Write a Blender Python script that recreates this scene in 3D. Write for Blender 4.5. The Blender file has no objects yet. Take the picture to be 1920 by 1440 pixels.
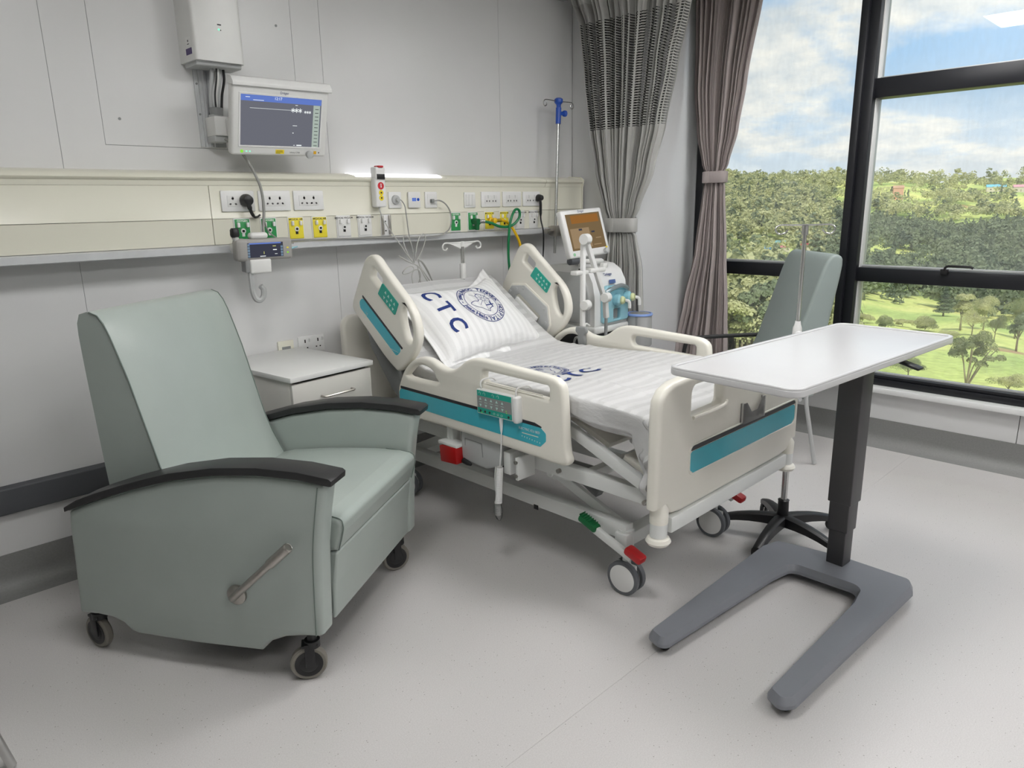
import bpy, bmesh, math, random
from mathutils import Vector, Matrix, noise
import numpy as np
random.seed(4)
PI = math.pi
sc = bpy.context.scene
col = sc.collection
# ------------------------------------------------------------------ camera, world, sun, exposure
cam_d = bpy.data.cameras.new('camera'); cam = bpy.data.objects.new('camera', cam_d); col.objects.link(cam)
cam_d.sensor_width = 36.0; cam_d.lens = 1343.8/1920*36; cam_d.clip_start = 0.05; cam_d.clip_end = 6000
cam.matrix_world = Matrix(((0.708099, 0.184576, -0.681563, 0), (-0.70588, 0.160245, -0.689967, 0), (-0.018134, 0.969666, 0.243758, 1.55), (0, 0, 0, 1)))
sc.camera = cam
sc.view_settings.view_transform = 'Standard'; sc.view_settings.look = 'None'
sc.view_settings.exposure = 0.0; sc.view_settings.gamma = 1.0
sc.view_settings.use_curve_mapping = False
sc.cycles.max_bounces = 8; sc.cycles.diffuse_bounces = 5; sc.cycles.transparent_max_bounces = 12
sc.cycles.caustics_reflective = False; sc.cycles.caustics_refractive = False
sc.cycles.sample_clamp_indirect = 4.0
sc.cycles.use_denoising = True

SKY_STRENGTH = 1.85
SUN_STRENGTH = 4.2
LED_STRENGTH = 22.5
BEDLIGHT_STRENGTH = 1.7

world = bpy.data.worlds.new('world'); sc.world = world; world.use_nodes = True
nt = world.node_tree; nt.nodes.clear()
def N(nt, t, **kw):
    n = nt.nodes.new(t)
    for k, v in kw.items():
        if k in n.inputs: n.inputs[k].default_value = v
        else: setattr(n, k, v)
    return n
def L(nt, a, b): nt.links.new(a, b)
tc = N(nt, 'ShaderNodeTexCoord'); sep = N(nt, 'ShaderNodeSeparateXYZ'); L(nt, tc.outputs['Generated'], sep.inputs[0])
zz = N(nt, 'ShaderNodeMath', operation='MAXIMUM'); L(nt, sep.outputs[2], zz.inputs[0]); zz.inputs[1].default_value = 0.0
za = N(nt, 'ShaderNodeMath', operation='ADD'); L(nt, zz.outputs[0], za.inputs[0]); za.inputs[1].default_value = 0.30
dv = N(nt, 'ShaderNodeVectorMath', operation='DIVIDE'); cmb = N(nt, 'ShaderNodeCombineXYZ')
for i in range(3): L(nt, za.outputs[0], cmb.inputs[i])
L(nt, tc.outputs['Generated'], dv.inputs[0]); L(nt, cmb.outputs[0], dv.inputs[1])
mp = N(nt, 'ShaderNodeMapping'); mp.inputs['Location'].default_value = (3.1, 1.7, 0.0); L(nt, dv.outputs[0], mp.inputs[0])
n1 = N(nt, 'ShaderNodeTexNoise', Scale=1.9, Detail=9.0, Roughness=0.55); L(nt, mp.outputs[0], n1.inputs['Vector'])
cr = N(nt, 'ShaderNodeValToRGB'); cr.color_ramp.elements[0].position = 0.42; cr.color_ramp.elements[1].position = 0.53
cr.color_ramp.elements[0].color = (0, 0, 0, 1); cr.color_ramp.elements[1].color = (1, 1, 1, 1); L(nt, n1.outputs[0], cr.inputs[0])
# sky blue deepening upwards
gr = N(nt, 'ShaderNodeValToRGB'); L(nt, zz.outputs[0], gr.inputs[0])
gr.color_ramp.elements[0].position = 0.0; gr.color_ramp.elements[0].color = (0.42, 0.52, 0.62, 1)
gr.color_ramp.elements[1].position = 0.6; gr.color_ramp.elements[1].color = (0.11, 0.23, 0.47, 1)
e = gr.color_ramp.elements.new(0.14); e.color = (0.25, 0.40, 0.58, 1)
# cloud tone: bright tops, greyer bases
n2 = N(nt, 'ShaderNodeTexNoise', Scale=5.5, Detail=6.0, Roughness=0.6); L(nt, mp.outputs[0], n2.inputs['Vector'])
cc = N(nt, 'ShaderNodeValToRGB'); L(nt, n2.outputs[0], cc.inputs[0])
cc.color_ramp.elements[0].position = 0.38; cc.color_ramp.elements[0].color = (0.47, 0.50, 0.53, 1)
cc.color_ramp.elements[1].position = 0.60; cc.color_ramp.elements[1].color = (0.66, 0.64, 0.61, 1)
# more cloud near the horizon
hz = N(nt, 'ShaderNodeMapRange'); hz.inputs['From Min'].default_value = 0.0; hz.inputs['From Max'].default_value = 0.16
hz.inputs['To Min'].default_value = 0.85; hz.inputs['To Max'].default_value = 0.0; L(nt, zz.outputs[0], hz.inputs['Value'])
mx0 = N(nt, 'ShaderNodeMath', operation='MAXIMUM'); L(nt, cr.outputs[0], mx0.inputs[0]); L(nt, hz.outputs[0], mx0.inputs[1])
mixc = N(nt, 'ShaderNodeMix', data_type='RGBA'); L(nt, mx0.outputs[0], mixc.inputs[0]); L(nt, gr.outputs[0], mixc.inputs[6]); L(nt, cc.outputs[0], mixc.inputs[7])
# below the horizon: green land colour
lt = N(nt, 'ShaderNodeMath', operation='LESS_THAN'); L(nt, sep.outputs[2], lt.inputs[0]); lt.inputs[1].default_value = -0.02
mixg = N(nt, 'ShaderNodeMix', data_type='RGBA'); L(nt, lt.outputs[0], mixg.inputs[0]); L(nt, mixc.outputs[2], mixg.inputs[6]); mixg.inputs[7].default_value = (0.14, 0.17, 0.09, 1)
bg = N(nt, 'ShaderNodeBackground', Strength=SKY_STRENGTH); L(nt, mixg.outputs[2], bg.inputs[0])
wo = N(nt, 'ShaderNodeOutputWorld'); L(nt, bg.outputs[0], wo.inputs[0])
world.cycles.sampling_method = 'MANUAL'; world.cycles.sample_map_resolution = 256

sun_d = bpy.data.lights.new('sun', 'SUN'); sun = bpy.data.objects.new('sun', sun_d); col.objects.link(sun)
sun_d.energy = SUN_STRENGTH; sun_d.angle = math.radians(0.6); sun_d.color = (1.0, 0.95, 0.86)
sun.rotation_euler = Vector((0.50, 0.35, -0.80)).to_track_quat('-Z', 'Y').to_euler()

# ------------------------------------------------------------------ materials
def lin(c):
    c = c/255.0
    return c/12.92 if c <= 0.04045 else ((c+0.055)/1.055)**2.4
def rgb(r, g, b): return (lin(r), lin(g), lin(b), 1)
MATS = {}
def mat(name, c, rough=0.5, metal=0.0, noise_s=0, noise_amt=0.0, bump=0.0, bump_s=200, coat=0.0, emit=0.0, spec=0.5, sheen=0.0):
    if name in MATS: return MATS[name]
    m = bpy.data.materials.new(name); m.use_nodes = True; t = m.node_tree
    b = t.nodes['Principled BSDF']; b.inputs['Base Color'].default_value = c
    b.inputs['Roughness'].default_value = rough; b.inputs['Metallic'].default_value = metal
    b.inputs['Coat Weight'].default_value = coat; b.inputs['Specular IOR Level'].default_value = spec
    b.inputs['Sheen Weight'].default_value = sheen
    if emit: b.inputs['Emission Color'].default_value = c; b.inputs['Emission Strength'].default_value = emit
    tcn = N(t, 'ShaderNodeTexCoord')
    if noise_amt:
        no = N(t, 'ShaderNodeTexNoise', Scale=noise_s, Detail=4.0); L(t, tcn.outputs['Object'], no.inputs['Vector'])
        mr = N(t, 'ShaderNodeMapRange'); mr.inputs['From Min'].default_value = 0.3; mr.inputs['From Max'].default_value = 0.7
        mr.inputs['To Min'].default_value = 1-noise_amt; mr.inputs['To Max'].default_value = 1+noise_amt; L(t, no.outputs[0], mr.inputs['Value'])
        mm = N(t, 'ShaderNodeMix', data_type='RGBA', blend_type='MULTIPLY'); mm.inputs[0].default_value = 1
        mm.inputs[6].default_value = c; L(t, mr.outputs[0], mm.inputs[7]); L(t, mm.outputs[2], b.inputs['Base Color'])
    if bump:
        nb = N(t, 'ShaderNodeTexNoise', Scale=bump_s, Detail=3.0); L(t, tcn.outputs['Object'], nb.inputs['Vector'])
        bp = N(t, 'ShaderNodeBump', Strength=bump, Distance=0.002); L(t, nb.outputs[0], bp.inputs['Height']); L(t, bp.outputs[0], b.inputs['Normal'])
    MATS[name] = m; return m
M_wall = mat('coated_wall_panel', rgb(219, 219, 219), 0.30, noise_s=3, noise_amt=0.015, bump=0.03, bump_s=60)
M_ceil = mat('ceiling_paint', rgb(225, 225, 222), 0.8, noise_s=5, noise_amt=0.01)
M_dark = mat('panel_joint', rgb(140, 142, 144), 0.8)
M_cream = mat('cream_trunking', rgb(224, 222, 207), 0.32, noise_s=4, noise_amt=0.01)
M_alu = mat('satin_aluminium', rgb(206, 208, 210), 0.35, 0.2, noise_s=30, noise_amt=0.03)
M_guard = mat('dark_grey_guard', rgb(82, 84, 88), 0.55, bump=0.1, bump_s=300)
M_frame = mat('black_window_frame', rgb(24, 25, 30), 0.38, noise_s=20, noise_amt=0.06)
M_sill = mat('white_sill', rgb(226, 227, 226), 0.35, noise_s=10, noise_amt=0.01)
M_white = mat('white_plastic', rgb(226, 226, 224), 0.32, noise_s=20, noise_amt=0.01)
M_white2 = mat('bright_white_plastic', rgb(232, 232, 231), 0.3, noise_s=20, noise_amt=0.01)
M_greyp = mat('light_grey_plastic', rgb(182, 184, 184), 0.4, noise_s=20, noise_amt=0.015)
M_midgrey = mat('mid_grey_plastic', rgb(140, 142, 142), 0.42, noise_s=20, noise_amt=0.02)
M_black = mat('black_plastic', rgb(28, 28, 30), 0.38, noise_s=30, noise_amt=0.05)
M_blackr = mat('black_rubber', rgb(38, 38, 40), 0.6, noise_s=30, noise_amt=0.05)
M_hole = mat('socket_slot', rgb(20, 20, 20), 0.8)
M_bed = mat('cream_bed_plastic', rgb(236, 233, 223), 0.33, noise_s=6, noise_amt=0.012, coat=0.1)
M_bedw = mat('white_bed_steel', rgb(222, 224, 222), 0.32, noise_s=10, noise_amt=0.012)
M_teal = mat('teal_decal', rgb(66, 176, 194), 0.25, noise_s=3, noise_amt=0.03)
M_green = mat('green_keypad', rgb(30, 164, 146), 0.35, noise_s=10, noise_amt=0.02)
M_key = mat('keypad_symbol', rgb(190, 222, 215), 0.5)
M_strip = mat('black_strip', rgb(36, 38, 44), 0.4)
M_vinyl = mat('sage_vinyl', rgb(163, 172, 167), 0.30, noise_s=8, noise_amt=0.02, bump=0.12, bump_s=260)
M_pipe = mat('seam_piping', rgb(112, 124, 118), 0.5)
M_arm = mat('black_armrest', rgb(38, 38, 39), 0.42, bump=0.1, bump_s=200, noise_s=20, noise_amt=0.05)
M_tyre = mat('grey_tyre', rgb(98, 101, 105), 0.55, noise_s=20, noise_amt=0.03)
M_tyre2 = mat('warm_grey_tyre', rgb(128, 124, 116), 0.55, noise_s=20, noise_amt=0.03)
M_steel = mat('polished_steel', rgb(200, 200, 198), 0.26, 1.0, noise_s=20, noise_amt=0.02)
M_brush = mat('brushed_steel', rgb(176, 172, 166), 0.34, 1.0, noise_s=60, noise_amt=0.05)
M_table = mat('white_laminate', rgb(203, 203, 204), 0.25, noise_s=6, noise_amt=0.008)
M_base = mat('grey_table_base', rgb(122, 124, 131), 0.42, bump=0.1, bump_s=200, noise_s=8, noise_amt=0.02)
M_colm = mat('dark_column', rgb(72, 71, 72), 0.42, 0.2, noise_s=10, noise_amt=0.03)
M_cab = mat('cabinet_laminate', rgb(212, 210, 204), 0.4, noise_s=8, noise_amt=0.012)
M_red = mat('red_pedal', rgb(186, 34, 38), 0.4, noise_s=20, noise_amt=0.05)
M_grn = mat('green_pedal', rgb(12, 98, 52), 0.4, noise_s=20, noise_amt=0.05)
M_redbox = mat('red_box', rgb(170, 14, 16), 0.35, noise_s=20, noise_amt=0.05)
M_hosegreen = mat('green_hose', rgb(14, 120, 70), 0.35, noise_s=20, noise_amt=0.05)
M_hoseyel = mat('yellow_hose', rgb(232, 186, 12), 0.35, noise_s=20, noise_amt=0.05)
M_gyel = mat('yellow_outlet', rgb(236, 220, 60), 0.4, noise_s=20, noise_amt=0.02)
M_ggrn = mat('green_outlet', rgb(50, 150, 84), 0.4, noise_s=20, noise_amt=0.03)
M_blue = mat('blue_plastic', rgb(30, 78, 176), 0.3, noise_s=20, noise_amt=0.03)
M_brass = mat('brass_fitting', rgb(196, 168, 60), 0.3, 0.9)
M_navy = mat('navy_print', rgb(28, 52, 118), 0.8)
M_cordg = mat('grey_cord', rgb(150, 150, 146), 0.45, noise_s=20, noise_amt=0.02)
M_cordw = mat('pale_cord', rgb(184, 184, 180), 0.45, noise_s=20, noise_amt=0.02)
M_bluec = mat('blue_clear_plastic', rgb(150, 200, 214), 0.2, noise_s=20, noise_amt=0.03, coat=0.5)
M_paley = mat('pale_yellow_cap', rgb(214, 220, 170), 0.4)
M_ink = mat('dark_print', rgb(50, 50, 54), 0.7)
M_redp = mat('red_print', rgb(200, 40, 50), 0.5)
M_yelp = mat('yellow_label', rgb(240, 214, 30), 0.5)
M_purple = mat('purple_label', rgb(70, 52, 110), 0.5)
M_seat2 = mat('grey_green_vinyl', rgb(146, 157, 154), 0.42, noise_s=8, noise_amt=0.02, bump=0.12, bump_s=260)

def emis(name, c, s):
    m = bpy.data.materials.new(name); m.use_nodes = True; t = m.node_tree; t.nodes.clear()
    em = N(t, 'ShaderNodeEmission', Strength=s); em.inputs[0].default_value = c
    o = N(t, 'ShaderNodeOutputMaterial'); L(t, em.outputs[0], o.inputs[0]); MATS[name] = m; return m
M_led = emis('led_diffuser', (1.0, 0.99, 0.98, 1), LED_STRENGTH)
M_bedlight = emis('bedhead_light', (0.97, 0.97, 1.0, 1), BEDLIGHT_STRENGTH)
M_scr = emis('screen_grey', rgb(112, 114, 124), 0.9)
M_scrblue = emis('screen_blue_bar', rgb(104, 130, 206), 0.9)
M_scrwhite = emis('screen_white', (0.9, 0.95, 0.95, 1), 1.0)
M_scrgreen = emis('screen_button', rgb(186, 200, 190), 0.8)
M_scrdark = emis('screen_dark', rgb(72, 74, 88), 0.7)
M_scry = emis('screen_yellow', rgb(220, 220, 130), 0.9)
M_scramber = emis('screen_amber', rgb(150, 126, 92), 0.6)
M_scrorange = emis('screen_orange', rgb(184, 126, 66), 0.6)
M_scrtan = emis('screen_tan', rgb(178, 152, 118), 0.7)
M_ledg = emis('green_led', rgb(120, 240, 190), 1.6)
M_ledg2 = emis('green_lamp', rgb(140, 220, 60), 1.0)

def floor_mat():
    m = bpy.data.materials.new('speckled_vinyl'); m.use_nodes = True; t = m.node_tree; b = t.nodes['Principled BSDF']
    tcn = N(t, 'ShaderNodeTexCoord')
    v = N(t, 'ShaderNodeTexVoronoi', Scale=75.0); L(t, tcn.outputs['Object'], v.inputs['Vector'])
    lt = N(t, 'ShaderNodeMath', operation='LESS_THAN'); L(t, v.outputs['Distance'], lt.inputs[0]); lt.inputs[1].default_value = 0.13
    wn = N(t, 'ShaderNodeTexNoise', Scale=40.0, Detail=2.0); L(t, tcn.outputs['Object'], wn.inputs['Vector'])
    gt = N(t, 'ShaderNodeMath', operation='GREATER_THAN'); L(t, wn.outputs[0], gt.inputs[0]); gt.inputs[1].default_value = 0.56
    mu = N(t, 'ShaderNodeMath', operation='MULTIPLY'); L(t, lt.outputs[0], mu.inputs[0]); L(t, gt.outputs[0], mu.inputs[1])
    n3 = N(t, 'ShaderNodeTexNoise', Scale=260.0, Detail=3.0); L(t, tcn.outputs['Object'], n3.inputs['Vector'])
    r3 = N(t, 'ShaderNodeValToRGB'); L(t, n3.outputs[0], r3.inputs[0])
    r3.color_ramp.elements[0].position = 0.3; r3.color_ramp.elements[0].color = rgb(194, 191, 190)
    r3.color_ramp.elements[1].position = 0.7; r3.color_ramp.elements[1].color = rgb(208, 205, 204)
    mx = N(t, 'ShaderNodeMix', data_type='RGBA'); L(t, mu.outputs[0], mx.inputs[0]); L(t, r3.outputs[0], mx.inputs[6]); mx.inputs[7].default_value = rgb(140, 136, 132)
    L(t, mx.outputs[2], b.inputs['Base Color']); b.inputs['Roughness'].default_value = 0.4; b.inputs['Specular IOR Level'].default_value = 0.95
    n4 = N(t, 'ShaderNodeTexNoise', Scale=2.5, Detail=3.0); L(t, tcn.outputs['Object'], n4.inputs['Vector'])
    mr = N(t, 'ShaderNodeMapRange'); mr.inputs['To Min'].default_value = 0.29; mr.inputs['To Max'].default_value = 0.35; L(t, n4.outputs[0], mr.inputs['Value']); L(t, mr.outputs[0], b.inputs['Roughness'])
    nb = N(t, 'ShaderNodeTexNoise', Scale=140.0, Detail=2.0); L(t, tcn.outputs['Object'], nb.inputs['Vector'])
    bp = N(t, 'ShaderNodeBump', Strength=0.05, Distance=0.002); L(t, nb.outputs[0], bp.inputs['Height']); L(t, bp.outputs[0], b.inputs['Normal'])
    return m
M_floor = floor_mat()
M_skirt = mat('grey_cove_vinyl', rgb(134, 134, 133), 0.5, noise_s=120, noise_amt=0.06)

def sheet_mat(name, axis, scale, c1, c2):
    m = bpy.data.materials.new(name); m.use_nodes = True; t = m.node_tree; b = t.nodes['Principled BSDF']
    tcn = N(t, 'ShaderNodeTexCoord'); w = N(t, 'ShaderNodeTexWave', wave_type='BANDS', bands_direction=axis, Scale=scale, Distortion=0.35)
    w.inputs['Detail Scale'].default_value = 1.5
    L(t, tcn.outputs['UV'], w.inputs['Vector'])
    wf = w.outputs['Fac']
    if name.endswith('sheet'):
        su = N(t, 'ShaderNodeSeparateXYZ'); L(t, tcn.outputs['UV'], su.inputs[0]); cm_ = N(t, 'ShaderNodeMath', operation='COMPARE'); L(t, su.outputs[0], cm_.inputs[0]); cm_.inputs[1].default_value = 0.7675; cm_.inputs[2].default_value = 0.50
        ml = N(t, 'ShaderNodeMath', operation='MULTIPLY'); L(t, wf, ml.inputs[0]); L(t, cm_.outputs[0], ml.inputs[1]); wf = ml.outputs[0]
    r = N(t, 'ShaderNodeValToRGB'); L(t, wf, r.inputs[0])
    r.color_ramp.elements[0].position = 0.42; r.color_ramp.elements[0].color = c1
    r.color_ramp.elements[1].position = 0.58; r.color_ramp.elements[1].color = c2
    L(t, r.outputs[0], b.inputs['Base Color'])
    rr = N(t, 'ShaderNodeMapRange'); rr.inputs['To Min'].default_value = 0.75; rr.inputs['To Max'].default_value = 0.42; L(t, w.outputs['Fac'], rr.inputs['Value']); L(t, rr.outputs[0], b.inputs['Roughness'])
    b.inputs['Sheen Weight'].default_value = 0.15
    n = N(t, 'ShaderNodeTexNoise', Scale=600.0); L(t, tcn.outputs['UV'], n.inputs['Vector'])
    n2 = N(t, 'ShaderNodeTexNoise', Scale=14.0, Detail=4.0, Roughness=0.6); L(t, tcn.outputs['UV'], n2.inputs['Vector'])
    ad = N(t, 'ShaderNodeMath', operation='MULTIPLY_ADD'); L(t, n.outputs[0], ad.inputs[0]); ad.inputs[1].default_value = 0.05; L(t, n2.outputs[0], ad.inputs[2])
    bp = N(t, 'ShaderNodeBump', Strength=0.6, Distance=0.007); L(t, ad.outputs[0], bp.inputs['Height']); L(t, bp.outputs[0], b.inputs['Normal'])
    MATS[name] = m; return m
M_sheet = sheet_mat('striped_satin_sheet', 'Y', 5.2, rgb(192, 192, 192), rgb(205, 205, 205))
M_pillow = sheet_mat('striped_satin_pillow', 'X', 7.0, rgb(228, 228, 228), rgb(236, 236, 236))
M_plain = mat('white_cotton', rgb(232, 232, 232), 0.8, bump=0.3, bump_s=500, noise_s=20, noise_amt=0.01)

def cloth_mat(name, c, amt=0.06):
    m = bpy.data.materials.new(name); m.use_nodes = True; t = m.node_tree; b = t.nodes['Principled BSDF']
    tcn = N(t, 'ShaderNodeTexCoord'); n = N(t, 'ShaderNodeTexNoise', Scale=3.0, Detail=8.0, Roughness=0.75)
    mpn = N(t, 'ShaderNodeMapping'); mpn.inputs['Scale'].default_value = (30, 30, 6); L(t, tcn.outputs['Object'], mpn.inputs[0]); L(t, mpn.outputs[0], n.inputs['Vector'])
    mr = N(t, 'ShaderNodeMapRange'); mr.inputs['To Min'].default_value = 1-amt*2; mr.inputs['To Max'].default_value = 1+amt*2; L(t, n.outputs[0], mr.inputs['Value'])
    mm = N(t, 'ShaderNodeMix', data_type='RGBA', blend_type='MULTIPLY'); mm.inputs[0].default_value = 1; mm.inputs[6].default_value = c
    L(t, mr.outputs[0], mm.inputs[7]); L(t, mm.outputs[2], b.inputs['Base Color']); b.inputs['Roughness'].default_value = 0.85
    b.inputs['Sheen Weight'].default_value = 0.2
    MATS[name] = m; return m
M_cur1 = cloth_mat('grey_curtain', rgb(184, 183, 180))
M_cur2 = cloth_mat('mauve_grey_curtain', rgb(180, 169, 167))
M_hem = cloth_mat('pale_header_mesh', rgb(208, 208, 204), 0.03)
def mesh_mat():
    m = bpy.data.materials.new('slit_mesh_curtain'); m.use_nodes = True; t = m.node_tree; b = t.nodes['Principled BSDF']
    b.inputs['Base Color'].default_value = rgb(186, 186, 182); b.inputs['Roughness'].default_value = 0.85
    tcn = N(t, 'ShaderNodeTexCoord'); s = N(t, 'ShaderNodeSeparateXYZ'); L(t, tcn.outputs['UV'], s.inputs[0])
    def fr(o, sc_, th, op):
        a = N(t, 'ShaderNodeMath', operation='MULTIPLY'); L(t, o, a.inputs[0]); a.inputs[1].default_value = sc_
        f = N(t, 'ShaderNodeMath', operation='FRACT'); L(t, a.outputs[0], f.inputs[0])
        g = N(t, 'ShaderNodeMath', operation=op); L(t, f.outputs[0], g.inputs[0]); g.inputs[1].default_value = th; return g
    gx = fr(s.outputs[0], 24.0, 0.25, 'GREATER_THAN'); gy = fr(s.outputs[1], 66.0, 0.42, 'GREATER_THAN')
    mu = N(t, 'ShaderNodeMath', operation='MULTIPLY'); L(t, gx.outputs[0], mu.inputs[0]); L(t, gy.outputs[0], mu.inputs[1])
    tr0 = N(t, 'ShaderNodeBsdfTransparent'); dk = N(t, 'ShaderNodeBsdfDiffuse'); dk.inputs[0].default_value = (0.02, 0.02, 0.02, 1); tr = N(t, 'ShaderNodeMixShader'); tr.inputs[0].default_value = 0.6; L(t, tr0.outputs[0], tr.inputs[1]); L(t, dk.outputs[0], tr.inputs[2]); ms = N(t, 'ShaderNodeMixShader'); L(t, mu.outputs[0], ms.inputs[0]); L(t, b.outputs[0], ms.inputs[1]); L(t, tr.outputs[0], ms.inputs[2])
    o = [n for n in t.nodes if n.type == 'OUTPUT_MATERIAL'][0]; L(t, ms.outputs[0], o.inputs[0]); return m
M_mesh = mesh_mat()
def glass_mat(name, tint, base=0.05, rough=0.0, dust_haze=0.0):
    m = bpy.data.materials.new(name); m.use_nodes = True; t = m.node_tree; t.nodes.clear()
    tr = N(t, 'ShaderNodeBsdfTransparent'); tr.inputs[0].default_value = tint
    gl = N(t, 'ShaderNodeBsdfGlossy', Roughness=rough); fz = N(t, 'ShaderNodeFresnel', IOR=1.5)
    ms = N(t, 'ShaderNodeMixShader'); L(t, fz.outputs[0], ms.inputs[0]); L(t, tr.outputs[0], ms.inputs[1]); L(t, gl.outputs[0], ms.inputs[2])
    out = ms
    if dust_haze:
        df = N(t, 'ShaderNodeBsdfDiffuse'); df.inputs[0].default_value = (0.8, 0.8, 0.8, 1)
        m2 = N(t, 'ShaderNodeMixShader'); m2.inputs[0].default_value = dust_haze
        if name == 'window_glass':
            tg_ = N(t, 'ShaderNodeTexCoord'); mg = N(t, 'ShaderNodeMapping'); mg.inputs['Scale'].default_value = (1, 9, 2.5); L(t, tg_.outputs['Object'], mg.inputs[0]); ng = N(t, 'ShaderNodeTexNoise', Scale=3.0, Detail=8.0, Roughness=0.7); L(t, mg.outputs[0], ng.inputs['Vector']); rg_ = N(t, 'ShaderNodeMapRange'); rg_.inputs['To Min'].default_value = dust_haze*0.5; rg_.inputs['To Max'].default_value = dust_haze*1.5; L(t, ng.outputs[0], rg_.inputs['Value']); L(t, rg_.outputs[0], m2.inputs[0])
        L(t, ms.outputs[0], m2.inputs[1]); L(t, df.outputs[0], m2.inputs[2]); out = m2
    o = N(t, 'ShaderNodeOutputMaterial'); L(t, out.outputs[0], o.inputs[0]); return m
M_glass = glass_mat('window_glass', (0.97, 0.99, 0.98, 1), dust_haze=0.10)  # real dust on the pane, strengthened to paint in the distant haze
M_clear = glass_mat('clear_acrylic', (0.95, 0.95, 0.95, 1), rough=0.1, dust_haze=0.10)
M_frost = glass_mat('frosted_jar', (0.9, 0.92, 0.94, 1), rough=0.1, dust_haze=0.5)
M_bluegl = glass_mat('blue_acrylic', (0.50, 0.78, 0.84, 1), rough=0.08, dust_haze=0.25)

# ------------------------------------------------------------------ mesh helpers
ORG = {}
class MB:
    def __init__(s): s.v = []; s.f = []; s.uv = None
    def add(s, vs, fs, mtx=None):
        o = len(s.v)
        s.v += [tuple(mtx @ Vector(p)) for p in vs] if mtx is not None else [tuple(p) for p in vs]
        s.f += [tuple(i+o for i in f) for f in fs]; return s
    def bm(s, b, mtx=None):
        b.verts.index_update(); vs = [v.co.copy() for v in b.verts]; fs = [[v.index for v in f.verts] for f in b.faces]; b.free()
        return s.add(vs, fs, mtx)
    def box(s, c, size, bev=0.0, mtx=None, seg=2, rot=None):
        b = bmesh.new(); bmesh.ops.create_cube(b, size=1.0)
        for v in b.verts: v.co = Vector((v.co.x*size[0], v.co.y*size[1], v.co.z*size[2]))
        if bev: bmesh.ops.bevel(b, geom=b.edges[:], offset=min(bev, min(size)*0.49), segments=seg, affect='EDGES', profile=0.5)
        t = Matrix.Translation(Vector(c))
        if rot is not None: t = t @ rot
        return s.bm(b, (mtx @ t) if mtx is not None else t)
    def bx(s, x0, x1, y0, y1, z0, z1, bev=0.0, seg=2, mtx=None):
        return s.box(((x0+x1)/2, (y0+y1)/2, (z0+z1)/2), (abs(x1-x0), abs(y1-y0), abs(z1-z0)), bev, mtx, seg)
    def cyl(s, p0, p1, r0, r1=None, n=16, caps=True, mtx=None):
        r1 = r0 if r1 is None else r1; p0 = Vector(p0); p1 = Vector(p1); d = (p1-p0).normalized()
        a = Vector((0, 0, 1)) if abs(d.z) < 0.9 else Vector((1, 0, 0)); u = d.cross(a).normalized(); w = d.cross(u)
        vs = []; 
        for p, r in ((p0, r0), (p1, r1)):
            for i in range(n): t = 2*PI*i/n; vs.append(p+(u*math.cos(t)+w*math.sin(t))*r)
        fs = [(i, (i+1) % n, n+(i+1) % n, n+i) for i in range(n)]
        if caps: fs += [tuple(reversed(range(n))), tuple(range(n, 2*n))]
        return s.add(vs, fs, mtx)
    def lathe(s, prof, p, axis=(0, 0, 1), n=24, mtx=None):
        d = Vector(axis).normalized(); a = Vector((0, 0, 1)) if abs(d.z) < 0.9 else Vector((1, 0, 0)); u = d.cross(a).normalized(); w = d.cross(u); p = Vector(p)
        vs = []; fs = []
        for r, h in prof:
            for i in range(n): t = 2*PI*i/n; vs.append(p+d*h+(u*math.cos(t)+w*math.sin(t))*max(r, 1e-5))
        for k in range(len(prof)-1):
            for i in range(n): fs.append((k*n+i, k*n+(i+1) % n, (k+1)*n+(i+1) % n, (k+1)*n+i))
        fs += [tuple(reversed(range(n))), tuple((len(prof)-1)*n+i for i in range(n))]
        return s.add(vs, fs, mtx)
    def tube(s, pts, r, n=8, smooth=0, mtx=None, closed=False):
        P = [Vector(p) for p in pts]
        if smooth: P = crom(P, smooth, closed)
        R = r if isinstance(r, (list, tuple)) else [r]*len(P)
        if len(R) != len(P): R = [R[min(len(R)-1, int(i*len(R)/len(P)))] for i in range(len(P))]
        vs = []; fs = []; u = None; m = len(P)
        for i, p in enumerate(P):
            a = P[(i-1) % m] if (closed or i > 0) else p; b = P[(i+1) % m] if (closed or i < m-1) else p
            d = (b-a)
            if d.length < 1e-9: d = Vector((0, 0, 1))
            d.normalize()
            if u is None: u = d.orthogonal().normalized()
            u = (u-d*u.dot(d)); 
            if u.length < 1e-6: u = d.orthogonal()
            u.normalize(); w = d.cross(u)
            for k in range(n): t = 2*PI*k/n; vs.append(p+(u*math.cos(t)+w*math.sin(t))*R[i])
        rng = m if closed else m-1
        for i in range(rng):
            j = (i+1) % m
            for k in range(n): fs.append((i*n+k, i*n+(k+1) % n, j*n+(k+1) % n, j*n+k))
        if not closed: fs += [tuple(reversed(range(n))), tuple((m-1)*n+k for k in range(n))]
        return s.add(vs, fs, mtx)
    def prism(s, poly, fn, d0, d1):
        n = len(poly); vs = [fn(a, b, d0) for a, b in poly]+[fn(a, b, d1) for a, b in poly]
        fs = [(i, (i+1) % n, n+(i+1) % n, n+i) for i in range(n)]+[tuple(reversed(range(n))), tuple(range(n, 2*n))]
        return s.add(vs, fs)
    def grid(s, fn, nu, nv, closed_u=False):
        o = len(s.v)
        for j in range(nv+1):
            for i in range(nu+1): s.v.append(tuple(fn(i/nu, j/nv)))
        for j in range(nv):
            for i in range(nu):
                a = o+j*(nu+1)+i; s.f.append((a, a+1, a+nu+2, a+nu+1))
        return s
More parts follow.
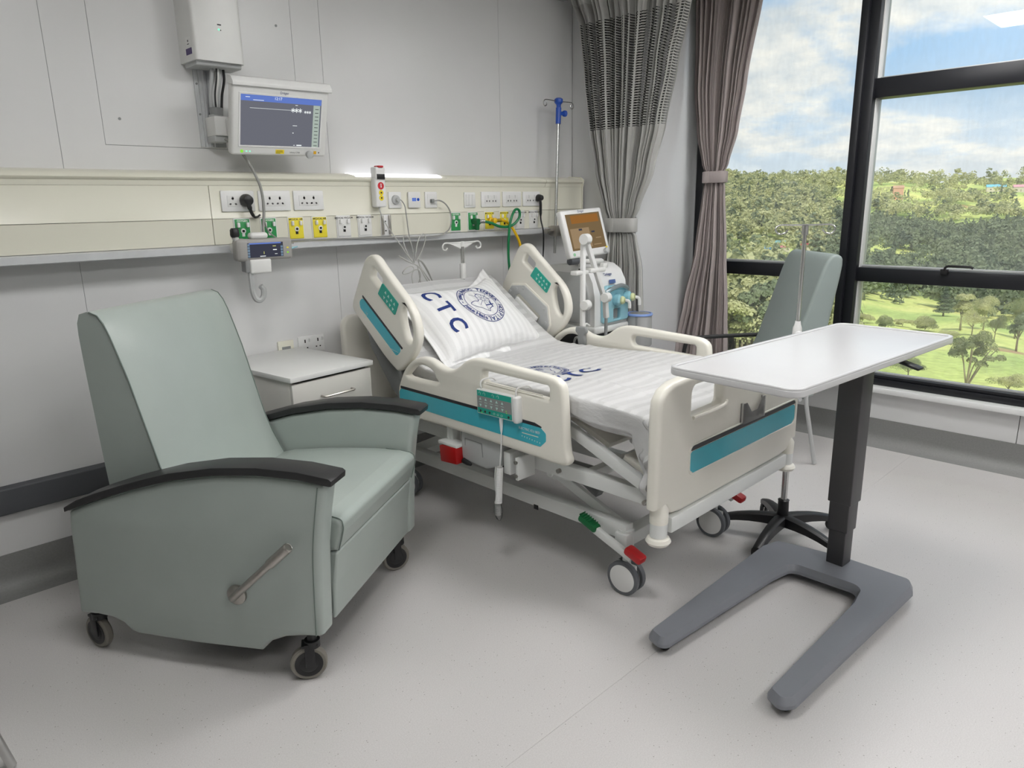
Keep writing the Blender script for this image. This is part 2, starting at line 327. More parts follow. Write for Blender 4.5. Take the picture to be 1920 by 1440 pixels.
    def build(s, name, m, parent=None, smooth=35, uv=None, fixn=True, link=True):
        me = bpy.data.meshes.new(name); o3 = ORG.get(parent.name, Vector((0, 0, 0))) if parent is not None else Vector((0, 0, 0))
        me.from_pydata([(v[0]-o3.x, v[1]-o3.y, v[2]-o3.z) for v in s.v], [], s.f); me.update()
        if uv: 
            ul = me.uv_layers.new(name='UVMap')
            for lp in me.loops: ul.data[lp.index].uv = uv[lp.vertex_index]
        if fixn:
            b = bmesh.new(); b.from_mesh(me); bmesh.ops.recalc_face_normals(b, faces=b.faces); b.to_mesh(me); b.free()
        if smooth is not None:
            me.polygons.foreach_set('use_smooth', [True]*len(me.polygons))
            if smooth < 180: me.set_sharp_from_angle(angle=math.radians(smooth))
        ms = m if isinstance(m, (list, tuple)) else [m]
        for q in ms: me.materials.append(q)
        ob = bpy.data.objects.new(name, me); col.objects.link(ob)
        if parent is not None: ob.parent = parent; ORG[ob.name] = o3
        return ob
def crom(P, k, closed=False):
    out = []; m = len(P); rng = m if closed else m-1
    for i in range(rng):
        p0 = P[(i-1) % m] if (closed or i > 0) else P[i]; p1 = P[i]; p2 = P[(i+1) % m]; p3 = P[(i+2) % m] if (closed or i < m-2) else P[(i+1) % m]
        for j in range(k):
            t = j/k; out.append(0.5*((2*p1)+(p2-p0)*t+(2*p0-5*p1+4*p2-p3)*t*t+(3*p1-p0-3*p2+p3)*t**3))
    if not closed: out.append(P[-1].copy())
    return out
def rpoly(pts, r, seg=5):
    """polygon with rounded corners; r one radius or a list"""
    out = []; n = len(pts)
    for i, p in enumerate(pts):
        p = Vector(p[:2]); a = Vector(pts[i-1][:2]); b = Vector(pts[(i+1) % n][:2]); ri = r[i] if isinstance(r, (list, tuple)) else r
        da = (a-p); db = (b-p); la, lb = da.length, db.length; da.normalize(); db.normalize()
        ang = math.acos(max(-1, min(1, da.dot(db))))
        if ri <= 0 or ang > PI-0.05: out.append((p.x, p.y)); continue
        t = min(ri/math.tan(ang/2), la*0.48, lb*0.48); rr = t*math.tan(ang/2)
        c = p+(da+db).normalized()*(rr/math.sin(ang/2)); s0 = p+da*t-c; s1 = p+db*t-c
        a0 = math.atan2(s0.y, s0.x); a1 = math.atan2(s1.y, s1.x); dd = (a1-a0+PI) % (2*PI)-PI
        for k in range(seg+1): q = a0+dd*k/seg; out.append((c.x+rr*math.cos(q), c.y+rr*math.sin(q)))
    return out
def smooth2(pts, k=4): return [(p.x, p.y) for p in crom([Vector((a, b, 0)) for a, b in pts], k, True)]
def curve_geo(cu):
    ob = bpy.data.objects.new('tmp', cu); me = bpy.data.meshes.new_from_object(ob)
    vs = [v.co.copy() for v in me.vertices]; fs = [tuple(p.vertices) for p in me.polygons]
    bpy.data.objects.remove(ob); bpy.data.meshes.remove(me); bpy.data.curves.remove(cu); return vs, fs
def plate(outline, holes, depth, bev, seg=3):
    """flat shape with holes in local XY, thickness depth centred on z=0, rounded edges"""
    from mathutils.geometry import tessellate_polygon
    loops = []
    for k, pts in enumerate([outline]+list(holes)):
        P = [Vector((p[0], p[1])) for p in pts]; P = [p for i, p in enumerate(P) if (p-P[i-1]).length > 1e-5]
        A = sum(P[i-1].x*P[i].y-P[i].x*P[i-1].y for i in range(len(P)))
        if (A > 0) != (k == 0): P.reverse()
        loops.append(P)
    bev = min(bev, depth*0.49); h = depth/2
    prof = [(h-bev+bev*math.sin(PI/2*q/seg), bev*(1-math.cos(PI/2*q/seg))) for q in range(seg+1)]
    prof = prof[::-1]+[(-z, d) for z, d in prof]
    vs = []; fs = []; top = []; bot = []
    for P in loops:
        n = len(P); N_ = []
        for i in range(n):
            a = (P[i]-P[i-1]).normalized(); b = (P[(i+1) % n]-P[i]).normalized()
            m = Vector((-a.y, a.x))+Vector((-b.y, b.x)); m = m/max(m.length_squared/2, 0.7); N_.append(m)
        o = len(vs)
        for z, d in prof:
            for i in range(n): q = P[i]+N_[i]*d; vs.append(Vector((q.x, q.y, z)))
        for k in range(len(prof)-1):
            for i in range(n): fs.append((o+k*n+i, o+(k+1)*n+i, o+(k+1)*n+(i+1) % n, o+k*n+(i+1) % n))
        top += list(range(o, o+n)); bot += list(range(o+(len(prof)-1)*n, o+len(prof)*n)); P[:] = [vs[o+i] for i in range(n)]
    tris = tessellate_polygon([[Vector((q.x, q.y, 0)) for q in P] for P in loops])
    for t_ in tris: fs.append(tuple(top[k] for k in t_)); fs.append(tuple(bot[k] for k in reversed(t_)))
    return vs, fs
def text_geo(s, size, font_shear=0.0, extrude=0.0, align='CENTER', bold=0.0):
    cu = bpy.data.curves.new('tmp', 'FONT'); cu.body = s; cu.size = size; cu.align_x = align; cu.align_y = 'CENTER'; cu.resolution_u = 3; cu.extrude = extrude; cu.offset = bold; cu.shear = font_shear
    return curve_geo(cu)
def frame(origin, U, V):
    U = Vector(U).normalized(); V = Vector(V).normalized(); Nn = U.cross(V)
    m = Matrix.Identity(4)
    for i in range(3): m[i][0] = U[i]; m[i][1] = V[i]; m[i][2] = Nn[i]; m[i][3] = Vector(origin)[i]
    return m
def thing(name, label, cat, loc=(0, 0, 0), rotz=0, group=None, local=False):
    o = bpy.data.objects.new(name, None); col.objects.link(o); o.empty_display_size = 0.1
    o.location = loc; o.rotation_euler = (0, 0, rotz); o['label'] = label; o['category'] = cat
    if group: o['group'] = group
    ORG[o.name] = Vector((0, 0, 0)) if local else Vector(loc)
    return o
def tag(o, label, cat, group=None):
    o['label'] = label; o['category'] = cat
    if group: o['group'] = group
    return o
def struct(o): o['kind'] = 'structure'; return o
def sroot(name, loc=(0, 0, 0)):
    o = bpy.data.objects.new(name, None); col.objects.link(o); o.location = loc; o['kind'] = 'structure'; ORG[o.name] = Vector(loc); return o
def dup(root, loc=None, rotz=None, label=None, group=None, name=None):
    r = root.copy(); col.objects.link(r)
    if name: r.name = name
    if loc is not None: r.location = loc
    if rotz is not None: r.rotation_euler = (0, 0, rotz)
    if label: r['label'] = label
    if group: r['group'] = group
    for ch in list(root.children):
        c = ch.copy(); col.objects.link(c); c.parent = r
        for g in ch.children:
            d = g.copy(); col.objects.link(d); d.parent = c
    return r
# ------------------------------------------------------------------ the room
WY = 3.45; WX = 4.78; CH = 2.9; XL = -4.2; YB = -3.4
f = sroot('floor')
for k, (y0, y1) in enumerate(((-3.6, -0.75), (-0.7494, 1.2412), (1.2418, 3.5))):
    MB().bx(XL-0.2, WX+0.1, y0, y1, -0.12, 0.0).build('vinyl_sheet', M_floor, f)
c = sroot('ceiling'); MB().bx(XL-0.3, WX+0.35, YB-0.3, WY+0.3, CH, CH+0.25).build('plaster_board', M_ceil, c)
w = sroot('wall_back'); MB().bx(XL-0.2, WX+0.2, WY+0.003, WY+0.25, -0.1, CH).build('backing', M_dark, w)
g = 0.0010
def wpanel(poly): MB().prism(poly, lambda a, b, d: (a, d, b), WY, WY+0.012).build('panel', M_wall, w, smooth=None)
for x0, x1 in ((-4.1, -2.85), (-2.845, -1.61), (-1.61, -0.375), (-0.375, 0.861), (2.097, 3.346), (3.346, 4.045)):
    wpanel([(x0+g, 0), (x1-g, 0), (x1-g, CH), (x0+g, CH)])
wpanel([(0.861+g, 0), (2.097-g, 0), (2.097-g, CH), (1.939+g, CH), (1.939+g, 1.823-g), (1.031-g, 1.823-g), (1.031-g, CH), (0.861+g, CH)])
wpanel([(1.031+g, 1.823+g), (1.939-g, 1.823+g), (1.939-g, CH), (1.031+g, CH)])
for px, pz in ((1.10, 1.93), (1.86, 2.40), (1.86, 1.95)):
    MB().cyl((px, WY-0.002, pz), (px, WY+0.001, pz), 0.006, n=10).build('panel_screw', M_midgrey, w)
w = sroot('wall_column')
CX0, CY0 = 4.047, 2.89
MB().bx(CX0+0.014, WX+0.25, CY0+0.014, WY+0.2, -0.1, CH).build('column_core', M_dark, w)
MB().bx(CX0, CX0+0.012, CY0+0.014, WY, 0, CH, 0.001).build('panel', M_wall, w)
MB().bx(CX0, WX+0.03, CY0, CY0+0.012, 0, CH, 0.003).build('panel', mat('glossy_wall_panel', rgb(228, 229, 231), 0.15, noise_s=3, noise_amt=0.015, bump=0.03, bump_s=40), w)
w = sroot('wall_left'); MB().bx(XL-0.25, XL, YB-0.2, WY+0.2, -0.1, CH).build('plaster_board', M_wall, w)
w = sroot('wall_front'); MB().bx(XL-0.2, WX+0.3, YB-0.25, YB, -0.1, CH).build('plaster_board', M_wall, w)
# window wall: corner panel, parapet below the window, far end
w = sroot('wall_right')
MB().bx(WX+0.012, WX+0.25, 2.90, WY+0.25, -0.1, CH).bx(WX+0.012, WX+0.25, YB-0.2, -2.05, -0.1, CH).bx(WX+0.012, WX+0.25, YB-0.2, WY+0.2, -0.1, 0.352).build('masonry', M_dark, w)
for y0, y1 in ((1.96, 2.883), (0.742, 1.956), (-0.475, 0.738), (-1.70, -0.479), (-3.4, -1.704)):
    MB().bx(WX, WX+0.015, y0, y1, 0, 0.352, 0.0015).build('panel', M_wall, w)
MB().bx(WX, WX+0.015, -3.4, -2.05, 0.352, CH, 0.0015).build('panel', M_wall, w)
# window
wi = sroot('window_1')
y0, y1 = -2.05, 2.885; mull = [1.745, 0.56, -0.63]
def fr(name, *a, m=M_frame, bev=0.003): return MB().bx(*a, bev).build(name, m, wi)
fr('window_frame', WX-0.01, WX+0.13, y0, y1, 0.385, 0.425)
fr('window_frame', WX+0.005, WX+0.13, y0, y1, 0.425, 0.447)
fr('window_frame', WX-0.01, WX+0.13, y0, y1, CH-0.06, CH)
fr('window_frame', WX-0.01, WX+0.13, y1-0.05, y1, 0.39, CH)
fr('window_frame', WX-0.01, WX+0.13, y0, y0+0.05, 0.39, CH)
for my in mull:
    fr('mullion', WX-0.055, WX+0.13, my+0.018, my+0.062, 0.425, CH)
    fr('mullion', WX-0.03, WX+0.13, my-0.04, my+0.02, 0.425, CH)
    fr('reflection_strip', WX+0.02, WX+0.11, my-0.046, my-0.039, 0.44, CH, m=M_sill, bev=0.001)  # white strip painting in the reflection along the mullion's side
edges = [y1-0.05]+[q for my in mull for q in (my+0.062, my-0.04)]+[y0+0.05]
for k in range(0, len(edges), 2):
    b, a = edges[k], edges[k+1]
    fr('transom', WX-0.005, WX+0.12, a, b, 1.035, 1.122)
    if k > 0: fr('transom', WX-0.005, WX+0.12, a, b, 2.125, 2.235)
    for z0, z1 in (((0.445, 1.035), (1.122, CH-0.06)) if k == 0 else ((0.445, 1.035), (1.122, 2.125), (2.235, CH-0.06))):
        MB().bx(WX+0.078, WX+0.084, a-0.001, b+0.001, z0-0.002, z1+0.002).build('pane', M_glass, wi, smooth=None)
        fr('glazing_bead', WX+0.05, WX+0.078, a, b, z0, z0+0.012, m=M_greyp, bev=0.001)
hd = MB().bx(WX-0.035, WX-0.004, 1.190, 1.230, 1.105, 1.135, 0.004)
hd.tube([(WX-0.03, 1.210, 1.13), (WX-0.045, 1.200, 1.148), (WX-0.05, 1.185, 1.155), (WX-0.05, 1.075, 1.155), (WX-0.048, 1.06, 1.147)], 0.0075, 8)
hd.build('window_handle', M_black, wi)
s = MB().bx(WX-0.085, WX+0.02, -3.4, 2.883, 0.352, 0.385, 0.004).build('window_sill', M_sill, wi)
# coved skirting
def cove(path, name, closed=False):
    prof = [(0.0, 0.165), (0.006, 0.165), (0.007, 0.075)]+[(0.007+0.085*(1-math.cos(t)), 0.075-0.073*math.sin(t)) for t in [PI/2*k/8 for k in range(1, 9)]]+[(0.10, 0.0), (0, 0)]
    mb = MB(); n = len(prof)
    (ax, ay), (bx_, by_), nrm = path
    for i, (d, z) in enumerate(prof): mb.v.append((ax+nrm[0]*d, ay+nrm[1]*d, z))
    for i, (d, z) in enumerate(prof): mb.v.append((bx_+nrm[0]*d, by_+nrm[1]*d, z))
    mb.f = [(i, (i+1) % n, n+(i+1) % n, n+i) for i in range(n)]+[tuple(range(n)), tuple(reversed(range(n, 2*n)))]
    return struct(mb.build(name, M_skirt, smooth=40))
cove(((XL, WY), (4.046, WY), (0, -1)), 'baseboard_back'); cove(((WX, YB), (WX, 2.889), (-1, 0)), 'baseboard_right'); cove(((4.046, 2.79), (4.046, WY-0.007), (-1, 0)), 'baseboard_column_side'); cove(((3.946, 2.889), (WX, 2.889), (0, -1)), 'baseboard_column_front')
cove(((XL, YB), (XL, WY-0.007), (1, 0)), 'baseboard_left'); cove(((XL, YB), (WX, YB), (0, 1)), 'baseboard_front')
tr = MB().prism(rpoly([(0, 0.334), (0, 0.46), (0.028, 0.452), (0.032, 0.345)], [0, 0, 0.01, 0.01]), lambda a, b, d: (d, WY-a, b), -4.19, 1.38).build('trim_1', M_guard); struct(tr)
# ceiling lamps
def led(x, y, label):
    t = thing('ceiling_light', label, 'ceiling light', (x, y, CH), group='square ceiling light panels')
    b = MB(); 
    for a in ((x-0.31, x+0.31, y-0.31, y-0.30), (x-0.31, x+0.31, y+0.30, y+0.31), (x-0.31, x-0.30, y-0.30, y+0.30), (x+0.30, x+0.31, y-0.30, y+0.30)): b.bx(a[0], a[1], a[2], a[3], CH-0.012, CH-0.0005)
    b.build('frame', M_sill, t)
    MB().bx(x-0.30, x+0.30, y-0.30, y+0.30, CH-0.008, CH-0.002).build('diffuser', M_led, t, smooth=None)
for x, y, l in ((2.55, 1.41, 'square ceiling light panel reflected in the top window pane'), (0.75, 1.41, 'square ceiling light panel above the recliner'), (4.1, 1.0, 'square ceiling light panel nearest the window'),
             (2.55, -1.1, 'square ceiling light panel behind the viewer, middle of its row'), (0.75, -1.1, 'square ceiling light panel behind the viewer, farthest from the window'), (4.1, -1.1, 'square ceiling light panel behind the viewer, beside the window')): led(x, y, l)

# ------------------------------------------------------------------ bedhead trunking
X0, X1 = -4.19, 4.005
t = thing('bedhead_trunking', 'long cream medical supply trunking along the grey wall with aluminium rail', 'trunking', (0.7, WY, 1.36))
crest = [(0.0, 1.722), (0.055, 1.720), (0.115, 1.708), (0.133, 1.697), (0.137, 1.688), (0.133, 1.681), (0.124, 1.676), (0.122, 1.664), (0.12, 1.655), (0.0, 1.655)]
def prof(name, p, xa, xb, m=M_cream, parent=t, smooth=50): return MB().prism(p, lambda a, b, d: (d, WY-a, b), xa, xb).build(name, m, parent, smooth=smooth)
prof('top_cover', crest, X0, 2.165); prof('top_cover', crest, 2.784, 3.63-0.001); prof('top_cover', crest, 3.632, X1)
lowcrest = [(0.0, 1.69), (0.06, 1.69), (0.10, 1.703), (0.133, 1.697), (0.137, 1.688), (0.133, 1.681), (0.124, 1.676), (0.122, 1.664), (0.12, 1.655), (0.0, 1.655)]
prof('top_cover', lowcrest, 2.165, 2.784)
prof('lamp_diffuser', [(0.005, 1.692), (0.06, 1.692), (0.098, 1.705), (0.085, 1.716), (0.05, 1.724), (0.005, 1.726)], 2.18, 2.77, M_bedlight)
prof('upper_cover', [(0, 1.654), (0.12, 1.654), (0.12, 1.512), (0.123, 1.508), (0.0, 1.508)], X0, 1.392)
prof('upper_cover', [(0, 1.654), (0.12, 1.654), (0.12, 1.512), (0.123, 1.508), (0.0, 1.508)], 1.395, X1)
prof('lower_cover', [(0, 1.506), (0.121, 1.506), (0.12, 1.498), (0.12, 1.392), (0.0, 1.392)], X0, 1.392)
prof('lower_cover', [(0, 1.506), (0.121, 1.506), (0.12, 1.498), (0.12, 1.392), (0.0, 1.392)], 1.395, X1)
prof('end_cap', rpoly([(0, 1.728), (0.11, 1.722), (0.142, 1.70), (0.13, 1.65), (0.13, 1.39), (0, 1.39)], [0, 0.02, 0.01, 0, 0.01, 0]), X1, X1+0.008, M_cream)
prof('equipment_rail', [(0, 1.39), (0.135, 1.39), (0.142, 1.386), (0.142, 1.357), (0.135, 1.353), (0.10, 1.353), (0.10, 1.36), (0, 1.36)], X0, 3.95, M_alu)
FY = WY-0.12
# sockets
def plate3(x0, x1, z0, z1, parent, m=M_white2, d=0.009): return MB().bx(x0, x1, FY-d, FY, z0, z1, 0.004).build('plate', m, parent)
def slots(cx, cz, parent, kind):
    mb = MB(); y = FY-0.0105
    if kind == 'uni':
        mb.bx(cx-0.004, cx+0.004, y, y+0.003, cz+0.004, cz+0.022); mb.cyl((cx, y, cz+0.012), (cx, y+0.003, cz+0.012), 0.006, n=8)
        for s_ in (-1, 1): mb.box((cx+s_*0.013, y+0.0015, cz-0.013), (0.014, 0.003, 0.005), rot=Matrix.Rotation(s_*0.3, 4, 'Y')); mb.cyl((cx+s_*0.013, y, cz-0.013), (cx+s_*0.013, y+0.003, cz-0.013), 0.0045, n=8)
    else:
        mb.bx(cx-0.002, cx+0.002, y, y+0.003, cz+0.006, cz+0.024)
        for s_ in (-1, 1): mb.cyl((cx+s_*0.011, y, cz-0.010), (cx+s_*0.011, y+0.003, cz-0.010), 0.0055, n=8)
    mb.build('socket_slot', M_hole, parent)
def dsock(x0, x1, z0, z1, kind, label, group):
    t = thing('wall_socket', label, 'socket', ((x0+x1)/2, FY, z0), group=group)
    p = plate3(x0, x1, z0, z1, t); cx = (x0+x1)/2; cz = (z0+z1)/2
    MB().bx(x0+0.028, x1-0.028, FY-0.0105, FY-0.0085, z0+0.022, z1-0.022, 0.0008).build('insert', M_white, t)
    for s_ in (-1, 1): slots(cx+s_*0.026, cz, t, kind)
    return t
dsock(1.441, 1.601, 1.538, 1.632, 'uni', 'white double universal socket holding the large black plug', 'white double sockets on the trunking')
dsock(1.620, 1.785, 1.538, 1.632, 'uni', 'white double universal socket just right of the hanging monitor cable', 'white double sockets on the trunking')
dsock(1.802, 1.967, 1.538, 1.632, 'uni', 'white double universal socket between monitor cable and nurse call handset', 'white double sockets on the trunking')
dsock(3.049, 3.210, 1.533, 1.625, 'ind', 'white double round-pin socket right beside the light switch', 'white double sockets on the trunking')
dsock(3.231, 3.395, 1.533, 1.625, 'ind', 'white double round-pin socket between two other round-pin sockets', 'white double sockets on the trunking')
dsock(3.412, 3.572, 1.533, 1.625, 'ind', 'white double round-pin socket holding the small black plug', 'white double sockets on the trunking')
# single plates
t = thing('nurse_call_socket', 'square white call socket with a round grey plug', 'socket', (2.41, FY, 1.54))
plate3(2.366, 2.451, 1.538, 1.625, t); MB().lathe([(0.026, 0), (0.024, 0.012), (0.012, 0.016), (0.010, 0.03)], (2.409, FY-0.008, 1.583), (0, -1, 0), 20).build('round_plug', M_greyp, t)
t = thing('reset_plate', 'square white control plate with small blue display', 'switch', (2.54, FY, 1.54))
MB().bx(2.495, 2.58, FY-0.016, FY, 1.538, 1.625, 0.006).build('plate', M_white, t)
MB().bx(2.518, 2.546, FY-0.0175, FY-0.015, 1.574, 1.592, 0.001).build('display', M_scrblue, t); MB().cyl((2.560, FY-0.0175, 1.583), (2.560, FY-0.015, 1.583), 0.0085, n=16).build('button', M_blue, t)
t = thing('data_socket', 'square white data socket with a grey cable plugged in', 'socket', (2.66, FY, 1.54))
plate3(2.616, 2.704, 1.536, 1.625, t); MB().bx(2.632, 2.688, FY-0.0105, FY-0.0085, 1.555, 1.612, 0.001).build('insert', M_white, t)
MB().bx(2.648, 2.668, FY-0.03, FY-0.009, 1.565, 1.585, 0.004).build('grey_plug', M_midgrey, t)
t = thing('light_switch', 'white rocker light switch with three vertical keys', 'switch', (2.957, FY, 1.53))
plate3(2.912, 3.001, 1.532, 1.622, t)
for k in range(3): MB().box((2.931+k*0.0245, FY-0.011, 1.577), (0.0232, 0.006, 0.064), 0.0015, rot=Matrix.Rotation(0.05, 4, 'X')).build('rocker', M_white, t)
# gas outlets
def gas(x0, x1, m, word, label, group):
    cx = (x0+x1)/2; t = thing('gas_outlet', label, 'gas outlet', (cx, FY, 1.395), group=group); y = FY
    MB().bx(x0-0.004, x1+0.004, y-0.004, y, 1.393, 1.508, 0.002).build('backplate', M_white2, t)
    MB().bx(x0+0.001, x1-0.001, y-0.009, y-0.0035, 1.402, 1.503, 0.003).build('cover', m, t)
    for s_ in (-1, 1): MB().bx(cx+s_*0.022-0.006, cx+s_*0.022+0.006, y-0.022, y-0.008, 1.466, 1.488, 0.003).build('latch', M_white2, t)
    MB().lathe([(0.012, 0), (0.012, 0.004), (0.007, 0.005), (0.007, 0.001)], (cx, y-0.009, 1.449), (0, -1, 0), 20).build('inlet_ring', M_white2, t)
    MB().cyl((cx, y-0.0145, 1.449), (cx, y-0.012, 1.449), 0.0055, n=12).build('inlet_hole', M_hole, t)
    MB().bx(cx-0.007, cx+0.007, y-0.0105, y-0.0085, 1.424, 1.438, 0.001).cyl((cx, y-0.0115, 1.431), (cx, y-0.010, 1.431), 0.003, n=8).build('pin_port', M_white2 if m is M_ggrn else M_hole, t)
    tv, tf = text_geo(word, 0.0125, bold=0.0003)
    MB().add(tv, tf, frame((cx, y-0.0093, 1.495), (1, 0, 0), (0, 0, 1))).build('lettering', M_white2 if m is M_ggrn else M_ink, t, smooth=None, fixn=False)
    return t
G1 = 'gas outlets on the left half of the trunking'; G2 = 'gas outlets on the right half of the trunking'
gas(1.493, 1.566, M_ggrn, 'OXYGEN', 'green oxygen outlet behind the hanging patient monitor, leftmost of all', G1)
gas(1.624, 1.698, M_ggrn, 'OXYGEN', 'green oxygen outlet just right of the hanging monitor cable', G1)
gas(1.765, 1.843, M_gyel, 'MEDICAL AIR', 'yellow medical air outlet next to the green oxygen outlet', G1)
gas(1.896, 1.975, M_gyel, 'MEDICAL AIR', 'yellow medical air outlet next to the white vacuum outlets', G1)
gas(2.037, 2.114, M_white, 'MEDICAL VACUUM', 'white vacuum outlet beside the yellow air outlet', G1)
gas(2.166, 2.245, M_white, 'MEDICAL VACUUM', 'white vacuum outlet below the nurse call handset', G1)
gas(2.803, 2.876, M_ggrn, 'OXYGEN', 'green oxygen outlet below the light switch, nothing plugged in', G2)
gas(2.940, 3.016, M_ggrn, 'OXYGEN', 'green oxygen outlet with the green hose plugged in', G2)
gas(3.076, 3.151, M_gyel, 'MEDICAL AIR', 'yellow medical air outlet with a brass hose fitting', G2)
gas(3.205, 3.278, M_gyel, 'MEDICAL AIR', 'yellow medical air outlet behind the looped green hose', G2)
gas(3.349, 3.423, M_white, 'MEDICAL VACUUM', 'white vacuum outlet just left of the thin black cord', G2)
gas(3.478, 3.550, M_white, 'MEDICAL VACUUM', 'white vacuum outlet behind the thin black cord', G2)
t = thing('vacuum_bracket', 'upright white and steel slide bracket below the nurse call handset', 'bracket', (2.34, FY, 1.40))
MB().bx(2.308, 2.371, FY-0.004, FY, 1.393, 1.506, 0.001).build('plate', M_white2, t)
for xx in (2.312, 2.358): MB().bx(xx, xx+0.010, FY-0.016, FY-0.003, 1.40, 1.502, 0.002).build('slide_rail', M_brush, t)
MB().cyl((2.338, FY-0.006, 1.47), (2.338, FY-0.003, 1.47), 0.004, n=8).cyl((2.338, FY-0.006, 1.42), (2.338, FY-0.003, 1.42), 0.004, n=8).build('screw', M_hole, t)
# wall sockets behind the cabinet
def lowsock(x0, x1, z0, z1, n, label):
    t = thing('wall_socket', label, 'socket', ((x0+x1)/2, WY, z0), group='white sockets low on the wall behind the cabinet')
    MB().bx(x0, x1, WY-0.011, WY, z0, z1, 0.003).build('plate', M_cream if n == 1 else M_white2, t)
    if n == 1: MB().bx(x0+0.02, x1-0.02, WY-0.0125, WY-0.01, z0+0.03, z1-0.03).build('data_port', M_midgrey, t)
    else:
        for k in range(2):
            cx = x0+(k+0.5)*(x1-x0)/2
            MB().bx(cx-0.003, cx+0.003, WY-0.0125, WY-0.01, z1-0.035, z1-0.018).bx(cx-0.015, cx-0.008, WY-0.0125, WY-0.01, z0+0.025, z0+0.031).bx(cx+0.008, cx+0.015, WY-0.0125, WY-0.01, z0+0.025, z0+0.031).build('socket_slot', M_hole, t)
            MB().box((cx+0.028, WY-0.013, z1-0.022), (0.012, 0.006, 0.018), 0.001, rot=Matrix.Rotation(0.2, 4, 'X')).build('switch', M_white2, t)
lowsock(1.705, 1.793, 0.792, 0.880, 1, 'single cream data socket low on the wall left of the double socket')
lowsock(1.820, 1.972, 0.798, 0.888, 2, 'white switched double socket low on the wall behind the bedside cabinet')
# plugs and cords
t = thing('power_cord', 'large black plug with short looping cord in the left socket', 'plug', (1.555, FY, 1.58))
MB().lathe([(0.026, 0), (0.029, 0.006), (0.029, 0.022), (0.022, 0.042), (0.014, 0.046)], (1.553, FY-0.01, 1.588), (0, -1, 0), 20).build('plug', M_black, t)
MB().tube([(1.553, FY-0.035, 1.58), (1.558, FY-0.04, 1.555), (1.568, FY-0.035, 1.530), (1.585, FY-0.025, 1.512), (1.605, FY-0.012, 1.512), (1.62, FY-0.012, 1.522)], [0.011, 0.008, 0.006, 0.0045], 8, 6).build('cord', M_black, t)
t = thing('power_cord', 'small black plug with thin black cord hanging behind the bed', 'plug', (3.54, FY, 1.58))
MB().lathe([(0.020, 0), (0.023, 0.006), (0.022, 0.02), (0.016, 0.04), (0.01, 0.044)], (3.548, FY-0.01, 1.585), (0, -1, 0), 20).build('plug', M_black, t)
MB().tube([(3.548, FY-0.03, 1.58), (3.549, FY-0.035, 1.545), (3.550, FY-0.035, 1.45), (3.548, FY-0.06, 1.35), (3.535, FY-0.06, 1.15), (3.50, FY-0.05, 0.95), (3.42, FY-0.05, 0.6), (3.40, FY-0.06, 0.12)], [0.009, 0.005, 0.0038, 0.0038], 8, 6).build('cord', M_black, t)
t = thing('oxygen_hose', 'thick green oxygen hose looping down behind the bed', 'hose', (2.98, FY, 1.45))
MB().cyl((2.975, FY-0.008, 1.452), (2.975, FY-0.06, 1.448), 0.017, 0.019).cyl((2.975, FY-0.045, 1.448), (2.975, FY-0.045, 1.400), 0.016, 0.012).build('connector', M_grn, t)
MB().cyl((2.985, FY-0.05, 1.45), (3.025, FY-0.055, 1.45), 0.012).build('ferrule', M_steel, t)
gh = [(3.02, FY-0.055, 1.450), (3.08, FY-0.06, 1.438), (3.14, FY-0.065, 1.417), (3.21, FY-0.07, 1.412), (3.27, FY-0.07, 1.43), (3.315, FY-0.07, 1.47), (3.31, FY-0.07, 1.51), (3.27, FY-0.075, 1.512), (3.225, FY-0.085, 1.46), (3.205, FY-0.085, 1.38), (3.20, FY-0.08, 1.25), (3.215, FY-0.075, 1.12), (3.25, FY-0.06, 0.95), (3.30, FY-0.05, 0.7), (3.32, FY-0.05, 0.4)]
MB().tube(gh, 0.0085, 8, 6).build('tube', M_hosegreen, t)
t = thing('air_hose', 'yellow medical air hose with brass fitting hanging behind the bed', 'hose', (3.12, FY, 1.45))
MB().lathe([(0.019, 0), (0.019, 0.02), (0.013, 0.024), (0.013, 0.04), (0.017, 0.042), (0.017, 0.055), (0.008, 0.06)], (3.113, FY-0.006, 1.452), (0, -1, 0), 16).build('connector', M_hoseyel, t)
MB().cyl((3.115, FY-0.05, 1.452), (3.165, FY-0.055, 1.452), 0.011).build('ferrule', M_brass, t)
MB().tube([(3.16, FY-0.055, 1.452), (3.20, FY-0.055, 1.448), (3.25, FY-0.05, 1.42), (3.285, FY-0.06, 1.37), (3.315, FY-0.07, 1.30), (3.34, FY-0.07, 1.18), (3.35, FY-0.06, 1.0), (3.36, FY-0.05, 0.6)], 0.0085, 8, 6).build('tube', M_hoseyel, t)
# nurse call handset
t = thing('nurse_call_handset', 'white nurse call handset with red button hung on the trunking', 'handset', (2.29, FY, 1.54))
hx, hy = 2.29, FY-0.028
MB().bx(hx-0.034, hx+0.034, FY-0.05, FY-0.002, 1.545, 1.70, 0.010, 3).bx(hx-0.030, hx+0.030, FY-0.056, FY-0.004, 1.685, 1.752, 0.008, 3).build('body', M_white2, t)
MB().bx(hx-0.025, hx+0.025, FY-0.0575, FY-0.055, 1.688, 1.715, 0.001).build('display', M_black, t)
MB().cyl((hx, FY-0.052, 1.655), (hx, FY-0.0495, 1.655), 0.019, n=24).build('call_button', M_redp, t)
MB().cyl((hx-0.0, FY-0.0535, 1.663), (hx, FY-0.0515, 1.663), 0.0035, n=10).bx(hx-0.003, hx+0.003, FY-0.0535, FY-0.0515, 1.646, 1.658).build('person_symbol', M_white2, t)
for z in (1.62, 1.593):
    MB().lathe([(0.014, 0), (0.014, 0.002)], (hx, FY-0.0495, z), (0, -1, 0), 20).build('lamp_button', M_yelp, t); MB().bx(hx-0.004, hx+0.004, FY-0.0535, FY-0.0512, z-0.004, z+0.004).build('button_symbol', M_ink, t)
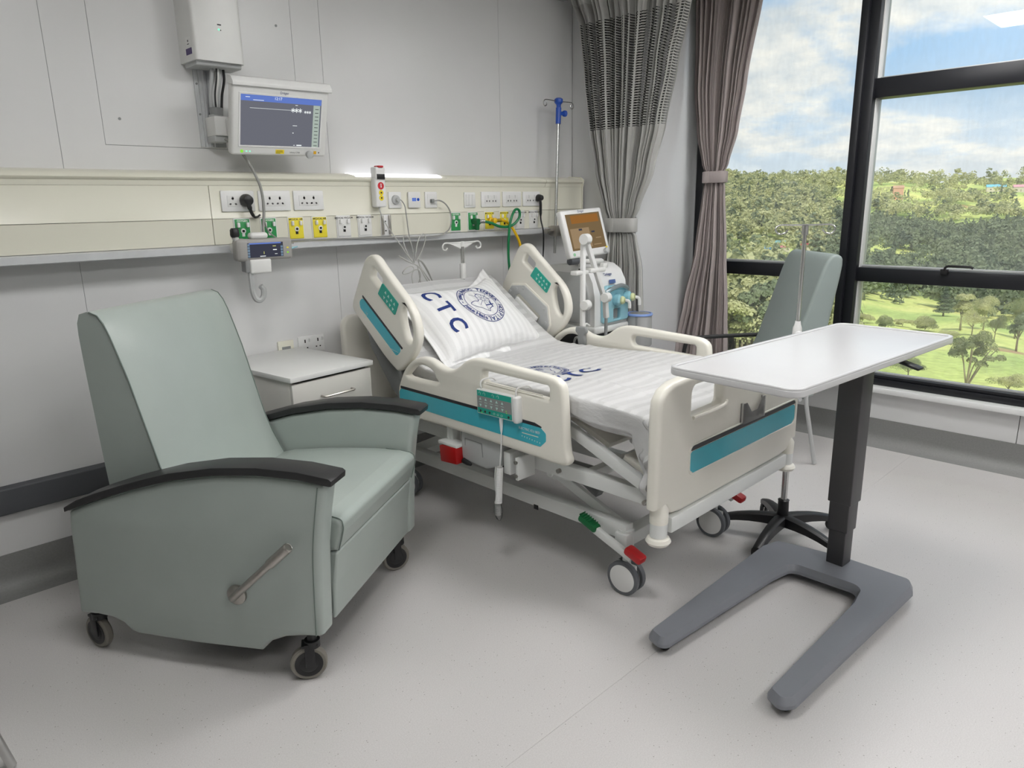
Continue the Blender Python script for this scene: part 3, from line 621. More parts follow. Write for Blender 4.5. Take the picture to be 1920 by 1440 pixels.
MB().bx(hx-0.016, hx+0.016, FY-0.062, FY-0.02, 1.748, 1.758, 0.003).build('top_button', M_redp, t)
cc = [(2.285, FY-0.03, 1.546), (2.285, FY-0.04, 1.52), (2.30, FY-0.05, 1.47), (2.345, FY-0.06, 1.40), (2.385, FY-0.07, 1.34), (2.42, FY-0.08, 1.285), (2.455, FY-0.09, 1.235)]
MB().tube(cc, 0.0032, 8, 6).build('cord', M_cordw, t)
def loop(cx, cz, ax, az, rot, y, ph=0, n=14):
    out = []
    for k in range(n+1):
        a = 2*PI*k/n+ph; u = ax*math.cos(a); v = az*math.sin(a)
        out.append((cx+u*math.cos(rot)-v*math.sin(rot), y+0.006*math.sin(a*2), cz+u*math.sin(rot)+v*math.cos(rot)))
    return out
t2 = MB()
t2.tube(loop(2.545, 1.16, 0.105, 0.018, -1.05, FY-0.09), 0.0034, 6, 3).tube(loop(2.55, 1.165, 0.11, 0.010, -0.98, FY-0.085, 0.4), 0.0034, 6, 3)
t2.tube(loop(2.41, 1.205, 0.040, 0.016, 0.3, FY-0.09), 0.0032, 6, 3).tube(loop(2.46, 1.155, 0.050, 0.028, 1.4, FY-0.092), 0.0032, 6, 3)
t2.tube(loop(2.44, 1.32, 0.075, 0.022, 1.9, FY-0.07), 0.0032, 6, 3).tube(loop(2.515, 1.325, 0.078, 0.022, 1.15, FY-0.07), 0.0032, 6, 3)
t2.tube([(2.36, FY-0.08, 1.285), (2.42, FY-0.085, 1.25), (2.47, FY-0.09, 1.228), (2.52, FY-0.085, 1.19)], 0.0036, 6, 5)
t2.tube([(2.475, FY-0.09, 1.23), (2.49, FY-0.09, 1.15), (2.50, FY-0.09, 1.05), (2.53, FY-0.09, 0.95), (2.55, FY-0.10, 0.75)], 0.0033, 6, 5).tube([(2.61, FY-0.09, 1.09), (2.605, FY-0.09, 1.0), (2.61, FY-0.09, 0.8)], 0.0033, 6, 5)
tag(t2.build('tied_cord_bundle', M_cordw), 'pale call cord tied up in a loose knotted bundle above the pillow', 'cord')
tag(MB().tube([(2.42, FY-0.03, 1.583), (2.435, FY-0.03, 1.578), (2.455, FY-0.03, 1.55), (2.462, FY-0.03, 1.50), (2.465, FY-0.04, 1.40), (2.468, FY-0.06, 1.32), (2.462, FY-0.08, 1.24)], 0.003, 8, 6).build('call_socket_cord', M_cordg), 'thin grey cord dropping straight down from the round call plug', 'cord')
tag(MB().tube([(2.66, FY-0.03, 1.574), (2.70, FY-0.04, 1.575), (2.745, FY-0.04, 1.55), (2.775, FY-0.04, 1.50), (2.765, FY-0.045, 1.43), (2.72, FY-0.045, 1.392), (2.66, FY-0.04, 1.379), (2.50, FY-0.035, 1.378), (2.30, FY-0.034, 1.385), (1.90, FY-0.03, 1.395), (1.62, FY-0.03, 1.397)], 0.0042, 8, 8).build('data_cable', M_cordg), 'grey data cable curving down from the data socket onto the rail', 'cord')
# ------------------------------------------------------------------ service box, monitor, channel
t = thing('wall_junction_box', 'tall pale plastic service box high on the wall with a green lamp', 'box', (1.495, WY, 2.17))
bx0, bx1, byf = 1.385, 1.605, 3.285
mb = MB(); mb.prism(rpoly([(bx0, WY), (bx0, byf), (bx1, byf), (bx1, WY)], [0, 0.018, 0.018, 0], 4), lambda a, b, d: (a, b, d), 2.175, 2.70)
mb.build('cover', M_white, t)
MB().prism(rpoly([(0, 0), (0, 0.02), (0.125, 0.02), (0.125, 0)], [0.0, 0.01, 0.01, 0]), lambda a, b, d: (d, byf+0.02+a, 2.176-b), bx0+0.01, bx1-0.01).build('bottom_lip', M_greyp, t)
MB().cyl((1.50, byf-0.0015, 2.305), (1.50, byf+0.001, 2.305), 0.004, n=12).build('indicator_lamp', M_ledg, t)
MB().cyl((1.508, byf-0.001, 2.303), (1.508, byf+0.001, 2.303), 0.0025, n=8).bx(1.495, 1.512, byf-0.0006, byf+0.001, 2.322, 2.327).build('lamp_marking', M_ink, t)
MB().bx(bx0-0.001, bx0+0.001, byf+0.03, byf+0.09, 2.20, 2.225).build('purple_sticker', M_purple, t)
MB().bx(bx0-0.0008, bx0+0.001, byf+0.04, byf+0.08, 2.235, 2.27).build('barcode_sticker', M_white2, t)
MB().bx(bx0-0.0012, bx0, byf+0.056, byf+0.064, 2.250, 2.258).bx(bx0-0.0012, bx0, byf+0.050, byf+0.070, 2.240, 2.243).build('sticker_print', M_ink, t)
t = thing('wall_channel', 'vertical aluminium mounting channel below the service box', 'channel', (1.47, WY, 1.83))
c0 = 1.432
pf = [(0, 0), (0.018, 0), (0.018, -0.008), (0.030, -0.008), (0.030, -0.030), (0.034, -0.030), (0.034, -0.012), (0.050, -0.012), (0.050, -0.030), (0.054, -0.030), (0.054, 0.0), (0.075, 0), (0.075, 0.006), (0, 0.006)]
MB().prism([(c0+a, WY-0.006+b) for a, b in pf], lambda a, b, d: (a, b, d), 1.828, 2.30).build('channel', M_alu, t, smooth=20)
for z in (2.10, 1.97): MB().cyl((c0+0.010, WY-0.009, z), (c0+0.010, WY-0.004, z), 0.005, n=8).build('screw', M_midgrey, t)
MB().bx(c0+0.055, c0+0.108, WY-0.03, WY-0.004, 1.828, 1.85, 0.002).build('end_bracket', M_midgrey, t)
t = thing('patient_monitor', 'large white patient monitor with a dark screen on a wall arm', 'monitor', (1.71, 3.25, 1.777))
F = frame((1.478, 3.245, 1.777), (1, 0.0, 0.012), (-0.005, -0.095, 0.31)); W_, H_ = 0.472, 0.325
mb = MB(); mb.box((W_/2, H_/2-0.004, -0.022), (W_, H_-0.02, 0.044), 0.012, F, 3); mb.build('housing', M_white, t)
MB().prism(rpoly([(H_-0.022, -0.05), (H_-0.022, 0.012), (H_-0.006, 0.010), (H_+0.012, -0.012), (H_+0.010, -0.05)], [0.004, 0.004, 0.008, 0.008, 0.004]), lambda a, b, d: F @ Vector((d, a, b)), -0.002, W_+0.006).build('top_hood', M_white2, t)
sx0, sx1, sy0, sy1 = 0.038, 0.432, 0.052, 0.268
def scr(name, x0, x1, y0, y1, z, m): return MB().box(((x0+x1)/2, (y0+y1)/2, z), (x1-x0, y1-y0, 0.0006), 0, F).build(name, m, t, smooth=None)
ol = rpoly([(sx0-0.008, sy0-0.008), (sx1+0.008, sy0-0.008), (sx1+0.008, sy1+0.008), (sx0-0.008, sy1+0.008)], 0.004); inn = [(sx0, sy0), (sx1, sy0), (sx1, sy1), (sx0, sy1)]
v_, f_ = plate(ol, [inn], 0.004, 0.001); MB().add(v_, f_, F @ Matrix.Translation((0, 0, 0.001))).build('bezel', M_white2, t)
scr('screen', sx0, sx1, sy0, sy1, 0.0006, M_scr); scr('title_bar', sx0, sx1, sy1-0.026, sy1, 0.0012, M_scrblue); scr('side_menu', sx1-0.040, sx1-0.006, sy0, sy1-0.027, 0.0012, M_scrgreen)
for k in range(11): scr('menu_label', sx1-0.031, sx1-0.013, sy0+0.006+k*0.0165, sy0+0.0085+k*0.0165, 0.0018, M_ink)
def stext(s, size, x, y, m, z=0.002, F=F, parent=t, name='screen_text'):
    tv, tf = text_geo(s, size, align='LEFT'); MB().add(tv, tf, F @ Matrix.Translation((x, y, z))).build(name, m, parent, smooth=None, fixn=False)
stext('12:17', 0.017, 0.195, sy1-0.010, M_scrwhite); 
mb = MB()
for sx_, sy_, sr_ in ((0.288, 0.214, 0.010), (0.306, 0.214, 0.010), (0.324, 0.214, 0.010), (0.350, 0.209, 0.0065), (0.362, 0.209, 0.0065), (0.374, 0.209, 0.0065)):
    for k in range(3): mb.box((sx_, sy_, 0.002), (sr_*2, sr_*0.28, 0.0004), 0, F, rot=Matrix.Rotation(PI/6+k*PI/3, 4, 'Z'))
mb.build('screen_asterisks', M_scrwhite, t, smooth=None)
 
MB().box((0.19, 0.213, 0.002), (0.22, 0.0012, 0.0004), 0, F).box((0.07, sy1-0.010, 0.002), (0.02, 0.002, 0.0004), 0, F).box((0.12, sy1-0.021, 0.002), (0.05, 0.002, 0.0004), 0, F).box((0.30, 0.146, 0.002), (0.022, 0.002, 0.0004), 0, F).box((0.292, 0.113, 0.002), (0.006, 0.003, 0.0004), 0, F).box((0.325, 0.058, 0.002), (0.026, 0.005, 0.0004), 0, F).box((0.30, 0.058, 0.002), (0.008, 0.002, 0.0004), 0, F).box((0.305, 0.236, 0.002), (0.012, 0.002, 0.0004), 0, F).build('screen_marks', M_scrwhite, t)
stext('Dräger', 0.015, 0.222, 0.284, M_navy, 0.0008, name='brand_lettering'); stext('Infinity C700', 0.010, 0.280, 0.024, M_ink, 0.0008, name='model_lettering')
MB().lathe([(0.017, 0), (0.019, 0.006), (0.017, 0.016), (0.010, 0.019)], F @ Vector((0.380, 0.018, 0)), F.to_3x3() @ Vector((0, 0, 1)), 20).build('control_knob', M_greyp, t)
MB().lathe([(0.007, 0), (0.0065, 0.0025)], F @ Vector((0.046, 0.025, 0)), F.to_3x3() @ Vector((0, 0, 1)), 16).build('power_lamp', M_ledg2, t)
for x in (0.068, 0.084): MB().box((x, 0.025, 0.0006), (0.007, 0.004, 0.001), 0, F).build('status_lamp', M_ledg, t)
MB().box((0.230, 0.026, 0.0007), (0.042, 0.018, 0.0008), 0, F).build('yellow_sticker', M_yelp, t)
MB().box((0.228, 0.030, 0.0014), (0.030, 0.0016, 0.0004), 0, F).box((0.228, 0.025, 0.0014), (0.034, 0.0016, 0.0004), 0, F).box((0.222, 0.020, 0.0014), (0.020, 0.0016, 0.0004), 0, F).build('sticker_print', M_ink, t)
MB().box((0.412, 0.026, 0.0007), (0.014, 0.014, 0.0008), 0, F).build('warning_label', mat('orange_label', rgb(232, 178, 40), 0.5), t)
MB().box((0.432, 0.026, 0.0007), (0.005, 0.006, 0.0008), 0, F).build('port_mark', M_ink, t)
mb = MB(); mb.bx(1.505, 1.60, 3.30, 3.35, 1.875, 1.945, 0.006).bx(1.455, 1.53, 3.33, 3.43, 1.872, 1.955, 0.006).bx(1.56, 1.66, 3.245, 3.31, 1.86, 1.96, 0.008)
mb.build('support_arm', M_white, t)
MB().bx(1.455, 1.525, 3.345, 3.43, 1.845, 1.874, 0.005).build('arm_bracket', M_greyp, t); MB().cyl((1.49, 3.39, 1.955), (1.49, 3.39, 1.965), 0.030).build('arm_cap', M_greyp, t)
MB().cyl((1.492, 3.385, 1.963), (1.492, 3.385, 1.995), 0.027, 0.030).build('cable_collar', M_midgrey, t)
t = thing('cable_bundle', 'grey and black cables running from the service box to the monitor arm', 'cable', (1.51, 3.39, 1.98))
for k, (dx, dy, m, r) in enumerate(((-0.018, 0.0, M_greyp, 0.009), (0.0, -0.008, M_white, 0.008), (0.012, 0.004, M_greyp, 0.008), (0.005, 0.012, M_alu, 0.008), (0.026, 0.0, M_black, 0.006), (-0.006, -0.016, M_black, 0.0035))):
    MB().tube([(1.505+dx, 3.36+dy, 2.20), (1.503+dx*1.3, 3.365+dy, 2.12), (1.494+dx*1.2, 3.38+dy, 2.05), (1.492+dx, 3.385+dy, 1.985)], r, 8, 6).build('cable', m, t)
# patient module with hook
t = thing('patient_module', 'small grey patient module with colour screen clamped on the rail', 'monitor', (1.56, 3.25, 1.30))
F2 = frame((1.435, 3.215, 1.318), (1, -0.10, 0.0), (0.02, -0.02, 1)); 
MB().box((0.135, 0.048, -0.03), (0.265, 0.098, 0.060), 0.014, F2, 3).box((0.035, 0.048, -0.035), (0.06, 0.102, 0.075), 0.018, F2, 3).build('housing', mat('module_grey', rgb(160, 158, 154), 0.42), t)
MB().box((0.135, 0.046, 0.0006), (0.17, 0.066, 0.001), 0, F2).build('screen', M_scrdark, t, smooth=None)
MB().box((0.135, 0.076, 0.0014), (0.15, 0.006, 0.0006), 0, F2).build('title_bar', M_scrblue, t)
for x, n_ in ((0.058, 5), (0.213, 4)):
    for k in range(n_): MB().box((x, 0.020+k*0.0125, 0.0014), (0.010, 0.010, 0.0006), 0, F2).build('screen_key', mat('key_blue', rgb(120, 146, 170), 0.5), t)
MB().box((0.122, 0.018, 0.0014), (0.026, 0.003, 0.0006), 0, F2).box((0.18, 0.045, 0.0014), (0.018, 0.004, 0.0006), 0, F2).box((0.185, 0.026, 0.0014), (0.012, 0.002, 0.0006), 0, F2).build('screen_marks', M_scrwhite, t)
MB().box((0.178, 0.062, 0.0014), (0.015, 0.003, 0.0006), 0, F2).box((0.128, 0.033, 0.0014), (0.002, 0.012, 0.0006), 0, F2).build('screen_numbers', M_scry, t)
MB().box((0.242, 0.030, 0.001), (0.008, 0.006, 0.002), 0, F2).build('green_lamp', M_ledg2, t); MB().box((0.242, 0.052, 0.001), (0.009, 0.006, 0.002), 0, F2).build('module_key', M_gyel, t)
MB().box((0.115, 0.110, -0.03), (0.085, 0.030, 0.05), 0.014, F2, 3).build('top_latch', M_white, t)
MB().box((0.110, -0.028, -0.025), (0.10, 0.065, 0.055), 0.008, F2, 3).build('docking_foot', M_white, t)
MB().box((0.055, -0.020, -0.035), (0.03, 0.07, 0.06), 0.006, F2, 2).build('foot_side', M_midgrey, t)
MB().tube([F2 @ Vector(p) for p in ((0.065, -0.055, -0.02), (0.066, -0.10, -0.02), (0.070, -0.15, -0.02), (0.082, -0.180, -0.02), (0.102, -0.186, -0.02), (0.118, -0.168, -0.02), (0.120, -0.138, -0.02), (0.108, -0.120, -0.02))], 0.013, 8, 5).build('hook', M_clear if False else M_greyp, t)
MB().cyl(F2 @ Vector((0.02, 0.085, -0.03)), F2 @ Vector((0.005, 0.112, -0.02)), 0.014).cyl((1.47, 3.22, 1.39), (1.47, WY-0.12, 1.37), 0.022).build('clamp', M_white, t)
MB().lathe([(0.018, 0), (0.021, 0.01), (0.020, 0.032), (0.014, 0.04)], F2 @ Vector((0.008, 0.108, -0.02)), (0, 0, 1), 14).build('clamp_knob', M_black, t)
MB().cyl(F2 @ Vector((0.265, 0.045, -0.02)), F2 @ Vector((0.30, 0.052, -0.02)), 0.006, 0.003).build('cable_plug', M_bluec, t)
tag(MB().tube([(1.50, 3.34, 1.86), (1.535, 3.30, 1.82), (1.575, 3.29, 1.755), (1.60, 3.285, 1.70), (1.618, 3.28, 1.64), (1.620, 3.275, 1.55), (1.600, 3.26, 1.46), (1.585, 3.22, 1.425)], 0.0065, 8, 8).build('module_cable', M_cordg), 'grey cable hanging from the monitor arm down to the patient module', 'cable')
tag(MB().tube([(1.618, 3.275, 1.60), (1.618, 3.28, 1.53), (1.632, 3.29, 1.46), (1.66, 3.28, 1.42), (1.70, 3.25, 1.395), (1.735, 3.235, 1.385)], 0.0035, 8, 8).build('sensor_cable', M_cordg), 'thin grey cable splitting off right to the patient module plug', 'cable')

# IV pole clamped on the rail
t = thing('rail_iv_pole', 'chrome drip pole with blue hook head clamped to the wall rail', 'IV pole', (3.66, 3.27, 1.20))
pb = Vector((3.655, 3.268, 1.222)); ptop = Vector((3.735, 3.30, 2.16))
def pp(s_): return pb+(ptop-pb)*s_
MB().cyl(pb, pp(1), 0.0095, n=16).build('pole', M_steel, t)
MB().lathe([(0.017, 0), (0.018, 0.10), (0.012, 0.105)], pp(0.885), ptop-pb, 16).cyl(pp(0.955)+Vector((0.0, 0, 0)), pp(0.955)+Vector((0.045, -0.01, 0.0)), 0.012).lathe([(0.016, 0), (0.020, 0.006), (0.020, 0.02), (0.014, 0.025)], pp(0.955)+Vector((0.035, -0.01, 0)), (1, -0.2, 0), 14).build('clamp', M_blue, t)
MB().lathe([(0.014, 0), (0.015, 0.03), (0.028, 0.045), (0.028, 0.065), (0.018, 0.072)], pp(1.0)+Vector((0, 0, -0.02)), (0, 0, 1), 16).build('hook_head', M_blue, t)
for s_ in (-1, 1):
    h0 = pp(1)+Vector((0, 0, 0.03))
    MB().tube([h0, h0+Vector((s_*0.10, 0, 0.004)), h0+Vector((s_*0.135, 0, 0.0)), h0+Vector((s_*0.148, 0, -0.02)), h0+Vector((s_*0.136, 0, -0.036)), h0+Vector((s_*0.118, 0, -0.028)), h0+Vector((s_*0.118, 0, -0.014))], 0.003, 8, 5).build('hook', M_steel, t)
MB().bx(3.645, 3.70, 3.245, 3.30, 1.335, 1.405, 0.006).bx(3.655, 3.69, 3.29, 3.325, 1.34, 1.40, 0.004).cyl((3.60, 3.275, 1.37), (3.65, 3.275, 1.37), 0.011).lathe([(0.018, 0), (0.018, 0.02)], (3.595, 3.275, 1.37), (-1, 0, 0), 12).build('rail_clamp', M_brush, t)

# ------------------------------------------------------------------ bed
bed = thing('hospital_bed', 'cream electric hospital bed with teal trim and raised backrest', 'bed', (2.525, 2.3, 0))
YZ = lambda x: frame((x, 0, 0), (0, 1, 0), (0, 0, 1))
frail = [(2.79, .60), (2.79, .68), (2.771, .73), (2.734, .79), (2.683, .835), (2.62, .866), (2.559, .874), (2.509, .866), (2.467, .85), (2.415, .841), (2.37, .847), (2.329, .868), (2.288, .896), (2.242, .914), (2.185, .92), (2.08, .917), (1.94, .911), (1.80, .905), (1.755, .893), (1.731, .865), (1.722, .78), (1.716, .66), (1.708, .61), (1.700, .59), (1.703, .572), (1.727, .558), (1.80, .557), (2.12, .563), (2.40, .567), (2.66, .562), (2.75, .565), (2.78, .58)]
fh1 = [(2.70, .762), (2.69, .79), (2.645, .822), (2.592, .834), (2.548, .828), (2.512, .813), (2.496, .787), (2.49, .765)]
fh2 = rpoly([(2.178, .872), (1.802, .866), (1.802, .813), (2.178, .822)], [0.024, 0.012, 0.004, 0.024])
hrail = [(2.985, 1.315), (2.945, 1.326), (2.905, 1.312), (2.86, 1.272), (2.75, 1.182), (2.66, 1.105), (2.618, 1.03), (2.612, .95), (2.65, .878), (2.70, .83), (2.744, .796), (2.779, .778), (2.811, .786), (2.906, .848), (3.01, .935), (3.118, 1.022), (3.142, 1.05), (3.14, 1.085), (3.09, 1.17), (3.03, 1.265), (3.005, 1.30)]
hh1 = rpoly([(2.937, 1.270), (2.865, 1.212), (2.893, 1.170), (2.962, 1.222)], 0.012)
hh2 = smooth2([(2.728, 1.075), (2.70, 1.10), (2.665, 1.045), (2.652, .985), (2.664, .93), (2.70, .945), (2.722, 1.01)], 3)
def strip(poly, x0, x1, name, m, parent, r=0.012): return MB().prism(rpoly(poly, r), lambda a, b, d: (d, a, b), x0, x1).build(name, m, parent)
teal_f = [(2.762, .696), (1.845, .692), (1.815, .672), (1.815, .64), (1.845, .612), (2.76, .622), (2.775, .632), (2.775, .68)]
blk_f = [(2.762, .710), (1.875, .706), (1.825, .692), (2.762, .697)]
teal_h = [(3.070, 1.093), (3.040, 1.112), (2.736, .888), (2.782, .852), (3.066, 1.060)]
blk_h = [(3.040, 1.127), (2.729, .898), (2.736, .890), (3.040, 1.114)]
def keypad(x, sgn, parent):
    kp = [(2.858, 1.196), (2.741, 1.106), (2.774, 1.050), (2.901, 1.143)]
    k = MB().prism(rpoly(kp, 0.006), lambda a, b, d: (d, a, b), x, x+sgn*0.006).build('keypad', M_green, parent)
    d = Vector((2.741-2.858, 1.106-1.196)).normalized(); n_ = Vector((2.774-2.741, 1.050-1.106)).normalized()
    mb = MB()
    for i in range(4):
        for j, sg in ((0.30, 1), (0.72, -1)):
            c_ = Vector((2.858, 1.196))+d*(0.042+i*0.027)+n_*(0.068*j)
            up = -n_*sg*0.009; tri = [c_+up, c_-up*0.6+d*0.008, c_-up*0.6-d*0.008]
            mb.prism([(q.x, q.y) for q in tri], lambda a, b, dd: (dd, a, b), x+sgn*0.006, x+sgn*0.0066)
    mb.build('arrow_keys', M_key, parent)
def siderail(xc, side):
    o = 0.5*0.046
    v_, f_ = plate(smooth2(frail, 3), [smooth2(fh1, 3), fh2], 0.046, 0.016, 4)
    r = MB().add(v_, f_, YZ(xc)).build('side_rail', M_bed, bed)
    xo = xc-side*o  # outer face
    if side > 0:
        strip(teal_f, xo-0.0012, xo+0.004, 'teal_band', M_teal, r, 0.014); strip(blk_f, xo-0.0018, xo+0.004, 'black_band', M_strip, r, 0.002)
        tv, tf = text_geo('ELECTRIC ICU BED', 0.014); MB().add(tv, tf, frame((xo-0.0016, 1.905, 0.668), (0, -1, 0), (0, 0, 1))).build('band_lettering', M_white2, r, smooth=None)
        mb = MB()
        for k in range(8): mb.box((xo-0.0014, 1.945-k*0.014, 0.636-0.0012*k), (0.001, 0.004, 0.005))
        mb.build('scale_marks', M_key, r); MB().box((xo-0.0014, 1.90, 0.650), (0.001, 0.09, 0.003)).build('scale_line', M_cream, r)
        MB().tube([(xo-0.001, 2.15-0.04*k, 0.826) for k in range(9)], 0.003, 6).build('rail_lip', M_bed, r)
    v_, f_ = plate(smooth2(hrail, 3), [hh1, hh2], 0.046, 0.016, 4)
    h = MB().add(v_, f_, YZ(xc)).build('head_rail', M_bed, bed)
    if side > 0:
        strip(teal_h, xo-0.0012, xo+0.004, 'teal_band', M_teal, h, 0.02); strip(blk_h, xo-0.0018, xo+0.004, 'black_band', M_strip, h, 0.002)
        keypad(xo+0.001, -1, h)
        MB().tube([(xo-0.0014, 3.035+0.022*math.cos(a), 1.045+0.022*math.sin(a)) for a in [PI+k*0.25 for k in range(9)]], 0.0008, 4).tube([(xo-0.0014, 3.035+0.03*math.cos(a), 1.045+0.03*math.sin(a)) for a in [PI+0.2+k*0.22 for k in range(8)]], 0.0008, 4).tube([(xo-0.0014, 2.83, 0.885), (xo-0.0014, 2.80, 0.878), (xo-0.0014, 2.765, 0.872)], 0.001, 4).build('band_emblem', M_key, h)
    else:
        xi = xc-o; keypad(xi+0.001, -1, h)
        pl = [(3.092, 1.019), (3.047, 1.078), (2.945, 1.085), (2.768, .972), (2.752, .869), (2.787, .811), (2.84, .80)]
        v_, f_ = plate(rpoly([(3.10, 1.015), (3.055, 1.09), (2.94, 1.097), (2.758, .98), (2.742, .865), (2.78, .80), (2.86, .79)], 0.02), [], 0.012, 0.004); MB().add(v_, f_, YZ(xi)).build('raised_pad', M_bed, h)
        v_, f_ = plate(rpoly(pl, 0.015), [[(3.02, 1.02), (2.985, 1.035), (2.815, .915), (2.845, .87)]], 0.012, 0.002); MB().add(v_, f_, YZ(xi-0.008)).build('mounting_plate', M_greyp, h)
        for a, b in ((3.06, 1.045), (3.005, 1.062), (2.955, 1.065), (2.79, .955), (2.775, .88), (2.80, .84), (3.04, .99)): MB().cyl((xi-0.018, a, b), (xi-0.012, a, b), 0.009, n=10).build('bolt', M_greyp, h)
        MB().bx(xi-0.006, xi-0.003, 2.82, 3.02, 0.87, 1.03).build('recess', M_hole, h) if False else None
        MB().box((xi-0.03, 2.915, 0.945), (0.02, 0.20, 0.045), 0.006, rot=Matrix.Rotation(0.61, 4, 'X')).build('latch_bar', M_white, h)
siderail(1.998, 1); siderail(3.058, -1)
# foot board
def fbm(y): return frame((0, y, 0), (1, 0, 0), (0, 0, 1))
XCB = 2.525; fz = lambda z: 1.55-(1.55-z)*1.0117
half = [(-0.555, 0.50), (-0.553, 0.60), (-0.552, 0.72), (-0.552, 0.85), (-0.546, 0.895), (-0.515, 0.930), (-0.46, 0.948), (-0.40, 0.952)]
out = [(XCB+a, b) for a, b in half]+[(XCB-0.2, 0.956), (XCB+0.2, 0.956)]+[(XCB-a, b) for a, b in reversed(half)]+[(XCB+0.505, 0.498), (XCB+0.47, 0.462), (XCB+0.40, 0.452), (XCB-0.40, 0.452), (XCB-0.455, 0.462), (XCB-0.49, 0.498)]
hole = rpoly([(XCB-0.345, 0.802), (XCB-0.345, 0.912), (XCB-0.125, 0.912), (XCB-0.125, 0.806)], [0.012, 0.03, 0.03, 0.02])
hole2 = [(2*XCB-a, b) for a, b in reversed(hole)]
v_, f_ = plate(out, [hole, hole2], 0.052, 0.018, 4)
yb = 1.318
def bow(p): return (p[0], p[1]+0.0*(p[0]-XCB)**2, p[2])
fb = MB().add(v_, f_, fbm(yb)).build('foot_board', M_bed, bed)
yf = yb-0.026
def fstrip(poly, name, m, par, r=0.014, d=0.0014): return MB().prism(rpoly(poly, r), lambda a, b, dd: (a, dd, b), yf-d, yf+0.004).build(name, m, par)
fstrip([(2.175, .668), (2.175, .60), (2.20, .582), (3.01, .582), (3.035, .60), (3.035, .668)], 'teal_band', M_teal, fb, 0.018)
fstrip([(2.175, .671), (3.035, .671), (3.035, .688), (2.188, .688)], 'black_band', M_strip, fb, 0.004, 0.002)
v_, f_ = plate(rpoly([(2.165, .578), (3.047, .578), (3.047, .696), (2.165, .696)], 0.03), [rpoly([(2.174, .584), (3.038, .584), (3.038, .689), (2.174, .689)], 0.024)], 0.008, 0.003); MB().add(v_, f_, fbm(yf)).build('band_surround', M_bed, fb)
v_, f_ = plate([(2.535, .69), (2.715, .69), (2.715, .775), (2.69, .775), (2.655, .73), (2.60, .73), (2.56, .775), (2.535, .775)], [], 0.004, 0.001)
MB().add(v_, f_, fbm(yf-0.014)).bx(2.535, 2.545, yf-0.014, yf, .69, .775).bx(2.705, 2.715, yf-0.014, yf, .69, .775).bx(2.535, 2.715, yf-0.014, yf, .69, .694).build('card_holder', M_clear, fb)
MB().tube([(XCB-0.34, yf-0.001, 0.795), (XCB-0.14, yf-0.002, 0.797), (XCB-0.105, yf-0.001, 0.815)], 0.007, 8, 4).build('grip_lip', M_bed, fb)
for sx in (-1, 1):
    px = XCB+sx*0.505
    MB().lathe([(0.031, 0), (0.031, 0.055)], (px, yb-0.004, 0.388), (0, 0, 1), 24).build('corner_post', M_bedw, bed)
    MB().lathe([(0.033, 0.0), (0.034, 0.05), (0.020, 0.075)], (px, yb-0.004, 0.440), (0, 0, 1), 20).build('post_sleeve', M_bed, fb)
    MB().lathe([(0.020, 0), (0.038, 0.006), (0.046, 0.018), (0.040, 0.030), (0.028, 0.036)], (px, yb-0.004, 0.352), (0, 0, 1), 24).build('bumper', M_bed, bed)
MB().bx(XCB-0.46, XCB+0.46, yb-0.030, yb+0.03, 0.388, 0.448, 0.006).build('foot_crossbar', M_bedw, bed)
# head board
hv, hf = plate(rpoly([(XCB-0.50, .40), (XCB-0.50, .985), (XCB+0.50, .985), (XCB+0.50, .40)], [0.02, 0.06, 0.06, 0.02]), [], 0.05, 0.018, 4)
MB().add(hv, hf, fbm(3.345)).build('head_board', M_bed, bed)
# frames
mb = MB()
for x in (2.13, 2.92): mb.bx(x-0.022, x+0.022, 1.34, 3.30, 0.440, 0.500, 0.004)
mb.bx(2.13, 2.92, 1.72, 1.76, 0.45, 0.49, 0.004).bx(2.13, 2.92, 2.55, 2.60, 0.45, 0.49, 0.004).bx(2.13, 2.92, 3.20, 3.26, 0.44, 0.5, 0.004)
mb.build('upper_frame', M_bedw, bed)
mb = MB()
for x in (2.19, 2.86): mb.bx(x-0.025, x+0.025, 1.56, 3.05, 0.232, 0.296, 0.004)
mb.bx(2.15, 2.90, 1.545, 1.605, 0.206, 0.262, 0.005).bx(2.15, 2.90, 3.01, 3.07, 0.206, 0.262, 0.005)
for x in (2.19, 2.86):
    for y in (1.575, 3.04): mb.cyl((x, y, 0.195), (x, y, 0.272), 0.032)
mb.build('base_frame', M_bedw, bed)
def beam(a, b, w_, h_, mb): 
    a = Vector(a); b = Vector(b); d = b-a; q = d.to_track_quat('Y', 'Z').to_matrix().to_4x4()
    return mb.box((a+b)/2, (w_, d.length, h_), 0.003, rot=q)
for x in (2.22, 2.83):
    m1 = MB(); beam((x, 2.10, 0.445), (x, 1.62, 0.262), 0.022, 0.045, m1); m1.cyl((x-0.02, 1.98, 0.40), (x+0.02, 1.98, 0.40), 0.014); m1.build('lift_arm', M_bedw, bed)
    m1 = MB(); beam((x, 3.02, 0.262), (x, 2.62, 0.45), 0.022, 0.045, m1); m1.build('lift_arm', M_bedw, bed)
    m1 = MB(); beam((x-0.02, 1.99, 0.40), (x-0.02, 1.80, 0.43), 0.012, 0.05, m1); m1.cyl((x-0.035, 1.99, 0.40), (x+0.01, 1.99, 0.40), 0.016, n=12); m1.build('link_plate', M_bedw, bed)
for (x, y, z) in ((2.105, 1.43, 0.455), (2.105, 1.86, 0.47)): MB().cyl((x-0.012, y, z), (x+0.02, y, z), 0.010, n=8).build('bolt', M_brush, bed)
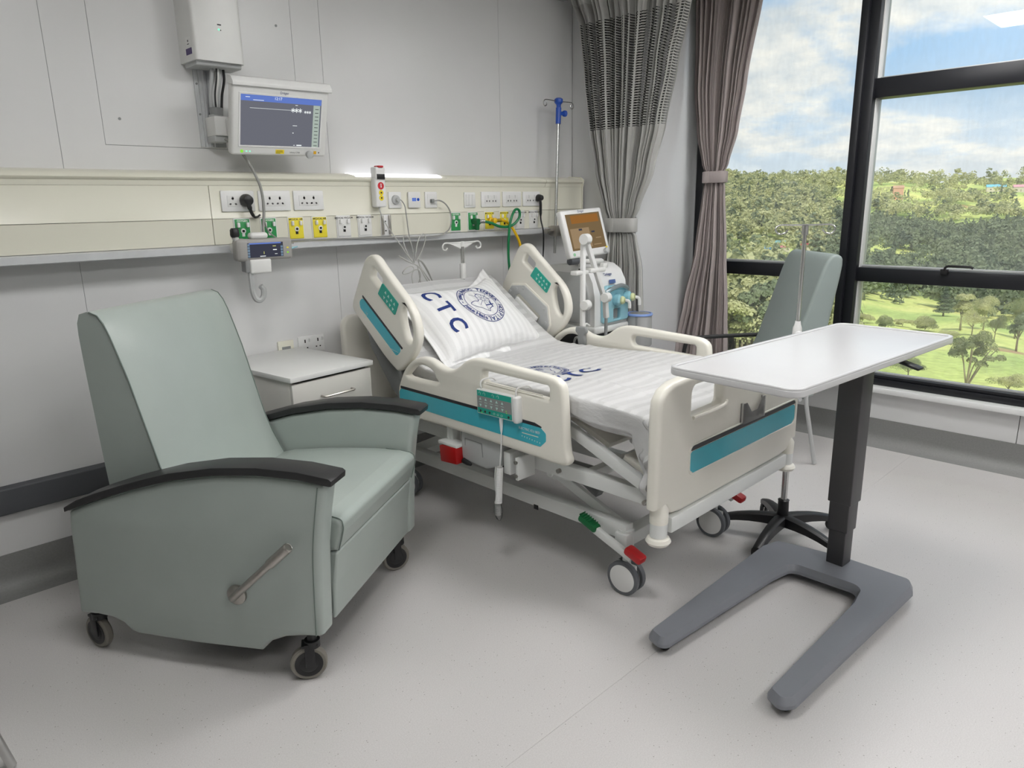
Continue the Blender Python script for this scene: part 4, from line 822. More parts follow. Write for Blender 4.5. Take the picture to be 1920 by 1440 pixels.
MB().bx(2.30, 2.36, 1.83, 2.35, 0.36, 0.42, 0.01).cyl((2.33, 1.62, 0.34), (2.33, 1.85, 0.385), 0.014).box((2.33, 1.86, 0.34), (0.05, 0.10, 0.05), 0.006, rot=Matrix.Rotation(0.5, 4, 'X')).build('actuator', M_midgrey, bed)
for x in (2.09, 2.96):
    m1 = MB(); beam((x, 1.83, 0.690), (x, 1.375, 0.510), 0.03, 0.045, m1); m1.build('leg_section_frame', M_bedw, bed)
for k, (ya, za, yb2, zb2) in enumerate(((1.83, 0.712, 1.62, 0.629), (1.55, 0.601, 1.40, 0.541))):
    m1 = MB(); beam((2.525, ya, za), (2.525, yb2, zb2), 0.80, 0.022, m1); m1.build('mattress_board', M_bed, bed)
m1 = MB(); beam((2.525, 1.84, 0.70), (2.525, 2.62, 0.66), 0.86, 0.03, m1); m1.build('seat_board', M_bedw, bed)
m1 = MB(); beam((2.525, 2.66, 0.66), (2.525, 3.22, 1.06), 0.86, 0.03, m1); m1.build('backrest_board', M_bedw, bed)
for x in (2.09, 2.96): 
    m1 = MB(); beam((x, 1.84, 0.69), (x, 2.66, 0.655), 0.03, 0.04, m1); beam((x, 2.66, 0.655), (x, 3.22, 1.05), 0.03, 0.04, m1); m1.build('section_frame', M_bedw, bed)
# rail hinges and covers on the near side
XA = 1.992
v_, f_ = plate(rpoly([(2.365, .565), (2.36, .425), (2.20, .418), (2.11, .45), (2.095, .545), (2.16, .572)], [0.01, 0.02, 0.01, 0.02, 0.01, 0.01]), [], 0.07, 0.012)
cvr = MB().add(v_, f_, YZ(2.035)).build('actuator_cover', M_greyp, bed)
m1 = MB(); 
for a, b in (((2.33, .535), (2.22, .532)), ((2.22, .532), (2.215, .47)), ((2.33, .535), (2.33, .50))): m1.cyl((1.9985, a[0], a[1]), (1.9985, b[0], b[1]), 0.0015, n=5)
m1.build('seam_line', M_midgrey, cvr)
v_, f_ = plate(rpoly([(3.115, 1.01), (3.02, 1.04), (2.84, .80), (2.79, .66), (2.84, .62), (2.90, .66), (3.06, .85)], 0.02), [], 0.06, 0.012)
cvr = MB().add(v_, f_, YZ(2.045)).build('backrest_cover', M_midgrey, bed)
MB().bx(2.00, 2.09, 2.045, 2.085, 0.43, 0.53, 0.004).bx(1.985, 2.09, 1.985, 2.0, 0.425, 0.525, 0.003).build('rail_bracket', M_bedw, bed)
for z in (0.445, 0.505): MB().cyl((1.978, 1.993, z), (1.99, 1.993, z), 0.008, n=8).build('bolt', M_brush, bed)
MB().bx(2.01, 2.06, 2.43, 2.475, 0.47, 0.60, 0.008).box((2.0, 2.42, 0.492), (0.07, 0.13, 0.016), 0.005).build('box_bracket', M_bedw, bed)
MB().box((1.985, 2.41, 0.445), (0.05, 0.115, 0.078), 0.006, rot=Matrix.Rotation(-0.08, 4, 'X')).build('red_box', M_redbox, bed)
MB().lathe([(0.014, 0), (0.012, 0.03), (0.006, 0.05)], (2.0, 2.345, 0.425), (0, -1, -0.2), 12).build('black_plug', M_black, bed)
MB().bx(2.105, 2.108, 1.985, 2.01, 0.255, 0.275).build('frame_slot', M_hole, bed)
# brake pedals
for sx in (-1, 1):
    x = XCB+sx*0.40; 
    m1 = MB(); beam((x, 1.70, 0.262), (x, 1.50, 0.192), 0.022, 0.032, m1); m1.build('pedal_bar', M_bedw, bed)
    m1 = MB(); m1.box((x, 1.715, 0.275), (0.045, 0.095, 0.03), 0.010, rot=Matrix.Rotation(0.36, 4, 'X'))
    gp = m1.build('green_pedal', M_grn, bed)
    m1 = MB()
    for k in range(7): m1.box((x, 1.685+k*0.011, 0.2815+k*0.0041), (0.036, 0.004, 0.004), rot=Matrix.Rotation(0.36, 4, 'X'))
    m1.build('pedal_ribs', M_grn, gp)
    m1 = MB(); m1.box((x, 1.485, 0.212), (0.05, 0.085, 0.034), 0.012, rot=Matrix.Rotation(0.36, 4, 'X')); m1.build('red_pedal', M_red, bed)
def caster(x, y, parent, r=0.072, w_=0.062, col_=M_tyre, disc=M_white, yaw=0.0, stemz=0.20, name='caster'):
    R = Matrix.Translation((x, y, 0)) @ Matrix.Rotation(yaw, 4, 'Z')
    cs = MB().add([], []); cs.cyl(R @ Vector((0, 0.0, r*1.1)), R @ Vector((0, 0, stemz)), 0.018).box((0, 0, r+0.004), (0.016, r*1.3, r*1.5), 0.006, R)
    cp = cs.build(name, M_bedw if disc is not None else M_black, parent)
    for s_ in (-1, 1):
        wv = MB().lathe([(r*0.78, 0), (r*0.97, 0.001), (r, 0.006), (r, w_*0.34), (r*0.96, w_*0.38), (r*0.7, w_*0.38)], R @ Vector((s_*0.010, 0, r)), R.to_3x3() @ Vector((s_, 0, 0)), 36)
        wv.build('tyre', col_, cp)
        if disc is not None: MB().lathe([(r*0.80, 0), (r*0.80, w_*0.385), (r*0.74, w_*0.42), (0.001, w_*0.43)], R @ Vector((s_*0.010, 0, r)), R.to_3x3() @ Vector((s_, 0, 0)), 36).build('wheel_cover', disc, cp)
    return cp
caster(2.178, 1.562, bed, yaw=0.05); caster(2.885, 1.575, bed, yaw=0.05); caster(2.19, 3.04, bed, yaw=0.4); caster(2.86, 2.98, bed, yaw=0.9)
# bed drip pole
t = thing('bed_iv_pole', 'small white drip hook on a steel pole at the bed head', 'IV pole', (2.775, 3.23, 0.5))
MB().cyl((2.775, 3.20, 0.50), (2.775, 3.20, 1.335), 0.011).build('pole', M_steel, t)
MB().lathe([(0.016, 0), (0.019, 0.01), (0.018, 0.085), (0.014, 0.09)], (2.775, 3.20, 1.13), (0, 0, 1), 16).build('collar', M_white, t)
MB().lathe([(0.014, 0), (0.013, 0.03)], (2.775, 3.20, 1.315), (0, 0, 1), 16).box((2.775, 3.20, 1.338), (0.20, 0.010, 0.010), 0.003).prism([(-0.09, 0), (0.09, 0), (0.012, -0.03), (-0.012, -0.03)], lambda a, b, d: (2.775+a, d, 1.334+b), 3.197, 3.203).build('hook_head', M_white, t)
for s_ in (-1, 1): MB().tube([(2.775+s_*0.09, 3.20, 1.337), (2.775+s_*0.125, 3.20, 1.340), (2.775+s_*0.145, 3.20, 1.325), (2.775+s_*0.142, 3.20, 1.305), (2.775+s_*0.122, 3.20, 1.300), (2.775+s_*0.110, 3.20, 1.312)], 0.0048, 8, 5).build('hook', M_white, t)

# ------------------------------------------------------------------ mattress + sheet
def zprof(y):
    pts = [(1.30, .795), (1.38, .805), (1.55, .812), (1.75, .83), (2.0, .815), (2.3, .80), (2.55, .788), (2.66, .796), (2.74, .835), (2.85, .905), (3.0, 1.005), (3.15, 1.105), (3.25, 1.16)]
    for (a, za), (b, zb) in zip(pts, pts[1:]):
        if y <= b: return za+(zb-za)*max(0, (y-a)/(b-a))
    return pts[-1][1]
XS0, XS1 = 2.055, 2.99
def wr(x, y):
    v = Vector((x*2.2, y*5.0, 0)); h = 0.010*noise.noise(v)+0.005*noise.noise(Vector((x*6, y*14, 3.0)))
    for cx_ in (2.29, 2.525, 2.76): h += 0.0045*math.exp(-((x-cx_)/0.010)**2)*(1 if y < 2.6 else 0.3)
    for cy_ in (1.62, 2.02, 2.42): h += 0.004*math.exp(-((y-cy_)/0.009)**2)
    h += 0.0025*math.sin(y*95+2.5*noise.noise(Vector((x*3, y*2, 7))))*math.exp(-((y-2.55)/0.25)**2)
    return h
def zsheet(x, y): return zprof(y)+wr(x, y)
mm = MB(); mm.grid(lambda u, v: (XS0+0.015+(XS1-XS0-0.03)*u, 1.385+1.83*v, zprof(1.385+1.83*v)-0.014), 6, 40)
n0 = len(mm.v); mm.grid(lambda u, v: (XS0+0.015+(XS1-XS0-0.03)*u, 1.385+1.83*v, zprof(1.385+1.83*v)-0.115+0.02*(1-v)), 6, 40)
for j in range(40):
    for e_ in (0, 6): a = j*7+e_; mm.f.append((a, a+7, n0+a+7, n0+a))
for i in range(6): mm.f.append((i, i+1, n0+i+1, n0+i)); b_ = 40*7; mm.f.append((b_+i, b_+i+1, n0+b_+i+1, n0+b_+i))
tag(mm.build('mattress', M_plain, smooth=60), 'white mattress under the striped sheet on the hospital bed', 'mattress')
NS, NL = 150, 250
def sheetpt(i, j):
    # across: left hang, top, right hang ; along: foot drop, top
    s_ = i/NS; hang = 0.30; tw = XS1-XS0; tot = tw+2*hang; p = s_*tot
    l_ = j/NL; fd = 0.26; tl = 3.20-1.385; q = l_*(fd+tl)
    if q < fd: dzf = (fd-q); y = 1.385-0.03*min(1, dzf/0.04)+0.0*dzf; yy = 1.385
    else: dzf = 0; y = 1.385+(q-fd); yy = y
    if p < hang: dzs = hang-p; x = XS0; sd = -1
    elif p > hang+tw: dzs = p-hang-tw; x = XS1; sd = 1
    else: dzs = 0; x = XS0+(p-hang); sd = 0
    hl = 0.125 if yy > 1.46 else 0.125+0.16*((1.46-yy)/0.075)**1.5
    dzs = dzs*hl/hang
    hem = 0.012*noise.noise(Vector((yy*3, 9.1, 0)))
    z = zprof(yy)
    def rnd(d): return d-0.02*(1-math.exp(-d/0.02)) if d > 0 else 0
    bulge = 0
    if sd: 
        x += sd*(0.020*(1-math.exp(-dzs/0.025))+0.018*noise.noise(Vector((yy*5, dzs*9, 2)))*min(1, dzs/0.08)+0.012*math.sin(yy*23+dzs*15)*min(1, dzs/0.15)*(1 if yy < 1.9 else 0.2))
        tuck = max(0, dzs-0.095) if yy > 1.46 else 0
        x -= sd*tuck*1.2
        x = x if yy < 1.70 else (max(x, 2.035) if sd < 0 else min(x, 3.02))
    if dzf: y += -0.012*(1-math.exp(-dzf/0.02))+0.008*noise.noise(Vector((x*8, dzf*8, 5)))
    y = max(y, 1.350)
    d = max(rnd(dzs), rnd(dzf)) if not (dzs and dzf) else max(rnd(dzs), rnd(dzf))+0.25*min(rnd(dzs), rnd(dzf))
    if dzs and dzf: bul = min(dzs, dzf); x += sd*bul*0.22*(0.6+0.5*math.sin(d*60)); y = max(1.350, y+0.03*math.sin(dzs*50))
    hh = wr(x, y)*(1 if not (dzs or dzf) else 0.3)
    return (x, y, z+hh-d+hem*min(1, d/0.1)), (p, q)
mb = MB(); uv = []
for j in range(NL+1):
    for i in range(NS+1): a, b = sheetpt(i, j); mb.v.append(a); uv.append(b)
for j in range(NL):
    for i in range(NS): a = j*(NS+1)+i; mb.f.append((a, a+1, a+NS+2, a+NS+1))
sh = mb.build('bed_sheet', M_sheet, smooth=180, uv=uv)
tag(sh, 'white satin striped sheet with blue hospital print over the mattress', 'bed sheet')
# printing that follows a cloth surface
def drape(vs, fs, fn, cut=0.008):
    b = bmesh.new(); vv = [b.verts.new(v) for v in vs]
    for f_ in fs:
        try: b.faces.new([vv[i] for i in f_])
        except ValueError: pass
    bmesh.ops.triangulate(b, faces=b.faces[:])
    for _ in range(4):
        es = [e for e in b.edges if e.calc_length() > cut]
        if not es: break
        bmesh.ops.subdivide_edges(b, edges=es, cuts=1); bmesh.ops.triangulate(b, faces=b.faces[:])
    b.verts.index_update(); out_ = ([fn(v.co.x, v.co.y) for v in b.verts], [[v.index for v in q.verts] for q in b.faces]); b.free(); return out_
def line2(pts, w_):
    vs = []; fs = []
    for i, p in enumerate(pts):
        a = Vector(pts[max(0, i-1)]); b = Vector(pts[min(len(pts)-1, i+1)]); d = (b-a); d = d.normalized() if d.length else Vector((1, 0)); n_ = Vector((-d.y, d.x))*w_/2
        vs += [(p[0]+n_.x, p[1]+n_.y, 0), (p[0]-n_.x, p[1]-n_.y, 0)]
    for i in range(len(pts)-1): fs.append((2*i, 2*i+1, 2*i+3, 2*i+2))
    return vs, fs
def join2(lst):
    V_ = []; F_ = []
    for v, f_ in lst: o = len(V_); V_ += [tuple(q) for q in v]; F_ += [tuple(i+o for i in q) for q in f_]
    return V_, F_
def xf2(g, x, y, ang=0, s_=1):
    ca, sa = math.cos(ang)*s_, math.sin(ang)*s_
    return [(x+v[0]*ca-v[1]*sa, y+v[0]*sa+v[1]*ca, 0) for v in g[0]], g[1]
def crest_geo(R):
    L_ = []
    for r, w_ in ((R, R*0.030), (R*0.72, R*0.026)): L_.append(line2([(r*math.cos(2*PI*k/60), r*math.sin(2*PI*k/60)) for k in range(61)], w_))
    s_ = 'AGC TENWEK HOSPITAL'; a0, a1 = math.radians(200), math.radians(-20)
    for k, ch in enumerate(s_):
        if ch == ' ': continue
        a = a0+(a1-a0)*(k+0.5)/len(s_); L_.append(xf2(text_geo(ch, R*0.26, bold=R*0.007), R*0.86*math.cos(a), R*0.86*math.sin(a), a-PI/2))
    s_ = 'We Treat - Jesus Heals'; a0, a1 = math.radians(-158), math.radians(-22)
    for k, ch in enumerate(s_):
        if ch == ' ': continue
        a = a0+(a1-a0)*(k+0.5)/len(s_); L_.append(xf2(text_geo(ch, R*0.25, bold=R*0.007), R*0.86*math.cos(a), R*0.86*math.sin(a), a+PI/2))
    afr = [(-.30, .40), (-.10, .50), (.10, .44), (.30, .38), (.40, .15), (.52, .08), (.40, -.08), (.30, -.22), (.22, -.40), (.08, -.56), (-.02, -.52), (-.08, -.30), (-.05, -.12), (-.16, -.04), (-.36, -.02), (-.46, .14), (-.42, .28), (-.30, .40)]
    L_.append(line2([(q.x*R, q.y*R) for q in crom([Vector((a, b, 0)) for a, b in afr], 3)], R*0.028))
    for k in range(10):
        a = PI*0.5+(k-1)*0.63; L_.append(line2([(-.12*R+.08*R*math.cos(a), .22*R+.08*R*math.sin(a)), (-.12*R+(.30+0.16*(k % 3))*R*math.cos(a), .22*R+(.30+0.16*(k % 3))*R*math.sin(a))], R*0.016))
    L_.append(line2([(-.12*R+.09*R*math.cos(2*PI*k/16), .22*R+.09*R*math.sin(2*PI*k/16)) for k in range(17)], R*0.016))
    L_.append(line2([(.20*R, .52*R), (.20*R, .10*R)], R*0.05)); L_.append(line2([(.06*R, .40*R), (.34*R, .40*R)], R*0.05))
    return join2(L_)
def sheetmap(ox, oy, ang, lift=0.003):
    ca, sa = math.cos(ang), math.sin(ang)
    def fn(a, b): x = ox+a*ca-b*sa; y = oy+a*sa+b*ca; return (x, y, zsheet(x, y)+lift)
    return fn
letters = join2([xf2(text_geo(ch, 0.130, bold=0.004), dx, 0, 0) for ch, dx in (('C', -0.108), ('T', 0), ('C', 0.108))])
v_, f_ = drape(*letters, sheetmap(2.345, 1.983, 0.03)); MB().add(v_, f_).build('printed_letters', M_navy, sh, smooth=None)
v_, f_ = drape(*crest_geo(0.120), sheetmap(2.335, 2.165, 0.03)); MB().add(v_, f_).build('printed_emblem', M_navy, sh, smooth=None)
# pillow
PC = Vector((2.535, 2.885, 0.925)); aP = math.radians(38)
PV = Vector((0, math.cos(aP), math.sin(aP))); PU = Vector((1, 0.10, 0.0)).normalized(); PN = PU.cross(PV).normalized(); PV = PN.cross(PU)
PW, PH, FL = 0.70, 0.46, 0.035
def thick(u, v):
    a = max(0, 1-abs(u)**3.0); b = max(0, 1-abs(v)**2.6); return 0.078*(a*b)**0.5
def pil(u, v, top=True):  # u,v in metres from the centre
    uu = u/(PW/2); vv = v/(PH/2); t_ = thick(max(-1, min(1, uu)), max(-1, min(1, vv))) if abs(uu) < 1 and abs(vv) < 1 else 0
    k = 1+0.07*abs(uu*vv)**2
    sag = -0.035*(1-min(1, abs(uu))**2)*max(0, vv)**3
    w_ = 0.006*noise.noise(Vector((u*9, v*9, 1)))+0.004*math.sin(u*42+3*noise.noise(Vector((u*4, v*4, 0))))*max(0, -vv)**2*(1 if t_ > 0 else 0.6)
    edge = 0.006*math.sin(u*30)*(1 if abs(vv) > 0.9 else 0)
    h = (t_*1.35+w_) if top else (-t_*0.3-0.006)
    corner = 0.05*max(0, vv)*max(0, uu)**3
    return PC+PU*(u*k)+PV*(v*k+sag+corner)+PN*(h+edge+0.035)
mb = MB(); uv = []; NU, NV = 110, 76; hw, hh_ = PW/2+FL, PH/2+FL
for top in (True, False):
    for j in range(NV+1):
        for i in range(NU+1):
            u = -hw+2*hw*i/NU; v = -hh_+2*hh_*j/NV; p = pil(u, v, top); mb.v.append(tuple(p)); uv.append((u, v))
off = (NU+1)*(NV+1)
for j in range(NV):
    for i in range(NU):
        a = j*(NU+1)+i; mb.f.append((a, a+1, a+NU+2, a+NU+1)); mb.f.append((off+a+NU+1, off+a+NU+2, off+a+1, off+a))
for i in range(NU): mb.f.append((i+1, i, off+i, off+i+1)); a = NV*(NU+1); mb.f.append((a+i, a+i+1, off+a+i+1, off+a+i))
for j in range(NV): a = j*(NU+1); mb.f.append((a, a+NU+1, off+a+NU+1, off+a)); a += NU; mb.f.append((a+NU+1, a, off+a, off+a+NU+1))
po = tag(mb.build('pillow', M_pillow, smooth=180, uv=uv), 'white flanged pillow with blue letters and round emblem on the raised backrest', 'pillow')
def pmap(cu, cv, ang, lift=0.0016):
    ca, sa = math.cos(ang), math.sin(ang)
    def fn(a, b): u = cu+a*ca-b*sa; v = cv+a*sa+b*ca; return tuple(pil(u, v)+PN*lift)
    return fn
letters = join2([xf2(text_geo(ch, 0.125, bold=0.003), dx, 0, 0) for ch, dx in (('C', -0.115), ('T', 0), ('C', 0.115))])
v_, f_ = drape(*letters, pmap(-0.235, 0.035, -PI/2)); MB().add(v_, f_).build('printed_letters', M_navy, po, smooth=None)
v_, f_ = drape(*crest_geo(0.140), pmap(0.02, 0.02, -PI/2)); MB().add(v_, f_).build('printed_emblem', M_navy, po, smooth=None)
v_, f_ = drape(*line2([(-PW/2+0.01, -PH/2+0.002), (PW/2-0.01, -PH/2+0.002)], 0.003), lambda a, b: tuple(pil(a, b)+PN*0.001), 0.01); MB().add(v_, f_).build('flange_stitching', M_plain, po, smooth=None)
# ------------------------------------------------------------------ pendant control, far remote
t = thing('bed_pendant', 'white bed control pendant with green keypad hooked on the near side rail', 'remote control', (1.96, 2.06, 0.69))
PF = frame((1.955, 2.190, 0.690), (0, -1, 0.015), (0, 0.03, 1))
MB().box((0.122, 0.053, -0.012), (0.25, 0.108, 0.026), 0.006, PF, 3).box((0.236, 0.053, -0.006), (0.028, 0.112, 0.04), 0.010, PF, 3).build('housing', M_white2, t)
MB().box((0.106, 0.053, 0.0012), (0.205, 0.098, 0.001), 0, PF).build('keypad_face', M_green, t, smooth=None)
MB().box((0.106, 0.053, 0.0022), (0.205, 0.050, 0.0008), 0, PF).build('keypad_centre', M_midgrey, t, smooth=None)
mb = MB()
for k in range(5):
    for zz_, sg in ((0.066, 1), (0.040, -1)):
        cx_ = 0.024+k*0.033; mb.add([PF @ Vector((cx_-0.007, zz_-sg*0.004, 0.003)), PF @ Vector((cx_+0.007, zz_-sg*0.004, 0.003)), PF @ Vector((cx_, zz_+sg*0.008, 0.003))], [(0, 1, 2)])
    mb.box((cx_, 0.053, 0.003), (0.018, 0.0016, 0.0004), 0, PF)
for cx_ in (0.020, 0.048, 0.100, 0.130):
    mb.tube([PF @ Vector((cx_+0.006*math.cos(a), 0.088+0.008*math.sin(a), 0.0028)) for a in [-0.5+k*0.6 for k in range(7)]], 0.0007, 4)
for cx_ in (0.105, 0.128, 0.15): mb.tube([PF @ Vector((cx_+0.006*math.cos(a), 0.014+0.004*math.sin(a), 0.0028)) for a in [k*0.9 for k in range(8)]], 0.0007, 4)
mb.build('key_symbols', M_key, t, smooth=None)
for cx_ in (0.022, 0.050, 0.078, 0.190): MB().cyl(PF @ Vector((cx_, 0.014, 0.001)), PF @ Vector((cx_, 0.014, 0.003)), 0.0055, n=12).build('round_key', M_ink, t)
for cx_, cz_ in ((0.030, 0.008), (0.180, 0.030), (0.178, 0.038)): MB().cyl(PF @ Vector((cx_, cz_, 0.001)), PF @ Vector((cx_, cz_, 0.0034)), 0.002, n=8).build('green_lamp', M_ledg2, t)
for yy in (2.175, 1.965): MB().tube([(1.968, yy, 0.79), (1.962, yy, 0.82), (1.975, yy-0.004, 0.835), (2.01, yy-0.02, 0.838), (2.026, yy-0.025, 0.825)], 0.0035, 8, 5).build('hanging_hook', M_white2, t)
MB().lathe([(0.008, 0), (0.009, -0.012), (0.0075, -0.03), (0.006, -0.05), (0.004, -0.065)], (1.966, 2.058, 0.692), (0, 0, 1), 12).build('strain_relief', M_white2, t)
MB().tube([(1.966, 2.058, 0.64), (1.966, 2.062, 0.56), (1.964, 2.070, 0.475)], 0.0028, 8, 5).build('cord', M_white2, t)
pts = [(1.966+0.0135*math.cos(a), 2.073+0.013*math.sin(a)+0.012*(a/(2*PI*34)), 0.470-0.165*(a/(2*PI*34))) for a in [2*PI*k/10 for k in range(340)]]
MB().tube(pts, 0.0026, 5).build('coiled_cord', M_white2, t)
MB().lathe([(0.010, 0), (0.016, -0.02), (0.020, -0.05), (0.014, -0.078), (0.004, -0.092)], (1.968, 2.096, 0.312), (0, 0.12, 1), 14).build('cord_bag', M_clear, t)
pts = [(1.968+0.012*math.cos(a), 2.094+0.012*math.sin(a), 0.310-0.065*(a/(2*PI*12))) for a in [2*PI*k/10 for k in range(120)]]
MB().tube(pts, 0.0026, 5).tube([(1.968, 2.10, 0.25), (1.985, 2.12, 0.30), (1.99, 2.13, 0.40), (1.995, 2.13, 0.45)], 0.0026, 6, 5).build('bagged_cord', M_white2, t)

t = thing('hand_remote', 'grey bed remote handset hooked over the far side rail', 'remote control', (3.02, 2.50, 0.78))
RF = frame((3.024, 2.503, 0.83), (0, -1, 0), (-0.10, 0, 1))
v_, f_ = plate(rpoly([(-0.022, -0.055), (0.022, -0.055), (0.026, -0.02), (0.022, 0.012), (0.040, 0.030), (0.034, 0.058), (-0.034, 0.058), (-0.040, 0.030), (-0.022, 0.012), (-0.026, -0.02)], 0.012), [], 0.024, 0.007)
MB().add(v_, f_, RF).build('housing', M_midgrey, t)
mb = MB(); 
for zz_ in (-0.042, -0.018, 0.020, 0.040):
    for s_ in (-1, 1):
        up = 0.008 if zz_ in (-0.018, 0.040) else -0.008; c_ = s_*0.012
        mb.add([RF @ Vector((c_-0.006, zz_, -0.0128)), RF @ Vector((c_+0.006, zz_, -0.0128)), RF @ Vector((c_, zz_+up, -0.0128))], [(0, 1, 2)])
mb.tube([RF @ Vector((0.007*math.cos(a), 0.047+0.006*math.sin(a), -0.0128)) for a in [2*PI*k/10 for k in range(11)]], 0.0012, 4)
mb.build('key_symbols', M_key, t, smooth=None)
MB().tube([(3.04, 2.50, 0.885), (3.055, 2.50, 0.90), (3.085, 2.50, 0.885)], 0.005, 8, 4).build('rail_hook', M_white, t)
tag(MB().tube([(3.11, 2.50, 0.80), (3.14, 2.54, 0.74), (3.13, 2.60, 0.72), (3.12, 2.64, 0.76), (3.12, 2.62, 0.80), (3.13, 2.58, 0.76), (3.15, 2.56, 0.70), (3.16, 2.60, 0.5), (3.15, 2.62, 0.3)], 0.007, 8, 6).build('remote_cord', M_midgrey), 'grey remote cord coiled behind the far rail by the ventilator', 'cord')

# ------------------------------------------------------------------ recliner (local: x forward, y to its far side)
t = thing('recliner', 'sage green vinyl hospital recliner with black armrests, reclining lever and casters', 'armchair', (1.005, 2.002, 0), math.atan2(-0.849, 0.528), local=True)
FZ = lambda y: frame((0, y, 0), (1, 0, 0), (0, 0, 1))   # normal = -y
side = [(-.850, .553), (-.858, .50), (-.862, .42), (-.872, .28), (-.880, .172), (-.872, .160), (-.80, .162), (-.745, .158), (-.70, .142), (-.672, .114), (-.645, .106), (-.40, .100), (-.160, .106), (-.122, .145), (-.066, .170), (.009, .183), (.060, .187), (.072, .195), (.080, .346), (.090, .499), (.108, .619), (.126, .706), (.120, .722), (.043, .734), (-.107, .739), (-.262, .726), (-.426, .697), (-.599, .648), (-.72, .608), (-.80, .578)]
def armtop(f_): 
    pts = [(-.86, .555), (-.72, .609), (-.599, .650), (-.426, .700), (-.262, .730), (-.107, .742), (.043, .737), (.15, .722)]
    for (a, za), (b, zb) in zip(pts, pts[1:]):
        if f_ <= b: return za+(zb-za)*(f_-a)/(b-a)
    return .722
for yc, sgn in ((-0.006, -1), (0.766, 1)):
    v_, f_ = plate(side, [], 0.088, 0.020, 4); sp = MB().add(v_, f_, FZ(yc)).build('side_panel', M_vinyl, t)
    yo = yc+sgn*0.0445
    MB().tube([(.052, yo, .195), (.058, yo, .346), (.068, yo, .499), (.086, yo, .619), (.103, yo, .715)], 0.0022, 6, 6).build('seam', M_pipe, sp)
    MB().tube([(-.855, yc+sgn*0.030, .556)]+[(x, yc+sgn*0.036, armtop(x)-0.004) for x in (-.75, -.6, -.45, -.3, -.15, 0, .10)], 0.003, 6, 4).build('seam', M_pipe, sp)
    up = [(x, armtop(x)) for x in (-.858, -.80, -.72, -.66, -.60, -.51, -.42, -.34, -.26, -.18, -.10, -.03, .04, .10, .145)]
    prof_ = up+[(.152, .724), (.155, .742)]+[(x, z+0.027*min(1, (x+.875)/0.12+0.45)) for x, z in reversed(up)]
    v_, f_ = plate(prof_, [], 0.102, 0.004, 2); MB().add(v_, f_, FZ(yc)).build('armrest', M_arm, t)
sp = [(-.52, .40), (-.53, .52), (-.42, .548), (-.25, .566), (-.05, .577), (.06, .575), (.108, .566), (.124, .548), (.120, .515), (.106, .470), (.098, .452), (-.2, .40)]
v_, f_ = plate(rpoly(sp, [0.01, .03, .02, 0, 0, .02, .02, .02, .02, .0, .012, .02]), [], 0.672, 0.016, 4); sc_ = MB().add(v_, f_, FZ(0.381)).build('seat', M_vinyl, t)
MB().tube([(.103, 0.052, .455), (.120, 0.052, .510), (.124, 0.054, .545), (.104, 0.056, .568), (0.0, 0.056, .578)], 0.0022, 6, 5).tube([(.103, 0.710, .455), (.120, 0.710, .510), (.124, 0.708, .545), (.104, 0.706, .568), (0.0, 0.706, .578)], 0.0022, 6, 5).build('seam', M_pipe, sc_)
v_, f_ = plate(rpoly([(.058, .200), (.048, .445), (.095, .447), (.098, .440), (.082, .330), (.072, .200)], [.008, .01, .01, .01, 0.05, .008]), [], 0.668, 0.010, 3); MB().add(v_, f_, FZ(0.381)).build('footrest_panel', M_vinyl, t)
MB().bx(-.70, .04, 0.05, 0.71, 0.19, 0.38, 0.01).build('underframe', M_blackr, t)
# backrest: grid surface with crowned front
def backpt(f0, z, y0, y1, k, bulge, n=20):
    return [(f0+bulge*(1-abs(2*i/n-1)**3), y0+(y1-y0)*i/n, z) for i in range(n+1)]
fr_ = [(-.440, .46), (-.475, .54), (-.515, .62), (-.545, .70), (-.570, .80), (-.595, .90), (-.620, 1.0), (-.645, 1.08), (-.668, 1.15), (-.685, 1.19), (-.705, 1.217), (-.735, 1.228)]
rr_ = [(-.735, .44), (-.755, .54), (-.765, .62), (-.770, .70), (-.775, .80), (-.780, .90), (-.785, 1.0), (-.788, 1.08), (-.790, 1.15), (-.788, 1.19), (-.775, 1.22), (-.745, 1.2285)]
mb = MB(); n = 24; rows = []
for k, (f0, z) in enumerate(fr_): rows.append([(f0+0.022*(1-abs(2*i/n-1)**4)*(1 if k < 9 else 0.5), 0.058+0.646*i/n, z+0.006*(1-abs(2*i/n-1)**4)*(1 if k > 8 else 0)) for i in range(n+1)])
for f0, z in reversed(rr_): rows.append([(f0-0.008*(1-abs(2*i/n-1)**4), 0.058+0.646*i/n, z) for i in range(n+1)])
for r_ in rows: mb.v += r_
for j in range(len(rows)-1):
    for i in range(n): a = j*(n+1)+i; mb.f.append((a, a+1, a+n+2, a+n+1))
for e_ in (0, n): mb.f.append(tuple(j*(n+1)+e_ for j in range(len(rows))))
bk = mb.build('backrest', M_vinyl, t, smooth=50)
for e_, s_ in ((0, -1), (n, 1)): MB().tube([Vector(rows[j][e_])+Vector((0.001, s_*0.001, 0)) for j in range(0, 12)], 0.0024, 6).build('seam', M_pipe, bk)
MB().lathe([(0.034, 0), (0.034, 0.010), (0.028, 0.015), (0.012, 0.017)], (-.222, -0.05, .316), (0, -1, 0), 28).build('lever_hub', M_brush, t)
MB().tube([(-.235, -0.062, .305), (-.222, -0.075, .316), (-.19, -0.088, .346), (-.055, -0.098, .469)], 0.0125, 14, 5).cyl((-.058, -0.098, .466), (.012, -0.100, .530), 0.0165, n=20).lathe([(0.0165, 0), (0.013, 0.005), (0.012, 0.004)], (.012, -0.100, .530), (0.07, 0, 0.064), 20).build('recline_lever', M_brush, t)
